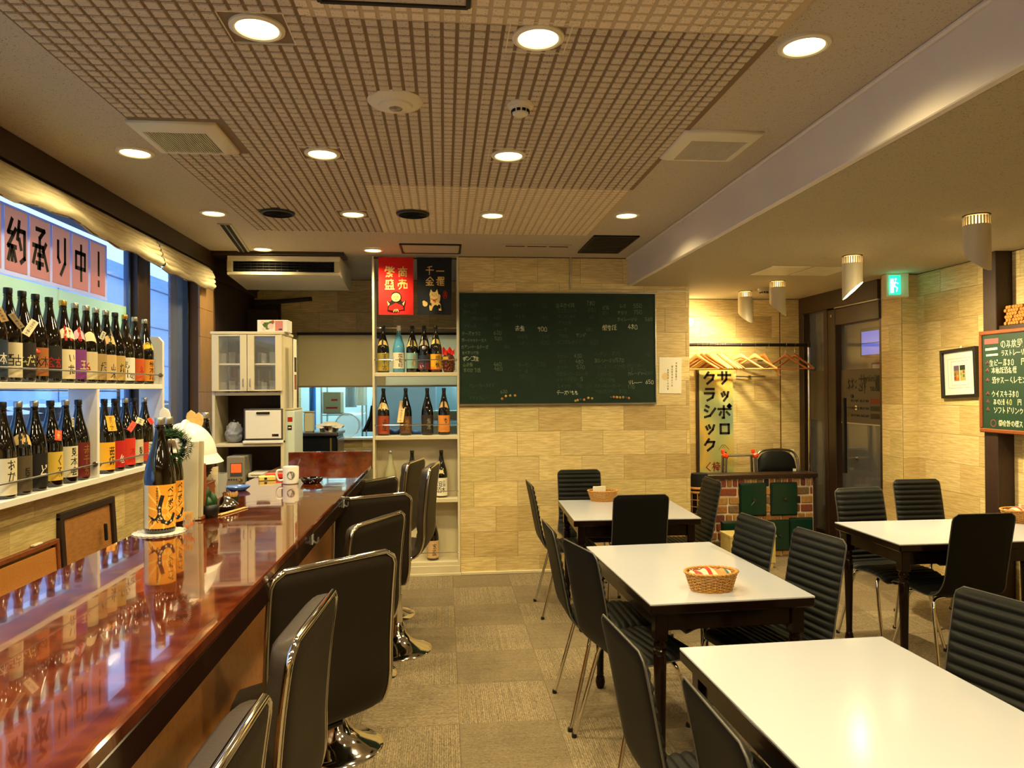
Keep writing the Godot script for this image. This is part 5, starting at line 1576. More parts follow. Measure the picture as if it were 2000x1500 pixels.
	part("top", lh(V(-0.21, 1.13, -0.31), V(0.175, 1.165, 0.16), 0.008), M.steel, fr)
	part("door_trim", lh(V(0.10, 0.1, 0.14), V(0.118, 1.11, 0.152), 0.003), M.foil, fr)
	part("side_door", lh(V(0.16, 0.08, -0.28), V(0.168, 1.10, 0.12), 0.003), M.steel, fr)
	var tub := thing("tub", "translucent cream plastic tub at the left end of the steel fridge top", "tub", V(-1.24, 1.165, -6.70))
	part("tub", bx(V(0, 0.09, 0), V(0.085, 0.18, 0.10), 0.012), mat("tub_cream", Color(0.82, 0.82, 0.68), 0.4), tub)
	part("lid", bx(V(0, 0.185, 0), V(0.092, 0.012, 0.106), 0.004), M.cream_dark, tub)
	var tr := thing("metal_tray", "shallow metal tray heaped with white towels on the steel fridge", "tray", V(-1.06, 1.165, -6.70))
	part("tray", G.new().lathe([Vector2(0.0, 0.002), Vector2(0.082, 0.0), Vector2(0.095, 0.055), Vector2(0.098, 0.058), Vector2(0.09, 0.055), Vector2(0.078, 0.006), Vector2(0, 0.006)], 32), M.chrome, tr)
	var tw := solo("towel_heap", "white towels heaped in the metal tray by the hatch", "towels", G.new().patch(24, 10, func(u: float, v: float) -> Vector3:
		var a := u * TAU
		var r := (1.0 - v) * 0.10 * (1.0 + 0.12 * sin(a * 3.0 + v * 5.0))
		return V(cos(a) * r * 1.25, 0.045 + 0.05 * sin(v * PI * 0.5) + 0.012 * sin(a * 5.0) * (1.0 - v), sin(a) * r), false, true), M.white, V(-1.05, 1.165, -6.70))
	kitchen()

func cabinet() -> void:
	var W := 0.50
	var x0 := -1.665
	var zf := -5.30
	var zb := -5.62
	var c := thing("dish_cabinet", "tall cream dish cabinet with two glazed doors over open shelves", "cabinet", V(0, 0, 0))
	part("left_side", lh(V(x0, 0, zb), V(x0 + 0.02, 1.97, zf), 0.002), M.cream, c)
	part("right_side", lh(V(x0 + W - 0.02, 0, zb), V(x0 + W, 1.97, zf), 0.002), M.cream, c)
	part("top_board", lh(V(x0 - 0.008, 1.955, zb), V(x0 + W + 0.008, 1.975, zf + 0.012), 0.003), M.cream, c)
	part("back_board", lh(V(x0, 0, zb - 0.008), V(x0 + W, 1.96, zb)), M.dark_post, c)
	for y in [0.10, 0.72, 1.165, 1.535]:
		part("shelf", lh(V(x0 + 0.02, y - 0.022, zb), V(x0 + W - 0.02, y, zf - 0.004), 0.002), M.cream, c)
	part("glass_shelf", lh(V(x0 + 0.02, 1.735, zb), V(x0 + W - 0.02, 1.747, zf - 0.03), 0.001), M.white, c)
	part("plinth", lh(V(x0 + 0.01, 0, zb), V(x0 + W - 0.01, 0.08, zf - 0.03)), M.cream_dark, c)
	for s in [0, 1]:
		var dx: float = x0 + 0.004 + s * (W * 0.5 - 0.002)
		var w := W * 0.5 - 0.006
		var d := part("door", G.new(), M.cream, c)
		var dg := G.new()
		dg.box(V(dx + 0.024, 1.748, zf + 0.009), V(0.048, 0.408, 0.018), 0.003)
		dg.box(V(dx + w - 0.024, 1.748, zf + 0.009), V(0.048, 0.408, 0.018), 0.003)
		dg.box(V(dx + w * 0.5, 1.946, zf + 0.009), V(w - 0.096, 0.012, 0.018), 0.002)
		dg.box(V(dx + w * 0.5, 1.549, zf + 0.009), V(w - 0.096, 0.010, 0.018), 0.002)
		d.mesh = dg.mesh()
		part("pane", lh(V(dx + 0.046, 1.552, zf + 0.006), V(dx + w - 0.046, 1.942, zf + 0.010)), M.glass_clear, d)
		var hx: float = dx + (w - 0.022 if s == 0 else 0.022)
		part("handle", G.new().tube(spline([V(hx, 1.575, zf + 0.018), V(hx, 1.580, zf + 0.034), V(hx, 1.605, zf + 0.038), V(hx, 1.630, zf + 0.034), V(hx, 1.635, zf + 0.018)]), 0.0035, 6), M.chrome, d)
	# glasses inside
	var n := 0
	for y in [1.535, 1.747]:
		for k in 9:
			var x: float = x0 + 0.055 + k * 0.048
			if absf(x - (x0 + W * 0.5)) < 0.03:
				continue
			var gg := thing("tumbler", ORD[k] + " tumbler from the left on the " + ("lower" if y < 1.6 else "upper") + " shelf behind the cabinet doors", "glass", V(x, y, zf - 0.09 - 0.05 * (k % 3)), 0.0, "glasses on the lower cabinet shelf" if y < 1.6 else "glasses on the upper cabinet shelf")
			part("bowl", G.new().lathe([Vector2(0.0, 0.003), Vector2(0.016, 0.0), Vector2(0.019, 0.004), Vector2(0.022, 0.075 + 0.012 * (k % 2)), Vector2(0.020, 0.075 + 0.012 * (k % 2)), Vector2(0.017, 0.008), Vector2(0.0, 0.008)], 20), M.glass_clear, gg)
			n += 1
	# gift box on top
	var gb := thing("gift_box", "white gift box printed with roses and red gingham on top of the cabinet", "box", V(-1.245, 1.975, -5.40), -0.03)
	part("box", bx(V(0, 0.044, 0), V(0.215, 0.088, 0.14), 0.002), M.white, gb)
	var f := plane_map(V(0, 0.044, 0.0706), Vector3.RIGHT, Vector3.UP)
	var p1 := G.new()
	for q in [[-0.035, 0.0, 0.028], [-0.01, 0.018, 0.018], [-0.055, 0.012, 0.016]]:
		p1.fill(circle(q[0], q[1], q[2], 12), f)
	part("leaf_print", p1, paper(Color(0.35, 0.50, 0.20)), gb)
	var p2 := G.new()
	for q in [[-0.012, -0.002, 0.022], [-0.06, -0.022, 0.014], [-0.07, 0.026, 0.012]]:
		p2.fill(circle(q[0], q[1], q[2], 14), plane_map(V(0, 0.044, 0.0709), Vector3.RIGHT, Vector3.UP))
	part("rose_print", p2, paper(Color(0.95, 0.80, 0.76)), gb)
	var p3 := G.new()
	for i in 6:
		p3.stroke([Vector2(0.025 + i * 0.009, -0.036), Vector2(0.025 + i * 0.009, 0.036)], 0.0045, f)
	for i in 7:
		p3.stroke([Vector2(0.022, -0.03 + i * 0.010), Vector2(0.074, -0.03 + i * 0.010)], 0.0045, plane_map(V(0, 0.044, 0.0709), Vector3.RIGHT, Vector3.UP))
	p3.fill(circle(0.004, 0.030, 0.012, 12), f)
	part("gingham_print", p3, paper(Color(0.85, 0.35, 0.32)), gb)
	var p4 := G.new()
	p4.fill(circle(0.058, -0.026, 0.013, 14).map(func(q): return Vector2(q.x, -0.026 + (q.y + 0.026) * 0.5)), plane_map(V(0, 0.044, 0.0712), Vector3.RIGHT, Vector3.UP))
	part("seal_print", p4, paper(Color(0.12, 0.16, 0.45)), gb)
	# towel warmer
	var ov := thing("towel_warmer", "white front-opening towel warmer on the cabinet's middle shelf", "appliance", V(-1.305, 1.165, -5.44))
	part("body", lh(V(-0.135, 0.028, -0.15), V(0.135, 0.250, 0.13), 0.008), M.steel, ov)
	part("door", lh(V(-0.138, 0.024, 0.13), V(0.138, 0.252, 0.144), 0.004), mat("grey_frame", Color(0.30, 0.29, 0.29), 0.4), ov)
	part("door_panel", lh(V(-0.126, 0.036, 0.143), V(0.126, 0.240, 0.149), 0.003), M.white, ov)
	part("handle", bx(V(0.0, 0.221, 0.153), V(0.095, 0.016, 0.012), 0.004), M.black, ov)
	part("badge", bx(V(0.085, 0.060, 0.150), V(0.046, 0.018, 0.002), 0.0005), M.black, ov)
	part("badge_light", bx(V(0.073, 0.060, 0.1515), V(0.008, 0.006, 0.001)), M.red_ink, ov)
	part("base_tray", lh(V(-0.145, 0.0, -0.14), V(0.14, 0.022, 0.152), 0.004), M.white, ov)
	for s in [-0.11, 0.11]:
		part("foot", bx(V(s, 0.024, 0.1), V(0.02, 0.008, 0.02)), M.black, ov)
	# plastic bag
	var pb := thing("plastic_bag", "crumpled grey-blue plastic bag on the cabinet shelf left of the towel warmer", "bag", V(-1.545, 1.165, -5.42))
	var nz := FastNoiseLite.new()
	nz.seed = 4
	nz.frequency = 9.0
	part("bag", G.new().patch(28, 18, func(u: float, v: float) -> Vector3:
		var a := u * TAU
		var r := 0.072 * pow(sin(PI * clampf(v * 0.97 + 0.02, 0.0, 1.0)), 0.35) * (1.0 - 0.25 * v)
		var k := 1.0 + 0.35 * nz.get_noise_3d(cos(a) * 0.4, v * 0.5, sin(a) * 0.4)
		return V(cos(a) * r * k, 0.003 + v * 0.15 * (1.0 + 0.15 * nz.get_noise_2d(a, v)), sin(a) * r * k), false, true), mat("bag_grey", Color(0.58, 0.60, 0.66), 0.25), pb)
	part("knot", G.new().lathe(ball(0.02), 12, V(0.0, 0.155, 0.0)), M.black, pb)
	# mini stereo and players
	var st := thing("mini_stereo", "silver mini stereo with orange lit display behind the bar", "stereo", V(-1.485, 0.72, -5.28))
	part("body", bx(V(0, 0.18, -0.06), V(0.125, 0.36, 0.20), 0.006), mat("stereo_silver", Color(0.60, 0.58, 0.52), 0.35, 0.3), st)
	part("display", bx(V(0.004, 0.275, 0.041), V(0.072, 0.062, 0.003), 0.001), M.lcd_glow, st)
	part("display_frame", bx(V(0.004, 0.264, 0.0395), V(0.084, 0.096, 0.003), 0.001), mat("grey_frame2", Color(0.28, 0.28, 0.30), 0.4), st)
	for k in 4:
		part("button", G.new().lathe([Vector2(0.0, 0.006), Vector2(0.004, 0.006), Vector2(0.005, 0.0)], 12, V(-0.045 + k * 0.017, 0.195, 0.041), Basis(Vector3.RIGHT, PI / 2)), M.black, st)
	part("volume_knob", G.new().lathe([Vector2(0.0, 0.014), Vector2(0.012, 0.013), Vector2(0.015, 0.0)], 20, V(0.036, 0.195, 0.041), Basis(Vector3.RIGHT, PI / 2)), M.chrome, st)
	for y in [0.150, 0.118, 0.07]:
		part("groove", bx(V(0, y, 0.041), V(0.105, 0.0025, 0.002)), M.brass_black, st)
	var pl := [[0.0, 0.06, "lowest disc player of the left stack behind the bar", "black"], [0.065, 0.075, "blue-lit disc player in the left stack behind the bar", "car_blue"], [0.145, 0.05, "black disc player under the white box behind the bar", "black"], [0.20, 0.035, "white flat box topping the left stack behind the bar", "white"]]
	for q in pl:
		var p := thing("disc_player", q[2], "disc player", V(-1.345, 0.72 + q[0], -5.38), 0.0, "stacked players behind the bar")
		part("case", bx(V(0, q[1] * 0.5, 0), V(0.13, q[1] - 0.004, 0.2), 0.003), M[q[3]], p)
		part("slot", bx(V(0, q[1] * 0.55, 0.1005), V(0.09, 0.005, 0.001)), M.steel, p)
		part("foot", bx(V(0, 0.0, 0), V(0.11, 0.004, 0.15)), M.black, p)
	for q in [[0.0, 0.11, "lower black amplifier of the right stack behind the bar"], [0.115, 0.075, "middle black amplifier of the right stack behind the bar"], [0.195, 0.035, "thin silver-edged unit topping the right stack behind the bar"]]:
		var p := thing("amplifier", q[2], "amplifier", V(-1.235, 0.72 + q[0], -5.42), 0.0, "stacked amplifiers behind the bar")
		part("case", bx(V(0, q[1] * 0.5, 0), V(0.085, q[1] - 0.004, 0.2), 0.003), M.black, p)
		part("edge", bx(V(0, q[1] - 0.010, 0.1), V(0.085, 0.006, 0.003)), M.steel, p)
		part("foot", bx(V(0, 0.0, 0), V(0.07, 0.004, 0.15)), M.black, p)

func kitchen() -> void:
	# everything seen through the hatch, far behind
	var bl := mat("kitchen_blue", Color(0.10, 0.34, 0.62), 0.4)
	var pale := mat("fridge_pale", Color(0.64, 0.70, 0.76), 0.35)
	var col := thing("pipe_column", "bright blue pipe column seen through the kitchen hatch", "pipe", V(-1.48, 0, -8.2))
	part("pipe", rod(V(0, 0, 0), V(0, 2.5, 0), 0.036, 16), bl, col)
	part("bracket", bx(V(0, 1.60, 0), V(0.09, 0.03, 0.09), 0.004), M.steel, col)
	var rk := thing("wire_rack", "chrome wire rack holding boxes in the kitchen", "rack", V(-1.18, 0, -8.5))
	for x in [-0.22, 0.24]:
		for z in [-0.2, 0.2]:
			part("post", rod(V(x, 0, z), V(x, 2.0, z), 0.012, 8), M.chrome, rk)
	for y in [0.3, 0.85, 1.28, 1.68]:
		var s := G.new()
		for i in 12:
			s.tube([V(-0.22, y, -0.2 + i * 0.036), V(0.24, y, -0.2 + i * 0.036)], 0.003, 4)
		for z in [-0.2, 0.2]:
			s.tube([V(-0.22, y - 0.02, z), V(0.24, y - 0.02, z)], 0.005, 5)
		part("shelf", s, M.chrome, rk)
	var cb := thing("carton", "brown cardboard carton with red print on the kitchen rack", "carton", V(-1.28, 1.285, -8.40))
	part("carton", bx(V(0, 0.12, 0), V(0.20, 0.24, 0.25), 0.003), mat("carton_brown", Color(0.66, 0.58, 0.42), 0.8), cb)
	part("print", bx(V(0.03, 0.15, 0.126), V(0.07, 0.02, 0.001)), M.red_ink, cb)
	part("print", bx(V(0.0, 0.06, 0.126), V(0.13, 0.02, 0.001)), M.red_ink, cb)
	solo("carton_upper", "smaller carton on the top shelf of the kitchen rack", "carton", bx(V(-1.28, 1.785, -8.40), V(0.22, 0.2, 0.25), 0.003), M.cream_dark)
	var ar := thing("white_urn", "white plastic urn hanging left of the blue pipe in the kitchen", "container", V(-1.65, 1.45, -8.0))
	part("body", bx(V(0, 0.09, 0), V(0.12, 0.20, 0.12), 0.03), M.white, ar)
	part("bracket", bx(V(0, 0.0, 0), V(0.14, 0.02, 0.14), 0.004), M.black, ar)
	solo("wall_stand", "dark slim stand under the white urn in the kitchen", "stand", lh(V(-1.70, 0, -8.05), V(-1.60, 1.44, -7.95), 0.004), M.dark_post)
	for k in [[-1.01, 0.0, "left pale blue towel hanging behind the hatch", pale], [-0.90, 0.02, "right whiter towel hanging behind the hatch", M.white]]:
		var q: Array = k
		var tw := thing("towel", q[2], "towel", V(q[0], 1.36, -7.85), 0.0, "towels hanging in the hatch")
		part("cloth", G.new().patch(14, 10, func(u: float, v: float) -> Vector3: return V((u - 0.5) * 0.12, v * 0.30 + q[1], 0.018 * sin(u * 11.0) + 0.008 * sin(v * 7.0)), true), q[3], tw)
	solo("towel_bar", "thin chrome bar carrying the two towels in the kitchen", "bar", rod(V(-1.75, 1.665, -7.86), V(0.28, 1.665, -7.86), 0.008), M.chrome)
	var dr := thing("clear_drum", "clear plastic drum lying on its side behind the steel fridge", "drum", V(-0.98, 1.068, -7.40))
	part("drum", G.new().lathe([Vector2(0.0, -0.08), Vector2(0.12, -0.08), Vector2(0.12, 0.08), Vector2(0.0, 0.08)], 32, V(0, 0.12, 0), Basis(Vector3.RIGHT, PI / 2)), M.glass_tumbler, dr)
	part("rim", G.new().tube(range(32).map(func(i: int): return V(cos(TAU * i / 32.0) * 0.12, 0.12 + sin(TAU * i / 32.0) * 0.12, 0.08)), 0.006, 6, true), M.white, dr)
	var f1 := thing("tall_fridge", "pale blue-grey tall fridge filling the right side of the kitchen", "fridge", V(-0.45, 0, -8.55))
	part("body", lh(V(-0.36, 0, -0.35), V(0.36, 1.95, 0.30), 0.01), pale, f1)
	for s in [-0.18, 0.18]:
		var d := part("door", lh(V(s - 0.172, 0.1, 0.30), V(s + 0.172, 1.58, 0.32), 0.006), pale, f1)
		part("handle", bx(V(s + (0.14 if s < 0 else -0.14), 1.2, 0.33), V(0.02, 0.3, 0.02), 0.004), M.steel, d)
	part("upper_door", lh(V(-0.355, 1.60, 0.30), V(0.355, 1.93, 0.32), 0.006), pale, f1)
	var cl := thing("hanging_gloves", "pair of black gloves hanging beside the bottle shelves in the hatch", "gloves", V(-0.74, 1.13, -7.22))
	part("glove", G.new().patch(12, 8, func(u: float, v: float) -> Vector3: return V(cos(u * TAU) * (0.035 - 0.02 * v) + 0.02 * v, v * 0.26, sin(u * TAU) * 0.012), false, true), M.black, cl)
	part("glove", G.new().patch(12, 8, func(u: float, v: float) -> Vector3: return V(-0.06 + cos(u * TAU) * 0.018 + 0.07 * v, v * 0.16, sin(u * TAU) * 0.01 + 0.012), false, true), M.black, cl)
	part("cord", rod(V(0.02, 0.25, 0.0), V(0.03, 0.452, -0.046), 0.003, 6), M.black, cl)
	var nv := solo("navy_cloth", "crumpled navy cloth on the kitchen sill behind the second bottle shelf", "cloth", G.new().patch(22, 10, func(u: float, v: float) -> Vector3:
		return V((u - 0.5) * 0.40, (0.10 + 0.025 * sin(u * 14.0)) * pow(sin(PI * clampf(u, 0.02, 0.98)), 0.4) * sin(v * PI), (v - 0.5) * 0.14), false), mat("navy", Color(0.05, 0.10, 0.28), 0.7), V(-0.43, 1.068, -7.34))
	var sh := thing("white_crates", "white plastic crate on the kitchen sill behind the third bottle", "crate", V(-0.02, 1.068, -7.36))
	for y in [0.0, 0.16]:
		part("shelf", lh(V(-0.16, y, -0.1), V(0.2, y + 0.012, 0.1), 0.003), M.white, sh)
	for x in [-0.16, 0.19]:
		part("side", lh(V(x, 0, -0.1), V(x + 0.012, 0.34, 0.1), 0.003), M.white, sh)
	for y in [0.012, 0.172]:
		part("tray", lh(V(-0.13, y, -0.08), V(0.17, y + 0.09, 0.08), 0.01), paper(Color(0.75, 0.82, 0.72)), sh)

const ORD := ["first", "second", "third", "fourth", "fifth", "sixth", "seventh", "eighth", "ninth", "tenth", "eleventh", "twelfth"]

func back_wall_items() -> void:
	var s := thing("bottle_rack", "tall cream open bottle shelf between the kitchen hatch and the blackboard", "shelf", V(-0.233, 0, -6.05))
	var hw := 0.357
	part("side_panel", lh(V(-hw, 0, -0.10), V(-hw + 0.018, 2.655, 0.10), 0.002), M.cream, s)
	part("side_panel", lh(V(hw - 0.018, 0, -0.10), V(hw, 2.655, 0.10), 0.002), M.cream, s)
	for y in [1.69, 1.165, 0.64, 0.115]:
		part("shelf_board", lh(V(-hw + 0.018, y - 0.032, -0.10), V(hw - 0.018, y, 0.097), 0.002), M.cream, s)
	part("back_panel", lh(V(-hw + 0.018, 0.083, -0.10), V(hw - 0.018, 1.133, -0.088)), M.cream, s)
	part("plinth", lh(V(-hw + 0.002, 0.0, 0.08), V(hw - 0.002, 0.083, 0.103), 0.002), M.cream, s)
	part("base_strip", lh(V(-hw - 0.002, 0.0, 0.103), V(hw + 0.004, 0.022, 0.110), 0.002), M.cream, s)
	for y in [1.795, 1.255, 0.70, 0.19]:
		var r := part("rail", rod(V(-hw + 0.012, y, 0.094), V(hw - 0.012, y, 0.094), 0.0038, 10), M.chrome, s)
		for x in [-hw + 0.018, hw - 0.018]:
			part("socket", rod(V(x - 0.003, y, 0.094), V(x + 0.003, y, 0.094), 0.008, 12), M.chrome, r)
	for y in [1.795, 2.075]:
		part("back_rail", rod(V(-hw + 0.018, y, -0.09), V(hw - 0.018, y, -0.09), 0.004, 8), M.chrome, s)
	var Z := -6.05
	var CRM := Color(0.88, 0.82, 0.62)
	var rows := [
		[V(-0.51, 1.69, Z), "brown_glass", "black", [Color(0.62, 0.55, 0.24), "ink", "王千古/", 0.015, 0.165, 1.3], [["neck", Color(0.80, 0.66, 0.36), 0.235, 0.275, 1.1, "ink", "本"]], "brown bottle with olive-gold round label, leftmost on the upper rack shelf"],
		[V(-0.38, 1.69, Z), "blue_glass", "white", [Color(0.90, 0.86, 0.76), "ink", "花島唄/", 0.035, 0.168, 1.15], [], "pale blue bottle with cream label of three brushed characters"],
		[V(-0.268, 1.69, Z), "brown_glass", "black", [Color(0.50, 0.66, 0.64), "foil", "王種/", 0.035, 0.165, 1.3], [["neck", Color(0.84, 0.74, 0.40), 0.225, 0.275, 1.1, "ink", "本格"]], "brown bottle with blue-green label and cream collar label"],
		[V(-0.168, 1.69, Z), "brown_glass", "black", [Color(0.10, 0.15, 0.26), "paper", "/れんい", 0.025, 0.145, 1.3], [["neck", Color(0.72, 0.66, 0.56), 0.232, 0.275, 1.0, "ink", "古"]], "brown bottle with navy and red label and silver medallion"],
		[V(-0.070, 1.69, Z), "olive_glass", "black", [Color(0.88, 0.66, 0.12), "ink", "唄格/", 0.03, 0.155, 1.3], [["neck", Color(0.86, 0.76, 0.40), 0.245, 0.285, 1.2, "ink", "千"]], "olive bottle with bright yellow and red label, next to the snack bag"],
		[V(-0.51, 1.165, Z), "brown_glass", "black", [Color(0.66, 0.28, 0.14), "ink", "赤生/", 0.015, 0.165, 1.3], [["neck", Color(0.90, 0.84, 0.66), 0.225, 0.275, 1.2, "foil", "もし"]], "brown bottle with yellow-green medallion on a red label, second rack shelf"],
		[V(-0.325, 1.165, Z), "brown_glass", "black", [Color(0.42, 0.27, 0.18), "foil", "格花/", 0.02, 0.16, 1.3], [["hang", Color(0.90, 0.76, 0.52), 0.20, 0.0, 0.055, 0.19, "ink", -0.3, -0.03]], "brown bottle carrying a large tan paper tag on its neck"],
		[V(-0.145, 1.165, Z), "dark_glass", "black", [Color(0.16, 0.125, 0.10), "silver_cap", "魚本/", 0.015, 0.17, 1.35], [], "black bottle with dark label of pale grey script"],
		[V(-0.005, 1.165, Z), "dark_glass", "black", [Color(0.86, 0.54, 0.22), "ink", "杏大/", 0.025, 0.165, 1.3], [["neck", Color(0.86, 0.68, 0.42), 0.235, 0.285, 1.0, "ink", "本"]], "dark bottle with orange-tan label, rightmost on the second rack shelf"],
		[V(-0.455, 0.64, Z), "pale_glass", "silver_cap", [Color(0.90, 0.88, 0.74), "chalk1", "", 0.02, 0.165, 1.2], [], "pale frosted clear bottle on the third rack shelf"],
		[V(-0.275, 0.64, Z), "brown_glass", "black", [CRM, "ink", "山本/", 0.02, 0.165, 1.3], [], "bottle on the third rack shelf hidden behind the raised stools, only neck showing"],
		[V(-0.030, 0.64, Z), "brown_glass", "black", [Color(0.93, 0.91, 0.84), "ink", "琉本/焼酒", 0.015, 0.165, 1.35], [["neck", Color(0.90, 0.84, 0.62), 0.205, 0.238, 0.55, "ink", "古"]], "bottle with white label crowded with thick black characters, third rack shelf"],
		[V(-0.105, 0.115, Z), "brown_glass", "black", [Color(0.82, 0.68, 0.50), "ink", "玄武/", 0.02, 0.165, 1.3], [], "lone bottle with pinkish tan label on the bottom rack shelf"]]
	for i in rows.size():
		var q: Array = rows[i]
		var b := bottle("sake_bottle", q[5], "bottles on the cream rack", q[0], -0.05, q[1], q[2], q[3], q[4])
		if i == 1:
			part("neck_sleeve", G.new().lathe([Vector2(0.0172, 0.352), Vector2(0.0172, 0.396), Vector2(0.0, 0.397)], 20), M.white, b)
		if i == 3:
			wrap_label(b, "lower_label", Color(0.62, 0.12, 0.08), "foil", "", 0.026, 0.085, 1.31)
			part("medallion", G.new().lathe([Vector2(0.0, 0.003), Vector2(0.014, 0.002), Vector2(0.016, 0.0)], 20, V(0, 0.205, 0.047), Basis(Vector3.RIGHT, PI / 2 - 0.1)), M.silver_cap, b)
		if i == 4 or i == 0:
			wrap_label(b, "lower_label", [Color(0.78, 0.62, 0.2), Color(0.74, 0.14, 0.06)][0 if i == 0 else 1], "foil", "", 0.022, 0.05, 1.31)
	# snack bag
	var sn := thing("snack_bag", "clear bag of brown snacks with bright red top beside the yellow-labelled bottle", "snack bag", V(0.035, 1.69, -6.04))
	part("bag", G.new().patch(24, 12, func(u: float, v: float) -> Vector3:
		var a := u * TAU
		var r := 0.050 * pow(sin(PI * clampf(v * 0.85 + 0.1, 0.0, 1.0)), 0.4)
		return V(cos(a) * r * (1.05 + 0.05 * sin(v * 20.0)), v * 0.17, sin(a) * r * 0.7), false, true), mat("snack_brown", Color(0.30, 0.11, 0.05), 0.25), sn)
	var sg := G.new()
	for i in 120:
		var a := rng.randf() * TAU
		var v := rng.randf_range(0.06, 0.85)
		sg.lathe(ball(0.006), 6, V(cos(a) * 0.050, v * 0.16, sin(a) * 0.035))
	part("snacks", sg, M.crate, sn).set_meta("kind", "stuff")
	part("red_top", G.new().patch(20, 4, func(u: float, v: float) -> Vector3: return V((u - 0.5) * 0.105, 0.15 + v * (0.05 + 0.016 * sin(u * 13.0)), 0.020 + 0.012 * sin(u * 25.0) * v)), mat("snack_red", Color(0.90, 0.13, 0.06), 0.35), sn)
	part("print_band", bx(V(-0.024, 0.118, 0.038), V(0.045, 0.028, 0.004), 0.001), mat("snack_yellow", Color(0.85, 0.70, 0.20), 0.5), sn)
	noren()
	blackboard()

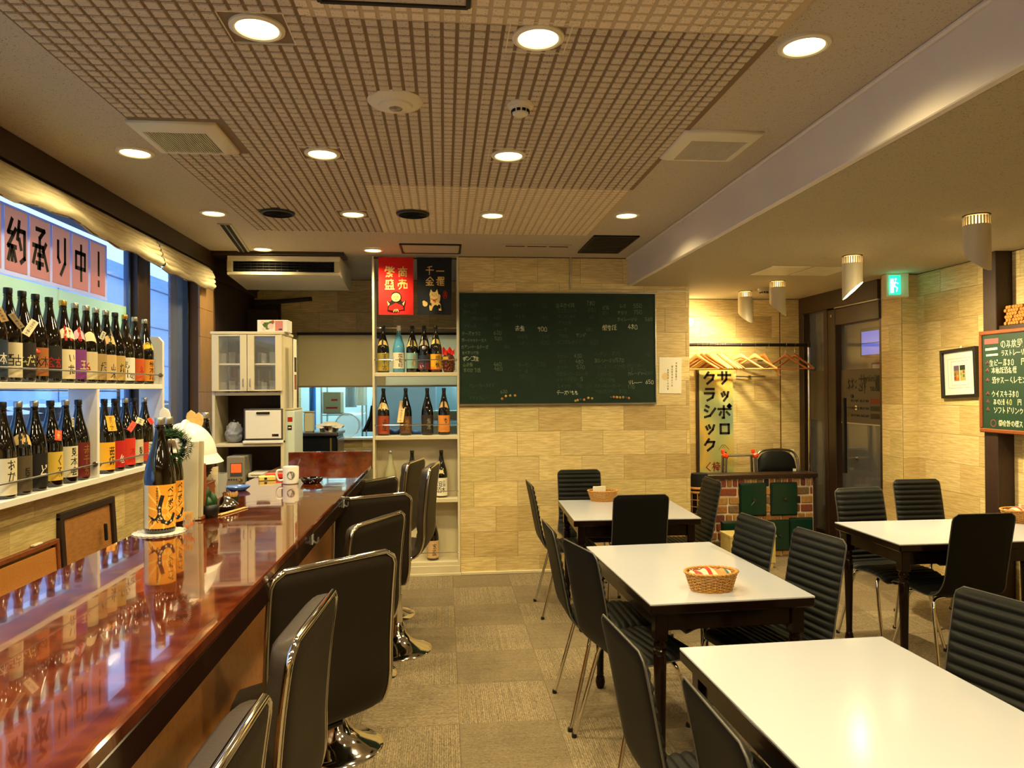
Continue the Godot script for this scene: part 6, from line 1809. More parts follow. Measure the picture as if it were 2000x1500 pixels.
func noren() -> void:
	var rd := thing("banner_rod", "thin dark rod at the ceiling carrying the red and navy banners", "rod", V(-0.233, 2.632, -5.925))
	part("rod", rod(V(-0.34, 0, 0), V(0.34, 0, 0), 0.006, 8), M.black, rd)
	for k in 2:
		var n := thing("banner", ["red cloth banner with four gold characters above a bowing figure", "navy cloth banner with four gold characters above a beckoning cat"][k], "banner", V([-0.392, -0.077][k], 2.632, -5.925), 0.0, "cloth banners over the bottle rack")
		var W := 0.286
		var H := 0.475
		var ph: float = k * 1.7
		var surf := func(u: float, v: float) -> Vector3:
			return V(u * (1.0 - 0.02 * (-v / H)), v, 0.006 + 0.010 * sin(u * 26.0 + ph) * (-v / H) + 0.004 * sin(v * 12.0))
		var base := mat("banner%d" % k, [Color(0.80, 0.07, 0.05), Color(0.055, 0.075, 0.11)][k], 0.9)
		part("cloth", G.new().patch(24, 14, func(u: float, v: float) -> Vector3: return surf.call((u - 0.5) * W, 0.008 - v * H), true), base, n)
		for x in [-0.10, 0.0, 0.10]:
			part("loop", bx(V(x, 0.0, 0.0), V(0.035, 0.018, 0.016), 0.003), base, n)
		var up := func(u: float, v: float) -> Vector3: return surf.call(u, v) + V(0, 0, 0.0035)
		var up2 := func(u: float, v: float) -> Vector3: return surf.call(u, v) + V(0, 0, 0.0055)
		var up3 := func(u: float, v: float) -> Vector3: return surf.call(u, v) + V(0, 0, 0.0075)
		var gold := mat("banner_gold", Color(0.82, 0.70, 0.42), 0.9)
		var g := G.new()
		var ch: Array = [["商", "売", "繁", "盛"], ["一", "攫", "千", "金"]][k]
		for i in 4:
			var sz: float = [0.072, 0.060][k]
			g.text(gl(ch[i]), ([0.055, -0.052] if k == 0 else [0.048, -0.038])[i / 2], -0.112 - 0.104 * (i % 2) if k == 0 else -0.10 - 0.088 * (i % 2), sz, sz * 1.12, [0.0092, 0.0078][k], up, 0.02)
		part("characters", g, gold, n)
		var ink := mat("banner_dark%d" % k, [Color(0.08, 0.035, 0.03), Color(0.05, 0.06, 0.09)][k], 0.9)
		var red := mat("banner_red", Color(0.72, 0.10, 0.07), 0.9)
		if k == 0:
			# a plain bowing figure in a red robe
			var a := G.new()
			a.fill(P2([-0.075, -0.43, -0.066, -0.385, -0.085, -0.345, -0.05, -0.362, -0.03, -0.335, 0.03, -0.335, 0.052, -0.362, 0.082, -0.345, 0.064, -0.385, 0.072, -0.43, 0.0, -0.446]), up)
			part("robe_outline", a, ink, n)
			var b := G.new()
			b.fill(P2([-0.066, -0.425, -0.055, -0.395, 0.0, -0.37, 0.055, -0.395, 0.064, -0.425, 0.0, -0.438]), up2)
			part("robe", b, base, n)
			var hd := G.new()
			hd.fill(circle(0.0, -0.318, 0.043, 20), up2)
			part("hair", hd, ink, n)
			var f := G.new()
			f.fill(circle(0.0, -0.325, 0.036, 20).map(func(p): return Vector2(p.x * 1.06, p.y)), up3)
			f.fill(P2([-0.064, -0.395, -0.075, -0.352, -0.052, -0.378]), up3)
			f.fill(P2([0.064, -0.395, 0.075, -0.352, 0.052, -0.378]), up3)
			for x in [-0.012, 0.0, 0.012]:
				f.stroke([Vector2(x, -0.425), Vector2(x * 1.6, -0.442)], 0.007, up3)
			var fp := part("face", f, gold, n)
			var d := G.new()
			var up4 := func(u: float, v: float) -> Vector3: return surf.call(u, v) + V(0, 0, 0.0090)
			for s in [-1, 1]:
				d.stroke([Vector2(s * 0.006, -0.322), Vector2(s * 0.014, -0.319), Vector2(s * 0.021, -0.323)], 0.0025, up4)
			d.stroke([Vector2(-0.006, -0.338), Vector2(0.0, -0.341), Vector2(0.006, -0.338)], 0.0025, up4)
			part("features", d, ink, fp)
		else:
			var a := G.new()
			a.fill(P2([-0.040, -0.432, -0.045, -0.40, -0.034, -0.355, -0.036, -0.325, -0.042, -0.30, -0.030, -0.255, -0.014, -0.280, 0.006, -0.280, 0.022, -0.255, 0.034, -0.300, 0.026, -0.330, 0.030, -0.352, 0.052, -0.385, 0.058, -0.432]), up)
			a.fill(P2([0.022, -0.352, 0.030, -0.30, 0.040, -0.296, 0.050, -0.308, 0.046, -0.345, 0.036, -0.375]), up)
			a.fill(circle(-0.078, -0.378, 0.021, 14), up)
			a.fill(circle(-0.088, -0.362, 0.013, 12), up)
			part("cat", a, gold, n)
			var b := G.new()
			b.fill(circle(0.038, -0.400, 0.013, 12).map(func(p): return Vector2(p.x, -0.400 + (p.y + 0.400) * 1.4)), up2)
			b.fill(circle(-0.036, -0.378, 0.008, 10).map(func(p): return Vector2(p.x, -0.378 + (p.y + 0.378) * 1.6)), up2)
			for s in [-1, 1]:
				b.stroke([Vector2(-0.004 + s * 0.009, -0.300), Vector2(-0.004 + s * 0.017, -0.298)], 0.0032, up2)
				b.stroke([Vector2(-0.004 + s * 0.014, -0.311), Vector2(-0.004 + s * 0.030, -0.309)], 0.0016, up2)
			b.stroke([Vector2(-0.007, -0.311), Vector2(-0.004, -0.315), Vector2(-0.001, -0.311)], 0.0028, up2)
			for x in [-0.022, 0.0]:
				b.stroke([Vector2(x, -0.425), Vector2(x + 0.001, -0.395)], 0.0016, up2)
			part("cat_markings", b, ink, n)
			var c := G.new()
			c.stroke([Vector2(-0.028, -0.336), Vector2(-0.005, -0.346), Vector2(0.020, -0.336)], 0.006, up2)
			c.fill(P2([-0.012, -0.342, -0.005, -0.348, 0.002, -0.342, 0.004, -0.362, -0.005, -0.354, -0.014, -0.362]), up2)
			c.stroke(circle(0.088, -0.300, 0.021, 16, true).map(func(p): return Vector2(0.088 + (p.x - 0.088) * 0.8, -0.300 + (p.y + 0.300) * 1.5)), 0.0028, up)
			c.text(gl("大"), 0, 0, 0.01, 0.01, 0.002, up)
			c.text(gl("本"), 0.088, -0.290, 0.018, 0.022, 0.0024, up)
			c.text(gl("円"), 0.088, -0.313, 0.018, 0.020, 0.0024, up)
			part("red_print", c, red, n)

func blackboard() -> void:
	var b := thing("blackboard", "large dark green blackboard covered with chalked dishes and prices", "blackboard", V(0.9625, 1.888, -5.955))
	part("panel", lh(V(-0.836, -0.466, 0.0), V(0.836, 0.468, 0.012)), M.board_green, b)
	part("top_frame", lh(V(-0.84, 0.464, 0.0), V(0.84, 0.474, 0.018), 0.002), M.steel, b)
	part("bottom_frame", lh(V(-0.84, -0.478, 0.0), V(0.84, -0.462, 0.030), 0.003), M.steel, b)
	for x in [-0.838, 0.838]:
		part("side_frame", bx(V(x, 0, 0.009), V(0.007, 0.94, 0.018), 0.002), M.steel, b)
	# position on the picture's enlarged view of the board, size, chalk, words
	var w := [[520, 590, 50, 0, "赤魚"], [700, 596, 42, 0, "900"], [1226, 583, 50, 0, "銀杏焼"], [1436, 576, 44, 0, "480"],
		[110, 402, 36, 2, "ビール酒"], [110, 462, 34, 2, "かりーん"], [350, 446, 32, 2, "320"], [160, 512, 34, 2, "フィッシュ"], [345, 505, 34, 2, "460"], [110, 574, 32, 2, "マイール"], [345, 560, 34, 2, "480"],
		[95, 632, 32, 1, "チーズサラミ"], [348, 626, 34, 1, "620"], [92, 686, 28, 1, "ガーリックトースト"], [356, 672, 30, 1, "520"], [90, 740, 30, 1, "カマンベールチーズ"], [424, 740, 28, 2, "580"], [95, 786, 28, 1, "玄海かり汁生"], [102, 832, 40, 0, "ポンゴ生"], [102, 882, 34, 1, "山赤魚"], [346, 880, 34, 1, "460"], [105, 926, 34, 1, "玄のかろ酒"], [350, 916, 36, 1, "460"], [150, 1050, 32, 2, "カレールーライス"], [150, 1150, 32, 2, "トマトカレー"], [398, 1100, 30, 1, "620"],
		[500, 402, 34, 2, "本格イカ"], [740, 412, 30, 2, "50"], [520, 500, 32, 2, "マイカ"], [720, 505, 34, 2, "780"], [540, 660, 34, 2, "ロイモ"], [735, 655, 34, 2, "700"], [545, 710, 34, 2, "しかソ"], [730, 706, 36, 2, "520"], [540, 885, 34, 2, "サーモン"], [695, 878, 38, 2, "720"], [545, 935, 32, 2, "ミール"], [550, 975, 32, 2, "リミ"],
		[850, 402, 38, 1, "生みかん焼"], [1098, 384, 38, 1, "780"], [860, 446, 34, 2, "マスかりーん"], [1110, 438, 36, 2, "680"], [860, 496, 32, 2, "ベーコンマメ"], [1120, 496, 30, 2, "60"], [865, 545, 34, 2, "マリカ本"], [855, 600, 36, 2, "和風杏"], [1090, 600, 32, 2, "480"], [865, 650, 32, 2, "マカロ"], [1010, 645, 34, 1, "サンド"], [860, 700, 36, 2, "ビフカツサンド"], [1125, 702, 38, 2, "620"], [855, 818, 34, 2, "マカリー"], [992, 814, 36, 1, "430"], [870, 862, 34, 2, "カリ"], [1004, 860, 36, 1, "480"], [855, 905, 34, 2, "サラリー"], [1014, 904, 36, 1, "530"], [850, 960, 32, 2, "こカルーソースレール"], [850, 1005, 34, 2, "ミックスドリ"], [1046, 1003, 36, 1, "5"], [860, 1060, 32, 2, "レイソカ"], [1016, 1058, 36, 2, "50"], [852, 1112, 36, 0, "チーズいもも"],
		[1226, 420, 36, 1, "ビル"], [1370, 404, 36, 1, "うミ"], [1484, 404, 38, 1, "550"], [1226, 462, 34, 2, "御り"], [1350, 460, 34, 1, "サラダ"], [1484, 456, 38, 1, "750"], [1350, 516, 34, 1, "かけう漬あり"], [1578, 514, 34, 1, "560"], [1150, 800, 34, 2, "ソーマン"], [1306, 798, 36, 2, "870"], [1160, 852, 36, 1, "生うソ漬あり"], [1336, 850, 36, 1, "570"], [1180, 905, 34, 2, "ロースソース"], [1346, 905, 36, 2, "390"], [1180, 962, 34, 2, "ミリレリン"], [1430, 894, 34, 2, "焼りくみい"], [1430, 925, 32, 2, "レモンソーダ"], [1434, 958, 32, 1, "カレードッグ"], [1578, 955, 34, 2, "260"], [1200, 1010, 32, 2, "イマリカ杏"], [1436, 1032, 36, 0, "えなピザ"], [1580, 1030, 36, 0, "650"], [1160, 1060, 30, 2, "カスールバーガー子"], [1430, 1068, 32, 1, "170"], [1160, 1106, 32, 2, "マカリニアラ"], [1360, 1106, 36, 2, "820"], [1576, 800, 34, 2, "10"]]
	var gs := [G.new(), G.new(), G.new(), G.new()]
	var f := plane_map(V(-0.9625, -1.888, 0.0126), Vector3.RIGHT, Vector3.UP)
	for q in w:
		var t: String = q[4]
		var sz: float = q[2] / 4.1667 / 382.0 * 1.677
		for k in t.length():
			var px: float = 880.0 + (q[0] + (k + 0.4) * q[2] * 0.80 * (0.80 if t[k].is_valid_int() else 1.0)) / 4.1667
			var py: float = 500.0 + q[1] / 4.1667 + sin(k * 2.3 + q[0]) * 0.5
			var x := 0.1235 + (px - 897.0) / 382.0 * 1.677
			var y := 2.356 - (py - 572.5) / 216.5 * 0.938
			var gx := gl(t[k])
			if gx.is_empty() and t[k] != " ":
				gx = gl(["り", "の", "ー", "イ", "レ", "ス"][t.unicode_at(k) % 6])
			gs[q[3]].text(gx, x, y, sz * (0.95 if t[k].is_valid_int() else 0.72), sz * 0.85, 0.0031 if q[3] == 0 else 0.0026, f)
	for k in 3:
		part("chalk_lettering", gs[k], M["chalk%d" % k], b)
	var mg := [[[410, 1158], [440, 1137], [475, 1133], [513, 1133]], [[1000, 1180], [1018, 1174], [1040, 1170], [1070, 1171], [1105, 1157], [1135, 1161]], [[1288, 1155], [1313, 1151], [1339, 1153], [1364, 1156], [1390, 1154], [1414, 1157], [1436, 1161]]]
	var mc := [Color(0.75, 0.42, 0.25), Color(0.62, 0.55, 0.30), Color(0.12, 0.30, 0.32), Color(0.80, 0.62, 0.28), Color(0.70, 0.50, 0.30)]
	for i in 3:
		for k in mg[i].size():
			var px: float = 880.0 + mg[i][k][0] / 4.1667
			var py: float = 500.0 + mg[i][k][1] / 4.1667
			var m := thing("magnet", ORD[k] + " small round magnet from the left in the blackboard's " + ["left cluster of four", "middle cluster of six", "right row of seven"][i], "magnet", V(0.1235 + (px - 897.0) / 382.0 * 1.677, 2.356 - (py - 572.5) / 216.5 * 0.938, -5.943), 0.0, "magnets along the blackboard's foot")
			part("disc", G.new().lathe([Vector2(0.0, 0.009), Vector2(0.008, 0.008), Vector2(0.0105, 0.005), Vector2(0.0105, 0.0)], 16, Vector3.ZERO, Basis(Vector3.RIGHT, PI / 2)), paper(mc[(k * 3 + i) % 5]), m)
	# paper notice
	var n := thing("paper_notice", "cream paper notice with handwriting taped right of the blackboard", "notice", V(1.932, 1.655, -5.953), 0.0)
	n.rotation.z = -0.02
	part("sheet", bx(V(0, 0, 0.0012), V(0.196, 0.308, 0.0016), 0.0005), M.paper, n)
	var g := G.new()
	var nf := plane_map(V(0, 0, 0.0025), Vector3.RIGHT, Vector3.UP)
	for c in 3:
		var s: String = ["本格焼酒各種り", "御会計の古山り生", "放題円のイカの花"][c]
		for k in s.length():
			g.text(gl(s[k]), 0.050 - c * 0.036, 0.105 - c * 0.03 - k * 0.023, 0.012, 0.016, 0.0016, nf)
	part("lettering", g, M.mahogany, n)
	var st := G.new()
	st.fill(circle(-0.045, -0.01, 0.032, 16), nf)
	part("stain", st, paper(Color(0.90, 0.80, 0.58)), n)
	part("tape", bx(V(-0.085, 0.145, 0.003), V(0.03, 0.014, 0.001)), M.white, n)

func alcove() -> void:
	# coat rail
	var rl := thing("coat_rail", "dark metal coat rail across the alcove with chrome end post", "coat rail", V(0, 0, -6.55))
	part("rail", rod(V(2.10, 1.955, 0), V(3.50, 1.952, 0), 0.016, 14), M.brass_black, rl)
	part("end_joint", bx(V(3.495, 1.95, 0), V(0.03, 0.045, 0.045), 0.008), M.black, rl)
	part("end_post", rod(V(3.495, 0.0, 0), V(3.495, 1.95, 0), 0.013, 12), M.chrome, rl)
	part("wall_socket", rod(V(2.101, 1.955, 0), V(2.115, 1.955, 0), 0.026, 16), M.chrome, rl)
	# hangers: x, turn, tone, drop, how
	var hs := [[2.385, 0.62, 0, 0.0], [2.432, 0.66, 1, 0.0], [2.478, 0.72, 1, 0.0], [2.507, 0.9, 0, 0.0], [2.532, 0.92, 0, 0.0], [2.556, 0.94, 0, 0.0], [2.582, 0.92, 1, 0.0], [2.608, 0.9, 0, 0.0], [2.632, 0.86, 0, 0.0], [2.655, 0.82, 1, 0.0], [2.815, 0.60, 0, 0.0], [2.955, 0.62, 0, 0.0], [3.050, 0.75, 2, 0.02], [3.262, 0.86, 1, 0.0], [3.352, 1.0, 1, 0.0]]
	var lab := []
	for k in 10:
		lab.append(ORD[k] + " wooden hanger from the left in the packed bunch on the coat rail")
	lab.append_array(["pale wooden hanger hanging alone just right of the packed bunch", "pale wooden hanger with a dark block on its bar, middle of the rail", "orange plain hanger without a lower bar, hanging crooked", "brown wooden hanger second from the rail's door end", "brown wooden hanger nearest the rail's door end"])
	var woods := [M.pale_wood, mat("hanger_brown", Color(0.62, 0.36, 0.14), 0.4), mat("hanger_orange", Color(0.78, 0.46, 0.14), 0.35)]
	var hg := G.new()
	for s in [-1.0, 1.0]:
		var sg: float = s
		hg.patch(14, 10, func(u: float, v: float) -> Vector3:
			var a := v * TAU
			var x := u * 0.205
			var y := -0.008 - 0.118 * pow(u, 1.35) - 0.012 * sin(u * PI)
			var hh := lerpf(0.046, 0.022, smoothstep(0.0, 0.4, u))
			return V(sg * x, y + sin(a) * hh * 0.5 + 0.008 * (1.0 - u), cos(a) * lerpf(0.011, 0.008, u) + 0.02 * u * u), sg > 0.0)
		hg.lathe(ball(0.0085), 8, V(sg * 0.205, -0.126, 0.02))
	var hm := hg.mesh()
	var hook := G.new().tube(spline([V(0, 0.01, 0), V(0.0, 0.055, 0), V(0.004, 0.075, 0.0), V(0.020, 0.090, 0.0), V(0.019, 0.112, 0), V(0.0, 0.122, 0), V(-0.019, 0.112, 0), V(-0.020, 0.095, 0)]), 0.0018, 6).mesh()
	for i in hs.size():
		var q: Array = hs[i]
		# the hook's crook sits over the rail
		var h := thing("coat_hanger", lab[i], "coat hanger", V(q[0], 1.851, -6.55), -q[1], "wooden coat hangers on the rail")
		h.rotation.z = -0.35 if q[2] == 2 else 0.0
		part("shoulders", hm, woods[q[2]], h)
		part("hook", hook, M.chrome, h).rotation.y = PI / 2 + q[1]
		if q[2] != 2:
			part("bar", rod(V(-0.195, -0.128, 0.018), V(0.195, -0.128, 0.018), 0.0055, 8), woods[q[2]], h)
		if i == 11:
			part("grip_block", bx(V(0.05, -0.05, 0.012), V(0.05, 0.016, 0.02), 0.004), M.dark_post, h)
	# brewery sign board
	var s := thing("sign_board", "tall painted sign board with two columns of big black katakana", "sign", V(2.645, 0, -6.74))
	part("board", lh(V(-0.172, 0.10, -0.030), V(0.172, 1.735, 0.0), 0.002), tri(mat("sign_paint", Color(1, 1, 1), 0.45), noise(256, 256, 0.006, 121, [Color(0.52, 0.62, 0.50), Color(0.86, 0.72, 0.34), Color(0.70, 0.72, 0.48), Color(0.42, 0.52, 0.46)], 2), V(0.9, 0.6, 0.9)), s)
	part("side_batten", lh(V(-0.195, 0.10, -0.032), V(-0.172, 1.735, 0.004), 0.002), M.dark_post, s)
	var g := G.new()
	var f := plane_map(V(0, 0, 0.0012), Vector3.RIGHT, Vector3.UP)
	for k in 4:
		g.text(gl(["サ", "ッ", "ポ", "ロ"][k]), 0.083, 1.648 - k * 0.166, [0.125, 0.10, 0.125, 0.105][k], 0.128, 0.023, f)
	for k in 5:
		g.text(gl(["ク", "ラ", "シ", "ッ", "ク"][k]), -0.070, 1.648 - k * 0.163, 0.118, 0.125, 0.023, f)
	part("characters", g, M.ink, s)
	var r := G.new()
	for k in 3:
		r.text(gl(["〈", "樽", "〉"][k]), -0.085 + k * 0.078, 0.775, 0.075, 0.085, 0.009, f)
	part("red_print", r, M.red_ink, s)
	var e := G.new()
	e.stroke([Vector2(0.02, 0.94), Vector2(0.055, 0.985), Vector2(0.085, 0.985), Vector2(0.125, 0.94)], 0.004, f)
	e.stroke([Vector2(0.055, 0.96), Vector2(0.068, 0.972), Vector2(0.085, 0.96)], 0.003, f)
	for k in 2:
		e.text(gl(["限", "定"][k] if false else ["本", "格"][k]), 0.056 + k * 0.036, 0.912, 0.016, 0.018, 0.003, f)
	part("mountain_print", e, M.dark_post, s)
	solo("red_ornament", "small red paper ornament on top of the tall sign board behind the hangers", "ornament", G.new().patch(10, 6, func(u: float, v: float) -> Vector3: return V((u - 0.5) * 0.34, 1.737 + v * (0.05 + 0.06 * maxf(0.0, u - 0.5) * 2.0 + 0.02 * sin(u * 17.0)), -0.018 + 0.008 * sin(u * 21.0))), mat("ornament_red", Color(0.62, 0.10, 0.06), 0.6), V(2.645, 0, -6.74))
	# wall lever and little hook plate
	var lv := thing("wall_lever", "thin horizontal metal arm on the alcove wall below the hangers", "wall arm", V(2.99, 1.655, -6.765))
	part("arm", G.new().tube([V(-0.14, 0.002, 0.02), V(0.0, -0.004, 0.03), V(0.155, 0.0, 0.03)], 0.006, 8), M.steel, lv)
	part("bracket", bx(V(0.0, 0, 0.012), V(0.03, 0.02, 0.024), 0.004), M.steel, lv)
	var hk := thing("wall_hook", "small cream wall hook plate left of the thin metal arm", "hook", V(2.785, 1.62, -6.772))
	part("plate", bx(V(0, 0, 0.003), V(0.026, 0.055, 0.006), 0.002), M.plastic, hk)
	part("hook", G.new().tube(spline([V(0, -0.015, 0.006), V(0, -0.03, 0.02), V(0, -0.022, 0.03)]), 0.003, 6), M.steel, hk)
	# bright wall lamp hidden by the blackboard wall's edge
	var wl := thing("wall_lamp", "bright round wall lamp glowing just past the blackboard wall's edge", "wall lamp", V(2.475, 2.191, -6.745))
	part("plate", G.new().lathe([Vector2(0.0, 0.012), Vector2(0.05, 0.012), Vector2(0.055, 0.0)], 24, V(-0.09, 0, -0.025), Basis(Vector3.RIGHT, PI / 2)), M.plastic, wl)
	part("globe", G.new().lathe(ball(0.036), 20, V(-0.09, 0, 0.025)), M.bulb_glow, wl)
	var ol := OmniLight3D.new()
	ol.name = "wall_lamp_light"
	ol.light_color = Color(1.0, 0.89, 0.64)
	ol.light_energy = 0.14
	ol.light_size = 0.04
	ol.omni_attenuation = 2.0
	ol.shadow_enabled = true
	ol.position = V(-0.09, 0, 0.025)
	wl.add_child(ol)
	brick_bar()
	# step ladder
	var sl := thing("step_ladder", "aluminium step ladder with orange corner caps behind the brick counter", "step ladder", V(2.775, 0, -6.52))
	for q in [[-0.14, 0.04, -0.19, 0.05], [0.14, 0.04, 0.19, 0.05], [-0.14, -0.04, -0.18, -0.05], [0.14, -0.04, 0.18, -0.05]]:
		part("leg", G.new().tube([V(q[0], 0.90, q[1]), V(q[2], 0.0, q[3])], 0.014, 8), M.steel, sl)
	part("platform", bx(V(0, 0.905, 0.0), V(0.27, 0.014, 0.11), 0.004), M.steel, sl)
	for y in [0.30, 0.60]:
		part("tread", bx(V(0, y, 0.045), V(0.32, 0.02, 0.03), 0.004), M.steel, sl)
	for x in [-0.145, 0.145]:
		part("corner_cap", G.new().box(V(x, 0.905, 0.035), V(0.055, 0.045, 0.05), 0.012, Basis(Vector3.BACK, 0.45 * signf(x))), mat("cap_orange", Color(0.88, 0.25, 0.05), 0.4), sl)
		part("cap_lug", bx(V(x * 1.03, 0.94, -0.02), V(0.03, 0.04, 0.03), 0.008), M.cap_orange, sl)
	# folded chair
	var fc := thing("folding_chair", "folding chair with black padded back behind the brick counter", "folding chair", V(3.165, 0, -6.50))
	part("frame", G.new().tube(spline([V(-0.205, 0.0, 0.04), V(-0.205, 0.55, 0.0), V(-0.205, 0.80, -0.035), V(-0.185, 0.905, -0.06), V(-0.10, 0.945, -0.07), V(0.10, 0.945, -0.07), V(0.185, 0.905, -0.06), V(0.205, 0.80, -0.035), V(0.205, 0.55, 0.0), V(0.205, 0.0, 0.04)], 5), 0.011, 8), M.steel, fc)
	part("backrest", G.new().patch(20, 8, func(u: float, v: float) -> Vector3:
		var x := (u - 0.5) * 0.385
		var ed := 1.0 - pow(absf(u * 2.0 - 1.0), 3.5)
		return V(x, 0.745 + v * (0.05 + 0.14 * pow(maxf(ed, 0.0), 0.6)), -0.025 - v * 0.035 + 0.022 * sqrt(maxf(0.0, sin(v * PI) * ed))), true), M.leather, fc)
	part("backrest_shell", G.new().patch(20, 4, func(u: float, v: float) -> Vector3:
		var ed := 1.0 - pow(absf(u * 2.0 - 1.0), 3.5)
		return V((u - 0.5) * 0.39, 0.742 + v * (0.055 + 0.14 * pow(maxf(ed, 0.0), 0.6)), -0.032 - v * 0.037)), M.shell_black, fc)
	part("seat", bx(V(0, 0.50, 0.035), V(0.36, 0.34, 0.03), 0.014), M.leather, fc)
	for x in [-0.19, 0.19]:
		part("rear_leg", rod(V(x, 0.50, 0.0), V(x, 0.0, -0.07), 0.010, 8), M.steel, fc)
	solo("paper_tag", "small white paper tag at the lower edge of the folding chair's back", "tag", bx(V(0, 0, 0), V(0.032, 0.028, 0.001)), M.paper, V(3.285, 0.765, -6.438))
	solo("white_batten", "narrow white slat leaning behind the folding chair", "slat", G.new().box(V(0, 0.47, 0), V(0.035, 0.95, 0.008), 0.001, Basis(Vector3.BACK, -0.10)), M.paper, V(3.33, 0.0, -6.66))

func brick_bar() -> void:
	var x0 := 2.37
	var x1 := 3.375
	var H := 0.715
	var c := thing("brick_counter", "low counter faced with painted bricks and green panels under a dark plank", "counter", V(0, 0, -6.26))
	part("body", lh(V(x0, 0, -0.14), V(x1, H, -0.012)), M.mortar, c)
	part("top_plank", G.new().box(V((x0 + x1) / 2 - 0.01, H + 0.022, -0.068), V(1.09, 0.040, 0.19), 0.005), M.dark_wood, c)
	part("end_board", lh(V(x1, 0, -0.14), V(x1 + 0.018, H, 0.004), 0.002), M.dark_post, c)
	var panels := [[2.79, 0.525, 0.245, 0.29], [3.085, 0.525, 0.245, 0.29], [2.575, 0.195, 0.16, 0.27], [2.775, 0.195, 0.17, 0.27], [3.03, 0.195, 0.20, 0.27], [3.245, 0.205, 0.215, 0.28]]
	var rows := 9
	var rh := H / rows
	var cache := {}
	for r in rows:
		var x := x0 + 0.004
		var k := 0
		while x < x1 - 0.02:
			var w: float = [0.185, 0.085, 0.16, 0.19, 0.07][(k * 2 + r * 3) % 5] if r < 8 else [0.05, 0.07, 0.055][(k + r) % 3]
			w = minf(w, x1 - 0.004 - x)
			var bh := rh - 0.016
			var key := snappedf(w, 0.001)
			if not cache.has(key):
				cache[key] = G.new().box(Vector3.ZERO, V(w - 0.014, bh, 0.022), 0.006).mesh()
			var o := part("brick", cache[key], M["brick%d" % [0, 1, 3, 4, 0, 1, 2, 3, 5, 1, 4][rng.randi() % (11 if r > 6 else 10)]], c, V(x + w * 0.5, r * rh + rh * 0.5, -0.006 + rng.randf_range(-0.002, 0.002)))
			o.rotation.z = rng.randf_range(-0.015, 0.015)
			x += w
			k += 1
	for i in panels.size():
		var q: Array = panels[i]
		var p := part("green_panel", bx(V(0, 0, 0.012), V(q[2], q[3], 0.03), 0.010), M.green_panel, c, V(q[0], q[1], 0.0))
		part("panel_edge", bx(V(0, 0, 0.004), V(q[2] + 0.014, q[3] + 0.014, 0.024), 0.008), M.black, p)
		part("knob", G.new().lathe([Vector2(0.0, 0.032), Vector2(0.010, 0.030), Vector2(0.012, 0.022), Vector2(0.005, 0.014), Vector2(0.008, 0.0)], 14, V(0.0, 0.0, 0.027), Basis(Vector3.RIGHT, PI / 2)), M.dark_post, p)
		if i == 0:
			part("latch", G.new().tube([V(0.0, -0.005, 0.05), V(-0.03, -0.045, 0.045)], 0.003, 6), M.steel, p)
	# rattan stand with a black bag
	var rs := thing("rattan_stand", "round rattan umbrella stand between the blackboard wall and brick counter", "umbrella stand", V(2.235, 0, -6.10))
	var R := 0.10
	for y in [0.02, 0.635, 0.67]:
		part("hoop", G.new().tube(range(28).map(func(i: int): return V(cos(TAU * i / 28.0) * R, y, sin(TAU * i / 28.0) * R)), 0.011, 8, true), M.wicker, rs)
	for k in 12:
		var a := TAU * k / 12.0
		part("stake", rod(V(cos(a) * R, 0.02, sin(a) * R), V(cos(a) * R, 0.64, sin(a) * R), 0.004, 6), M.wicker, rs)
	for k in 9:
		part("weaver", G.new().tube(range(28).map(func(i: int): return V(cos(TAU * i / 28.0) * (R + 0.003 * (1 if i % 2 else -1)), 0.09 + k * 0.06, sin(TAU * i / 28.0) * (R + 0.003 * (1 if i % 2 else -1)))), 0.0035, 6, true), M.wicker, rs)
	part("base", G.new().lathe([Vector2(0, 0.0), Vector2(R, 0.0), Vector2(R, 0.012), Vector2(0, 0.012)], 24), M.wicker, rs)
	var bg := thing("black_bag", "black bag standing in the rattan stand", "bag", V(2.235, 0.012, -6.10))
	part("sack", G.new().lathe([Vector2(0.0, 0.0), Vector2(0.07, 0.0), Vector2(0.075, 0.05), Vector2(0.078, 0.60), Vector2(0.085, 0.72), Vector2(0.07, 0.78), Vector2(0.0, 0.79)], 18), M.black_matte, bg)
	# wooden box with the black character
	var wb := thing("wooden_box", "low cream wooden box with a black painted character in front of the brick counter", "box", V(2.61, 0, -5.90))
	part("carcass", lh(V(-0.20, 0.045, -0.17), V(0.20, 0.265, 0.05), 0.003), M.box_wood, wb)
	part("lid", lh(V(-0.206, 0.265, -0.176), V(0.206, 0.288, 0.056), 0.003), M.box_wood, wb)
	for x in [-0.16, 0.16]:
		for z in [-0.14, 0.02]:
			part("foot", lh(V(x - 0.022, 0, z - 0.022), V(x + 0.022, 0.045, z + 0.022), 0.002), M.box_wood, wb)
	var g := G.new()
	g.text(gl("子"), 0.082, 0.160, 0.115, 0.155, 0.012, plane_map(V(0, 0, 0.0512), Vector3.RIGHT, Vector3.UP))
	part("character", g, M.ink, wb)

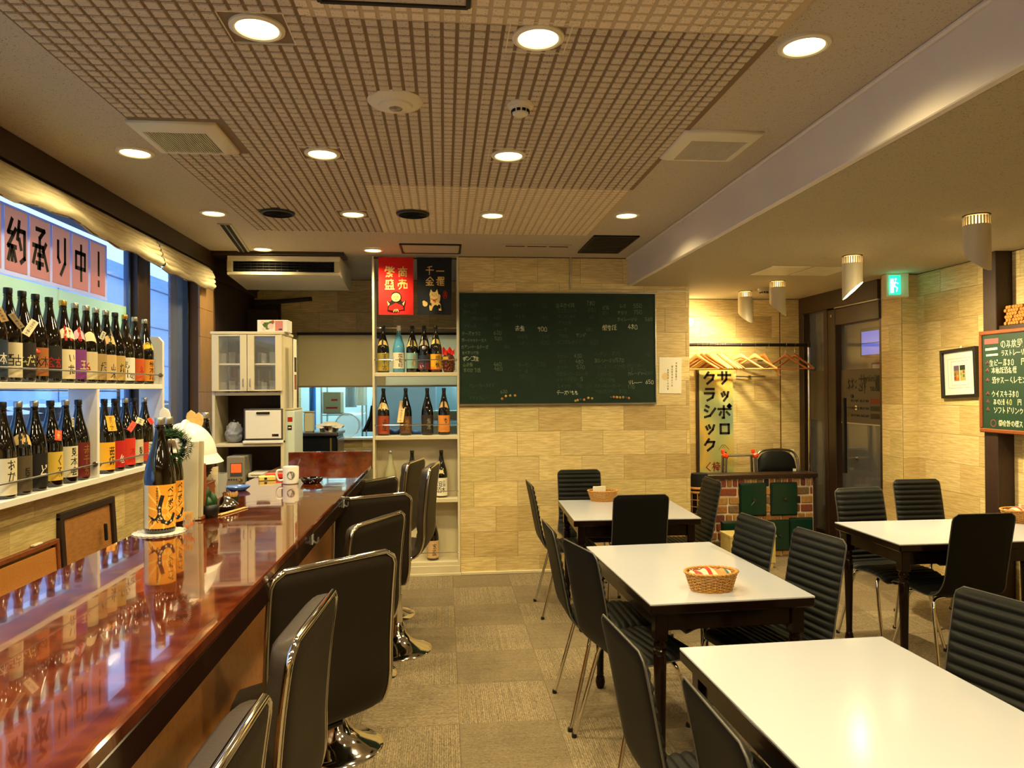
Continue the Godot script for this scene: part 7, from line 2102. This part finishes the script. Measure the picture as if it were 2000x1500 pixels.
func right_wall_items() -> void:
	# glass door with dark frame (plane x = 3.54)
	struct("trim_4", lh(V(3.50, 2.262, -6.76), V(3.66, 2.42, -5.46), 0.004), M.dark_wood)
	struct("trim_5", lh(V(3.50, 0, -6.755), V(3.64, 2.262, -6.66), 0.004), M.dark_wood)
	struct("trim_6", lh(V(3.505, 0, -6.30), V(3.63, 2.262, -6.235), 0.004), M.dark_wood)
	var w := Node3D.new()
	w.name = "window_3"
	w.set_meta("kind", "structure")
	add_child(w)
	part("pane", lh(V(3.565, 0.04, -6.66), V(3.573, 2.262, -6.30)), M.glass, w)
	part("frost_band", lh(V(3.561, 1.23, -6.66), V(3.5645, 1.70, -6.30)), M.frost, w)
	part("bottom_rail", lh(V(3.54, 0, -6.66), V(3.60, 0.20, -6.30), 0.004), M.dark_wood, w)
	var d := Node3D.new()
	d.name = "door_1"
	d.set_meta("kind", "structure")
	d.set_meta("label", "dark framed glass entrance door with a frosted band and long black handle")
	add_child(d)
	part("hinge_stile", lh(V(3.51, 0.02, -6.235), V(3.60, 2.25, -6.11), 0.005), M.dark_wood, d)
	part("top_rail", lh(V(3.51, 2.10, -6.11), V(3.60, 2.25, -5.46), 0.005), M.dark_wood, d)
	part("bottom_rail", lh(V(3.51, 0.02, -6.11), V(3.60, 0.26, -5.46), 0.005), M.dark_wood, d)
	part("closing_stile", lh(V(3.535, 0.02, -5.50), V(3.60, 2.25, -5.462), 0.004), M.dark_wood, d)
	part("pane", lh(V(3.566, 0.26, -6.11), V(3.574, 2.10, -5.50)), M.glass, d)
	part("frost_band", lh(V(3.562, 1.23, -6.11), V(3.5655, 1.70, -5.50)), M.frost, d)
	part("frost_edge", lh(V(3.561, 1.222, -6.11), V(3.5665, 1.232, -5.50)), M.cream_dark, d)
	part("transom_strip", lh(V(3.50, 2.250, -6.11), V(3.515, 2.262, -5.46)), M.steel, d)
	part("bar_handle", lh(V(3.435, 0.80, -5.885), V(3.465, 1.45, -5.855), 0.004), M.black, d)
	for y in [0.93, 1.365]:
		part("standoff", rod(V(3.465, y, -5.87), V(3.566, y, -5.87), 0.009, 10), M.chrome, d)
		part("standoff_plate", rod(V(3.556, y, -5.87), V(3.566, y, -5.87), 0.020, 16), M.chrome, d)
	part("lock", rod(V(3.552, 1.465, -5.93), V(3.566, 1.465, -5.93), 0.017, 16), M.black, d)
	part("hinge", rod(V(3.50, 2.19, -6.16), V(3.512, 2.19, -6.16), 0.014, 12), M.chrome, d)
	# lettering stuck on the outside, so it reads reversed from the room
	var fnt := SystemFont.new()
	fnt.font_names = PackedStringArray(["Droid Sans"])
	fnt.font_weight = 700
	var fdark := mat("door_print", Color(0.07, 0.05, 0.04), 0.7)
	for q in [["dining", V(3.5602, 1.615, -5.655), 0.0030], ["bar", V(3.5602, 1.535, -5.615), 0.0030], ["AM 11:30 - PM 2:00", V(3.5602, 1.425, -5.82), 0.00125], ["AM 11:30 - PM 2:00", V(3.5602, 1.362, -5.82), 0.00125], ["PM 5:30 - PM 11:00", V(3.5602, 1.298, -5.82), 0.00125]]:
		var t := TextMesh.new()
		t.font = fnt
		t.text = q[0]
		t.font_size = 24
		t.pixel_size = q[2]
		t.depth = 0.0006
		var o := part("lettering", t, fdark, d, q[1])
		o.rotation.y = PI / 2
	# mirrored brush characters: u runs away from the closing side
	var mf := plane_map(V(3.5602, 0, 0), V(0, 0, -1), V(0, 1, 0))
	var g := G.new()
	g.text(gl("花"), 5.775, 1.572, 0.105, 0.150, 0.012, mf)
	g.stroke([Vector2(5.868, 1.600), Vector2(5.885, 1.585)], 0.012, mf)
	g.stroke([Vector2(5.868, 1.545), Vector2(5.880, 1.535)], 0.014, mf)
	for q in [[5.93, 1.575], [5.985, 1.57]]:
		g.stroke([Vector2(q[0] - 0.025, q[1] + 0.03), Vector2(q[0] + 0.01, q[1] + 0.02), Vector2(q[0] - 0.02, q[1] - 0.02), Vector2(q[0] + 0.02, q[1] - 0.035)], 0.010, mf)
		g.stroke([Vector2(q[0], q[1] + 0.045), Vector2(q[0] - 0.01, q[1] - 0.045)], 0.009, mf)
	g.fill(circle(5.525, 1.575, 0.072, 24).map(func(p): return Vector2(maxf(p.x, 5.502), p.y)), mf)
	part("brush_lettering", g, fdark, d)
	for k in 3:
		part("hours_bar", lh(V(3.559, 1.405 - k * 0.063, -5.665), V(3.5608, 1.447 - k * 0.063, -5.53), 0.0004), paper([Color(0.42, 0.12, 0.06), Color(0.10, 0.11, 0.06), Color(0.14, 0.08, 0.05)][k]), d)
	# vestibule things seen through the glass
	var vw := struct("window_4", lh(V(4.875, 1.89, -7.95), V(4.905, 2.22, -7.45), 0.003), M.dark_wood)
	part("pane", lh(V(4.868, 1.915, -7.91), V(4.876, 2.185, -7.49)), M.far_window_glow, vw)
	part("bar", lh(V(4.862, 2.045, -7.91), V(4.870, 2.052, -7.49)), M.black, vw)
	for q in [[-8.55, 2.05, 0.16, 0.24, "framed notice farther left on the vestibule wall", Color(0.62, 0.60, 0.52)], [-7.62, 1.74, 0.24, 0.16, "framed certificate under the small vestibule window", Color(0.85, 0.83, 0.76)], [-8.45, 1.76, 0.14, 0.22, "red poster hung on the vestibule wall beyond the door", Color(0.45, 0.10, 0.09)]]:
		var p := thing("wall_frame", q[4], "picture", V(4.89, q[1], q[0]), 0.0, "frames in the vestibule")
		part("frame", bx(Vector3.ZERO, V(0.02, q[3], q[2]), 0.003), M.dark_wood, p)
		part("sheet", bx(V(-0.011, 0, 0), V(0.002, q[3] - 0.04, q[2] - 0.04)), paper(q[5]), p)
	var rk := thing("side_shelf", "dark shelf board on the vestibule wall beyond the glass door", "shelf", V(4.80, 1.60, -8.1))
	part("board", bx(Vector3.ZERO, V(0.18, 0.02, 1.0), 0.003), M.dark_wood, rk)
	for z in [-0.4, 0.4]:
		part("bracket", bx(V(0.04, -0.05, z), V(0.09, 0.08, 0.02), 0.003), M.dark_wood, rk)
	var vl := thing("vestibule_lamp", "round ceiling lamp in the vestibule beyond the glass door", "ceiling lamp", V(4.25, 2.42, -7.2))
	part("disc", G.new().lathe([Vector2(0.0, -0.05), Vector2(0.07, -0.045), Vector2(0.10, -0.02), Vector2(0.11, 0.0)], 28), M.spot_glow, vl)
	var ol := OmniLight3D.new()
	ol.name = "vestibule_light"
	ol.light_color = Color(1.0, 0.85, 0.6)
	ol.light_energy = 0.12
	ol.light_size = 0.1
	ol.omni_attenuation = 2.0
	ol.shadow_enabled = true
	ol.position = V(0, -0.12, 0)
	vl.add_child(ol)
	# picture on the right wall, hanging a little askew
	var pc := thing("framed_picture", "black framed picture of two small colour prints hanging askew on the right wall", "picture", V(3.645, 1.640, -4.735), -PI / 2)
	pc.rotation.z = 0.045
	var fw := 0.350
	var fh := 0.350
	for s in [-1, 1]:
		part("frame_side", bx(V(s * (fw / 2 - 0.011), 0, 0), V(0.022, fh, 0.036), 0.003), M.black, pc)
		part("frame_rail", bx(V(0, s * (fh / 2 - 0.011), 0), V(fw - 0.044, 0.022, 0.036), 0.003), M.black, pc)
	part("mat_board", bx(V(0, 0, -0.004), V(fw - 0.04, fh - 0.04, 0.004)), M.white, pc)
	var ln := G.new()
	var pf := plane_map(V(0, 0, -0.0016), Vector3.RIGHT, Vector3.UP)
	for r in [[0.115, 0.105], [0.082, 0.085]]:
		ln.stroke(P2([-r[0], -r[1], r[0], -r[1], r[0], r[1], -r[0], r[1], -r[0], -r[1]]), 0.0018, pf)
	part("ruled_lines", ln, M.dark_post, pc)
	for k in 2:
		var x := -0.029 + k * 0.060
		var pp := part("print", bx(V(x, 0.0, -0.001), V(0.050, 0.110, 0.002)), paper([Color(0.66, 0.42, 0.20), Color(0.66, 0.66, 0.42)][k]), pc)
		part("print_sky", bx(V(x, 0.037, 0.0), V(0.049, 0.034, 0.0022)), paper([Color(0.38, 0.33, 0.45), Color(0.16, 0.20, 0.14)][k]), pp)
		for j in 4:
			part("print_shape", bx(V(x - 0.015 + (j % 2) * 0.026, -0.035 + j * 0.014, 0.0), V(0.014, 0.020, 0.0024)), paper([Color(0.52, 0.20, 0.10), Color(0.80, 0.62, 0.22), Color(0.30, 0.40, 0.24), Color(0.55, 0.56, 0.30)][(j + k) % 4]), pp)
	part("hanging_tab", bx(V(0.01, fh / 2 + 0.008, -0.012), V(0.018, 0.02, 0.002)), M.paper, pc)
	# dark post and crossbeam, menu board, corks
	struct("pillar_post", lh(V(3.545, 0, -4.385), V(3.67, 2.42, -4.27), 0.004), M.dark_post)
	struct("trim_7", lh(V(3.56, 1.895, -4.27), V(3.67, 1.935, -2.6), 0.004), M.dark_wood)
	var mb := thing("menu_blackboard", "green drinks menu blackboard in a brown wooden frame on the right wall", "blackboard", V(3.535, 1.575, -3.80), -PI / 2)
	part("panel", bx(V(0, 0, -0.004), V(1.16, 0.62, 0.012)), mat("menu_green", Color(0.07, 0.22, 0.15), 0.6), mb)
	for s in [-1, 1]:
		part("frame_rail", bx(V(0, s * 0.318, 0), V(1.20, 0.026, 0.026), 0.005), M.crate, mb)
		part("frame_side", bx(V(s * 0.588, 0, 0), V(0.026, 0.61, 0.026), 0.005), M.crate, mb)
	var gs := [G.new(), G.new(), G.new()]
	var f := plane_map(V(0, 0, 0.0022), Vector3.RIGHT, Vector3.UP)
	var rows := [[0.255, -0.405, 0.052, 0, "のみ放題2100円"], [0.195, -0.405, 0.036, 0, "ラストオーダー21じ"], [0.130, -0.500, 0.042, 0, "生ビール380円"], [0.078, -0.485, 0.040, 0, "本格焼酒各種"], [0.010, -0.480, 0.040, 0, "酒サワー（レモン・"], [-0.085, -0.485, 0.040, 0, "ウイスキー380円"], [-0.140, -0.475, 0.038, 0, "みそ汁140円"], [-0.196, -0.470, 0.040, 0, "ソフトドリンク（"], [-0.285, -0.430, 0.038, 0, "御会計の種に"]]
	for i in rows.size():
		var q: Array = rows[i]
		var t: String = q[4]
		for k in t.length():
			var gx := gl(t[k])
			if gx.is_empty():
				gx = gl(["り", "の", "レ", "ス"][t.unicode_at(k) % 4])
			gs[1 if t[k].is_valid_int() and i == 6 else 0].text(gx, q[1] + k * q[2] * 0.86 * (0.8 if t[k].is_valid_int() else 1.0), q[0] * 0.93, q[2] * 0.7 * (1.1 if t[k].is_valid_int() else 1.0), q[2] * 0.9, 0.0038, f)
		if i >= 2 and i < 8:
			gs[2].text(gl("★"), -0.535, q[0] * 0.93, 0.030, 0.030, 0.005, f)
	gs[2].stroke(circle(-0.49, -0.268, 0.022, 14, true), 0.005, f)
	gs[2].stroke([Vector2(-0.545, 0.262), Vector2(-0.455, 0.262)], 0.034, f)
	part("chalk_lettering", gs[0], M.chalk0, mb)
	part("yellow_chalk", gs[1], M.chalk3, mb)
	part("pink_chalk", gs[2], paper(Color(0.62, 0.32, 0.32)), mb)
	var ww := G.new()
	ww.stroke([Vector2(-0.545, 0.210), Vector2(-0.455, 0.213)], 0.015, f)
	ww.stroke([Vector2(-0.540, 0.172), Vector2(-0.450, 0.174)], 0.013, f)
	part("white_chalk_bars", ww, M.chalk0, mb)
	part("eraser_ledge", bx(V(0.3, -0.335, 0.012), V(0.5, 0.012, 0.03), 0.003), M.crate, mb)
	# corks stacked on the crossbeam
	var n := 0
	for r in 6:
		for k in 9:
			var ck := thing("cork", "wine cork %s from the post in the %s row over the menu board" % [ORD[k], ORD[r]], "cork", V(3.585 + 0.002 * ((r * 5 + k * 3) % 4), 1.9465 + r * 0.0205, -4.245 + k * 0.0237 + (0.0118 if r % 2 else 0.0)), 0.0, "corks over the menu board")
			part("cork", G.new().lathe([Vector2(0.0, 0.0), Vector2(0.0105, 0.0), Vector2(0.0116, 0.002), Vector2(0.0116, 0.040), Vector2(0.0105, 0.042), Vector2(0.0, 0.042)], 12, Vector3.ZERO, Basis(Vector3.BACK, -PI / 2)), M.cork, ck)
			n += 1

func dining() -> void:
	# tables: centre, turn, width along x, depth along z, how it looks
	table(V(1.112, 0, -1.66), 0.035, 0.70, 1.14, "nearest white-topped dark table, at the picture's lower right corner")
	table(V(1.098, 0, -3.194), 0.045, 0.678, 1.015, "white-topped dark table in the middle carrying the napkin basket with striped cloth")
	table(V(1.230, 0, -4.815), -0.038, 0.815, 0.80, "farther white-topped dark table in front of the blackboard wall")
	table(V(3.005, 0, -3.845), 0.0, 1.26, 0.63, "long white-topped dark table against the right wall")
	chairs()
	basket(V(1.085, 0.72, -2.835), 0.05, "brown wicker basket with red striped cloth on the middle table", 1)
	basket(V(1.155, 0.72, -5.155), -0.1, "brown wicker basket holding a folded white napkin on the farther table", 0)
	basket(V(3.475, 0.72, -4.02), 0.0, "wicker basket on the long table against the right wall", 2)

func table(at: Vector3, turn: float, w: float, d: float, label: String) -> void:
	var t := thing("dining_table", label, "table", at, turn, "white-topped dining tables")
	part("tabletop", lh(V(-w / 2, 0.712, -d / 2), V(w / 2, 0.72, d / 2), 0.0015), M.table_cream, t)
	part("edge_frame", lh(V(-w / 2 - 0.001, 0.676, -d / 2 - 0.001), V(w / 2 + 0.001, 0.7155, d / 2 + 0.001), 0.006), M.mahogany, t)
	for s in [-1, 1]:
		part("apron", lh(V(-w / 2 + 0.06, 0.600, s * (d / 2 - 0.055) - 0.011), V(w / 2 - 0.06, 0.676, s * (d / 2 - 0.055) + 0.011), 0.002), M.mahogany, t)
		part("apron", lh(V(s * (w / 2 - 0.055) - 0.011, 0.600, -d / 2 + 0.06), V(s * (w / 2 - 0.055) + 0.011, 0.676, d / 2 - 0.06), 0.002), M.mahogany, t)
	for x in [-1, 1]:
		for z in [-1, 1]:
			var g := G.new()
			var c := V(x * (w / 2 - 0.055), 0, z * (d / 2 - 0.055))
			g.box(c + V(0, 0.62, 0), V(0.052, 0.114, 0.052), 0.004)
			g.lathe([Vector2(0.0, 0.0), Vector2(0.016, 0.0), Vector2(0.022, 0.014), Vector2(0.025, 0.034), Vector2(0.021, 0.058), Vector2(0.016, 0.068), Vector2(0.019, 0.074), Vector2(0.017, 0.082), Vector2(0.019, 0.16), Vector2(0.024, 0.42), Vector2(0.026, 0.50), Vector2(0.022, 0.508), Vector2(0.027, 0.516), Vector2(0.027, 0.524), Vector2(0.020, 0.530), Vector2(0.025, 0.540), Vector2(0.025, 0.548), Vector2(0.022, 0.554), Vector2(0.022, 0.565)], 24, c)
			part("leg", g, M.mahogany, t)

func chairs() -> void:
	var L := shell_line([Vector2(0.205, 0.415), Vector2(0.185, 0.440), Vector2(0.10, 0.452), Vector2(-0.04, 0.445), Vector2(-0.135, 0.450), Vector2(-0.185, 0.500), Vector2(-0.210, 0.60), Vector2(-0.238, 0.75), Vector2(-0.268, 0.897)], 8)
	var total: float = L[1][-1]
	var pad := func(s: float, _u: float) -> float:
		var ph := s / 0.0345
		return -(0.004 + 0.014 * pow(absf(sin(PI * ph)), 0.55) * smoothstep(0.0, 0.03, s) * smoothstep(0.0, 0.03, total - s) + 0.002)
	var bk := func(_s: float, _u: float) -> float: return 0.009
	var c := thing("dining_chair", "chair", "chair", Vector3.ZERO, 0.0, "black ribbed chairs around the white tables")
	part("cushion", shell_half(L, 0.0, total, 0.200, 0.172, 0.035, pad, 168, 10, true), M.leather, c)
	part("back_shell", shell_half(L, 0.0, total, 0.201, 0.173, 0.035, bk, 44, 10, false), M.shell_black, c)
	part("edge_piping", shell_rim(L, 0.001, total - 0.001, 0.2015, 0.1735, 0.035, 0.0032, 0.002, 6), M.piping, c)
	part("seat_plate", bx(V(0, 0.428, 0.0), V(0.17, 0.014, 0.20), 0.004), M.black, c)
	for x in [-1, 1]:
		for z in [-1, 1]:
			var zz: float = 0.075 if z > 0 else -0.075
			var zf: float = 0.205 if z > 0 else -0.20
			part("leg", G.new().tube(spline([V(x * 0.03, 0.420, zz), V(x * 0.115, 0.420, zz + z * 0.012), V(x * 0.150, 0.408, zz + z * 0.02), V(x * 0.163, 0.375, zz + z * 0.03), V(x * 0.170, 0.33, lerpf(zz, zf, 0.33)), V(x * 0.203, 0.012, zf)], 7), 0.0092, 10), M.chrome, c)
			part("foot_cap", G.new().lathe([Vector2(0.0, 0.0), Vector2(0.011, 0.0), Vector2(0.012, 0.004), Vector2(0.0115, 0.018), Vector2(0.0, 0.019)], 12, V(x * 0.204, 0, zf + z * 0.003)), M.rubber, c)
	# centre x, z, back normal
	var sp := [[0.85, -4.95, -1.0, 0.0, "black ribbed chair seen edge-on at the far table's left side, by the blackboard wall"],
		[1.07, -5.37, 0.0, -1.0, "black ribbed chair behind the far table, backed against the wooden wall"],
		[1.195, -4.53, 0.0, 1.0, "chair showing its plain black back between the far and the middle table"],
		[1.630, -4.92, 1.0, 0.0, "black ribbed chair at the far table's right side, in front of the brick counter"],
		[0.756, -3.395, -1.0, 0.02, "chair at the middle table's left side, mostly hidden behind the next one"],
		[0.81, -2.98, -0.97, 0.23, "chair at the middle table's left side with its whole dark back turned this way"],
		[1.284, -3.40, 0.99, -0.12, "ribbed chair at the middle table's right side, in front of the wooden box"],
		[1.398, -2.99, 0.98, -0.18, "ribbed chair at the near right corner of the middle table"],
		[0.733, -1.90, -1.0, 0.08, "chair tucked under the nearest table's far left corner"],
		[0.806, -1.42, -1.0, 0.01, "chair at the nearest table's left side, cut by the picture's bottom"],
		[1.461, -1.955, 0.96, -0.28, "ribbed chair right of the nearest table, cut by the picture's right edge"],
		[2.68, -4.095, -0.1, -0.99, "black ribbed chair behind the long table, nearer the glass door"],
		[3.286, -4.435, 0.0, -1.0, "black ribbed chair behind the long table, under the framed picture"],
		[2.738, -3.66, 0.01, 1.0, "chair with plain black back drawn up to the front of the long table"]]
	for i in sp.size():
		var q: Array = sp[i]
		var turn := atan2(-q[2], -q[3])
		if i == 0:
			c.position = V(q[0], 0, q[1])
			c.rotation.y = turn
			c.set_meta("label", q[4])
		else:
			copy(c, q[4], V(q[0], 0, q[1]), turn)

func basket(at: Vector3, turn: float, label: String, fill: int) -> void:
	var b := thing("wicker_basket", label, "basket", at, turn, "wicker baskets on the tables")
	var A := 0.098
	var Bz := 0.068
	var H := 0.072
	var N := 26
	var pt := func(a: float, v: float, off: float) -> Vector3:
		var k := lerpf(0.86, 1.10, v)
		return V(cos(a) * (A * k + off), 0.004 + v * H, sin(a) * (Bz * k + off))
	part("base", G.new().lathe([Vector2(0.0, 0.002), Vector2(0.088, 0.0), Vector2(0.088, 0.005), Vector2(0.0, 0.006)], 28, Vector3.ZERO, Basis(), 0.98, 0.68), M.wicker, b)
	for k in N:
		var a := TAU * k / N
		part("stake", G.new().tube([pt.call(a, 0.0, 0.0), pt.call(a, 0.5, 0.002), pt.call(a, 1.0, 0.0)], 0.0026, 5), M.wicker, b)
	for r in 11:
		var rr := r
		part("weaver", G.new().tube(range(N * 4).map(func(i: int): return pt.call(TAU * i / (N * 4.0), 0.05 + rr * 0.083, 0.0032 * cos(TAU * i / 8.0 + PI * rr))), 0.0027, 5, true), M.wicker, b)
	for ph in 2:
		var p := ph
		part("braided_rim", G.new().tube(range(N * 4).map(func(i: int):
			var a := TAU * i / (N * 4.0)
			return pt.call(a, 1.0 + 0.035 * sin(a * 18.0 + PI * p), 0.0045 * cos(a * 18.0 + PI * p))), 0.0038, 6, true), M.wicker, b)
	if fill == 1 or fill == 2:
		var cl := solo("striped_cloth", "red and orange striped cloth lying in the middle table's wicker basket" if fill == 1 else "striped cloth lying in the right table's wicker basket", "cloth", G.new(), M.paper, at + V(0, 0.052, 0), turn)
		var cols := [Color(0.86, 0.78, 0.64), Color(0.75, 0.20, 0.16), Color(0.88, 0.80, 0.66), Color(0.75, 0.20, 0.16), Color(0.88, 0.80, 0.66), Color(0.90, 0.48, 0.26), Color(0.92, 0.56, 0.32), Color(0.22, 0.50, 0.56), Color(0.84, 0.80, 0.70)]
		var surf := func(u: float, v: float) -> Vector3:
			var x := (u * 2.0 - 1.0) * 0.090
			var zz := (v * 2.0 - 1.0) * 0.060 * sqrt(maxf(0.05, 1.0 - pow(x / 0.094, 2.0)))
			return V(x, 0.016 + 0.020 * sin(u * PI) * sin(v * PI) + 0.005 * sin(u * 15.0 + v * 4.0), zz)
		cl.mesh = G.new().patch(24, 10, func(u: float, v: float) -> Vector3: return surf.call(u, v) - V(0, 0.0015, 0), true).mesh()
		for k in cols.size():
			var kk := k
			part("stripe", G.new().patch(4, 10, func(u: float, v: float) -> Vector3: return surf.call((kk + u) / 9.0, v), true), paper(cols[k]), cl)
	if fill == 0 or fill == 2:
		var nk := thing("napkin", ["folded white napkin standing in the farther table's basket", "", "folded white napkin standing in the right table's basket"][fill], "napkin", at + V(-0.028 if fill == 0 else 0.04, 0.012, 0.0), turn + 0.1)
		part("fold", G.new().box(V(0, 0.052, 0.006), V(0.092, 0.095, 0.003), 0.001, Basis(Vector3.RIGHT, 0.15) * Basis(Vector3.BACK, 0.05)), M.paper, nk)
		part("fold", G.new().box(V(0.004, 0.048, -0.006), V(0.092, 0.092, 0.003), 0.001, Basis(Vector3.RIGHT, -0.05) * Basis(Vector3.BACK, -0.04)), M.paper, nk)
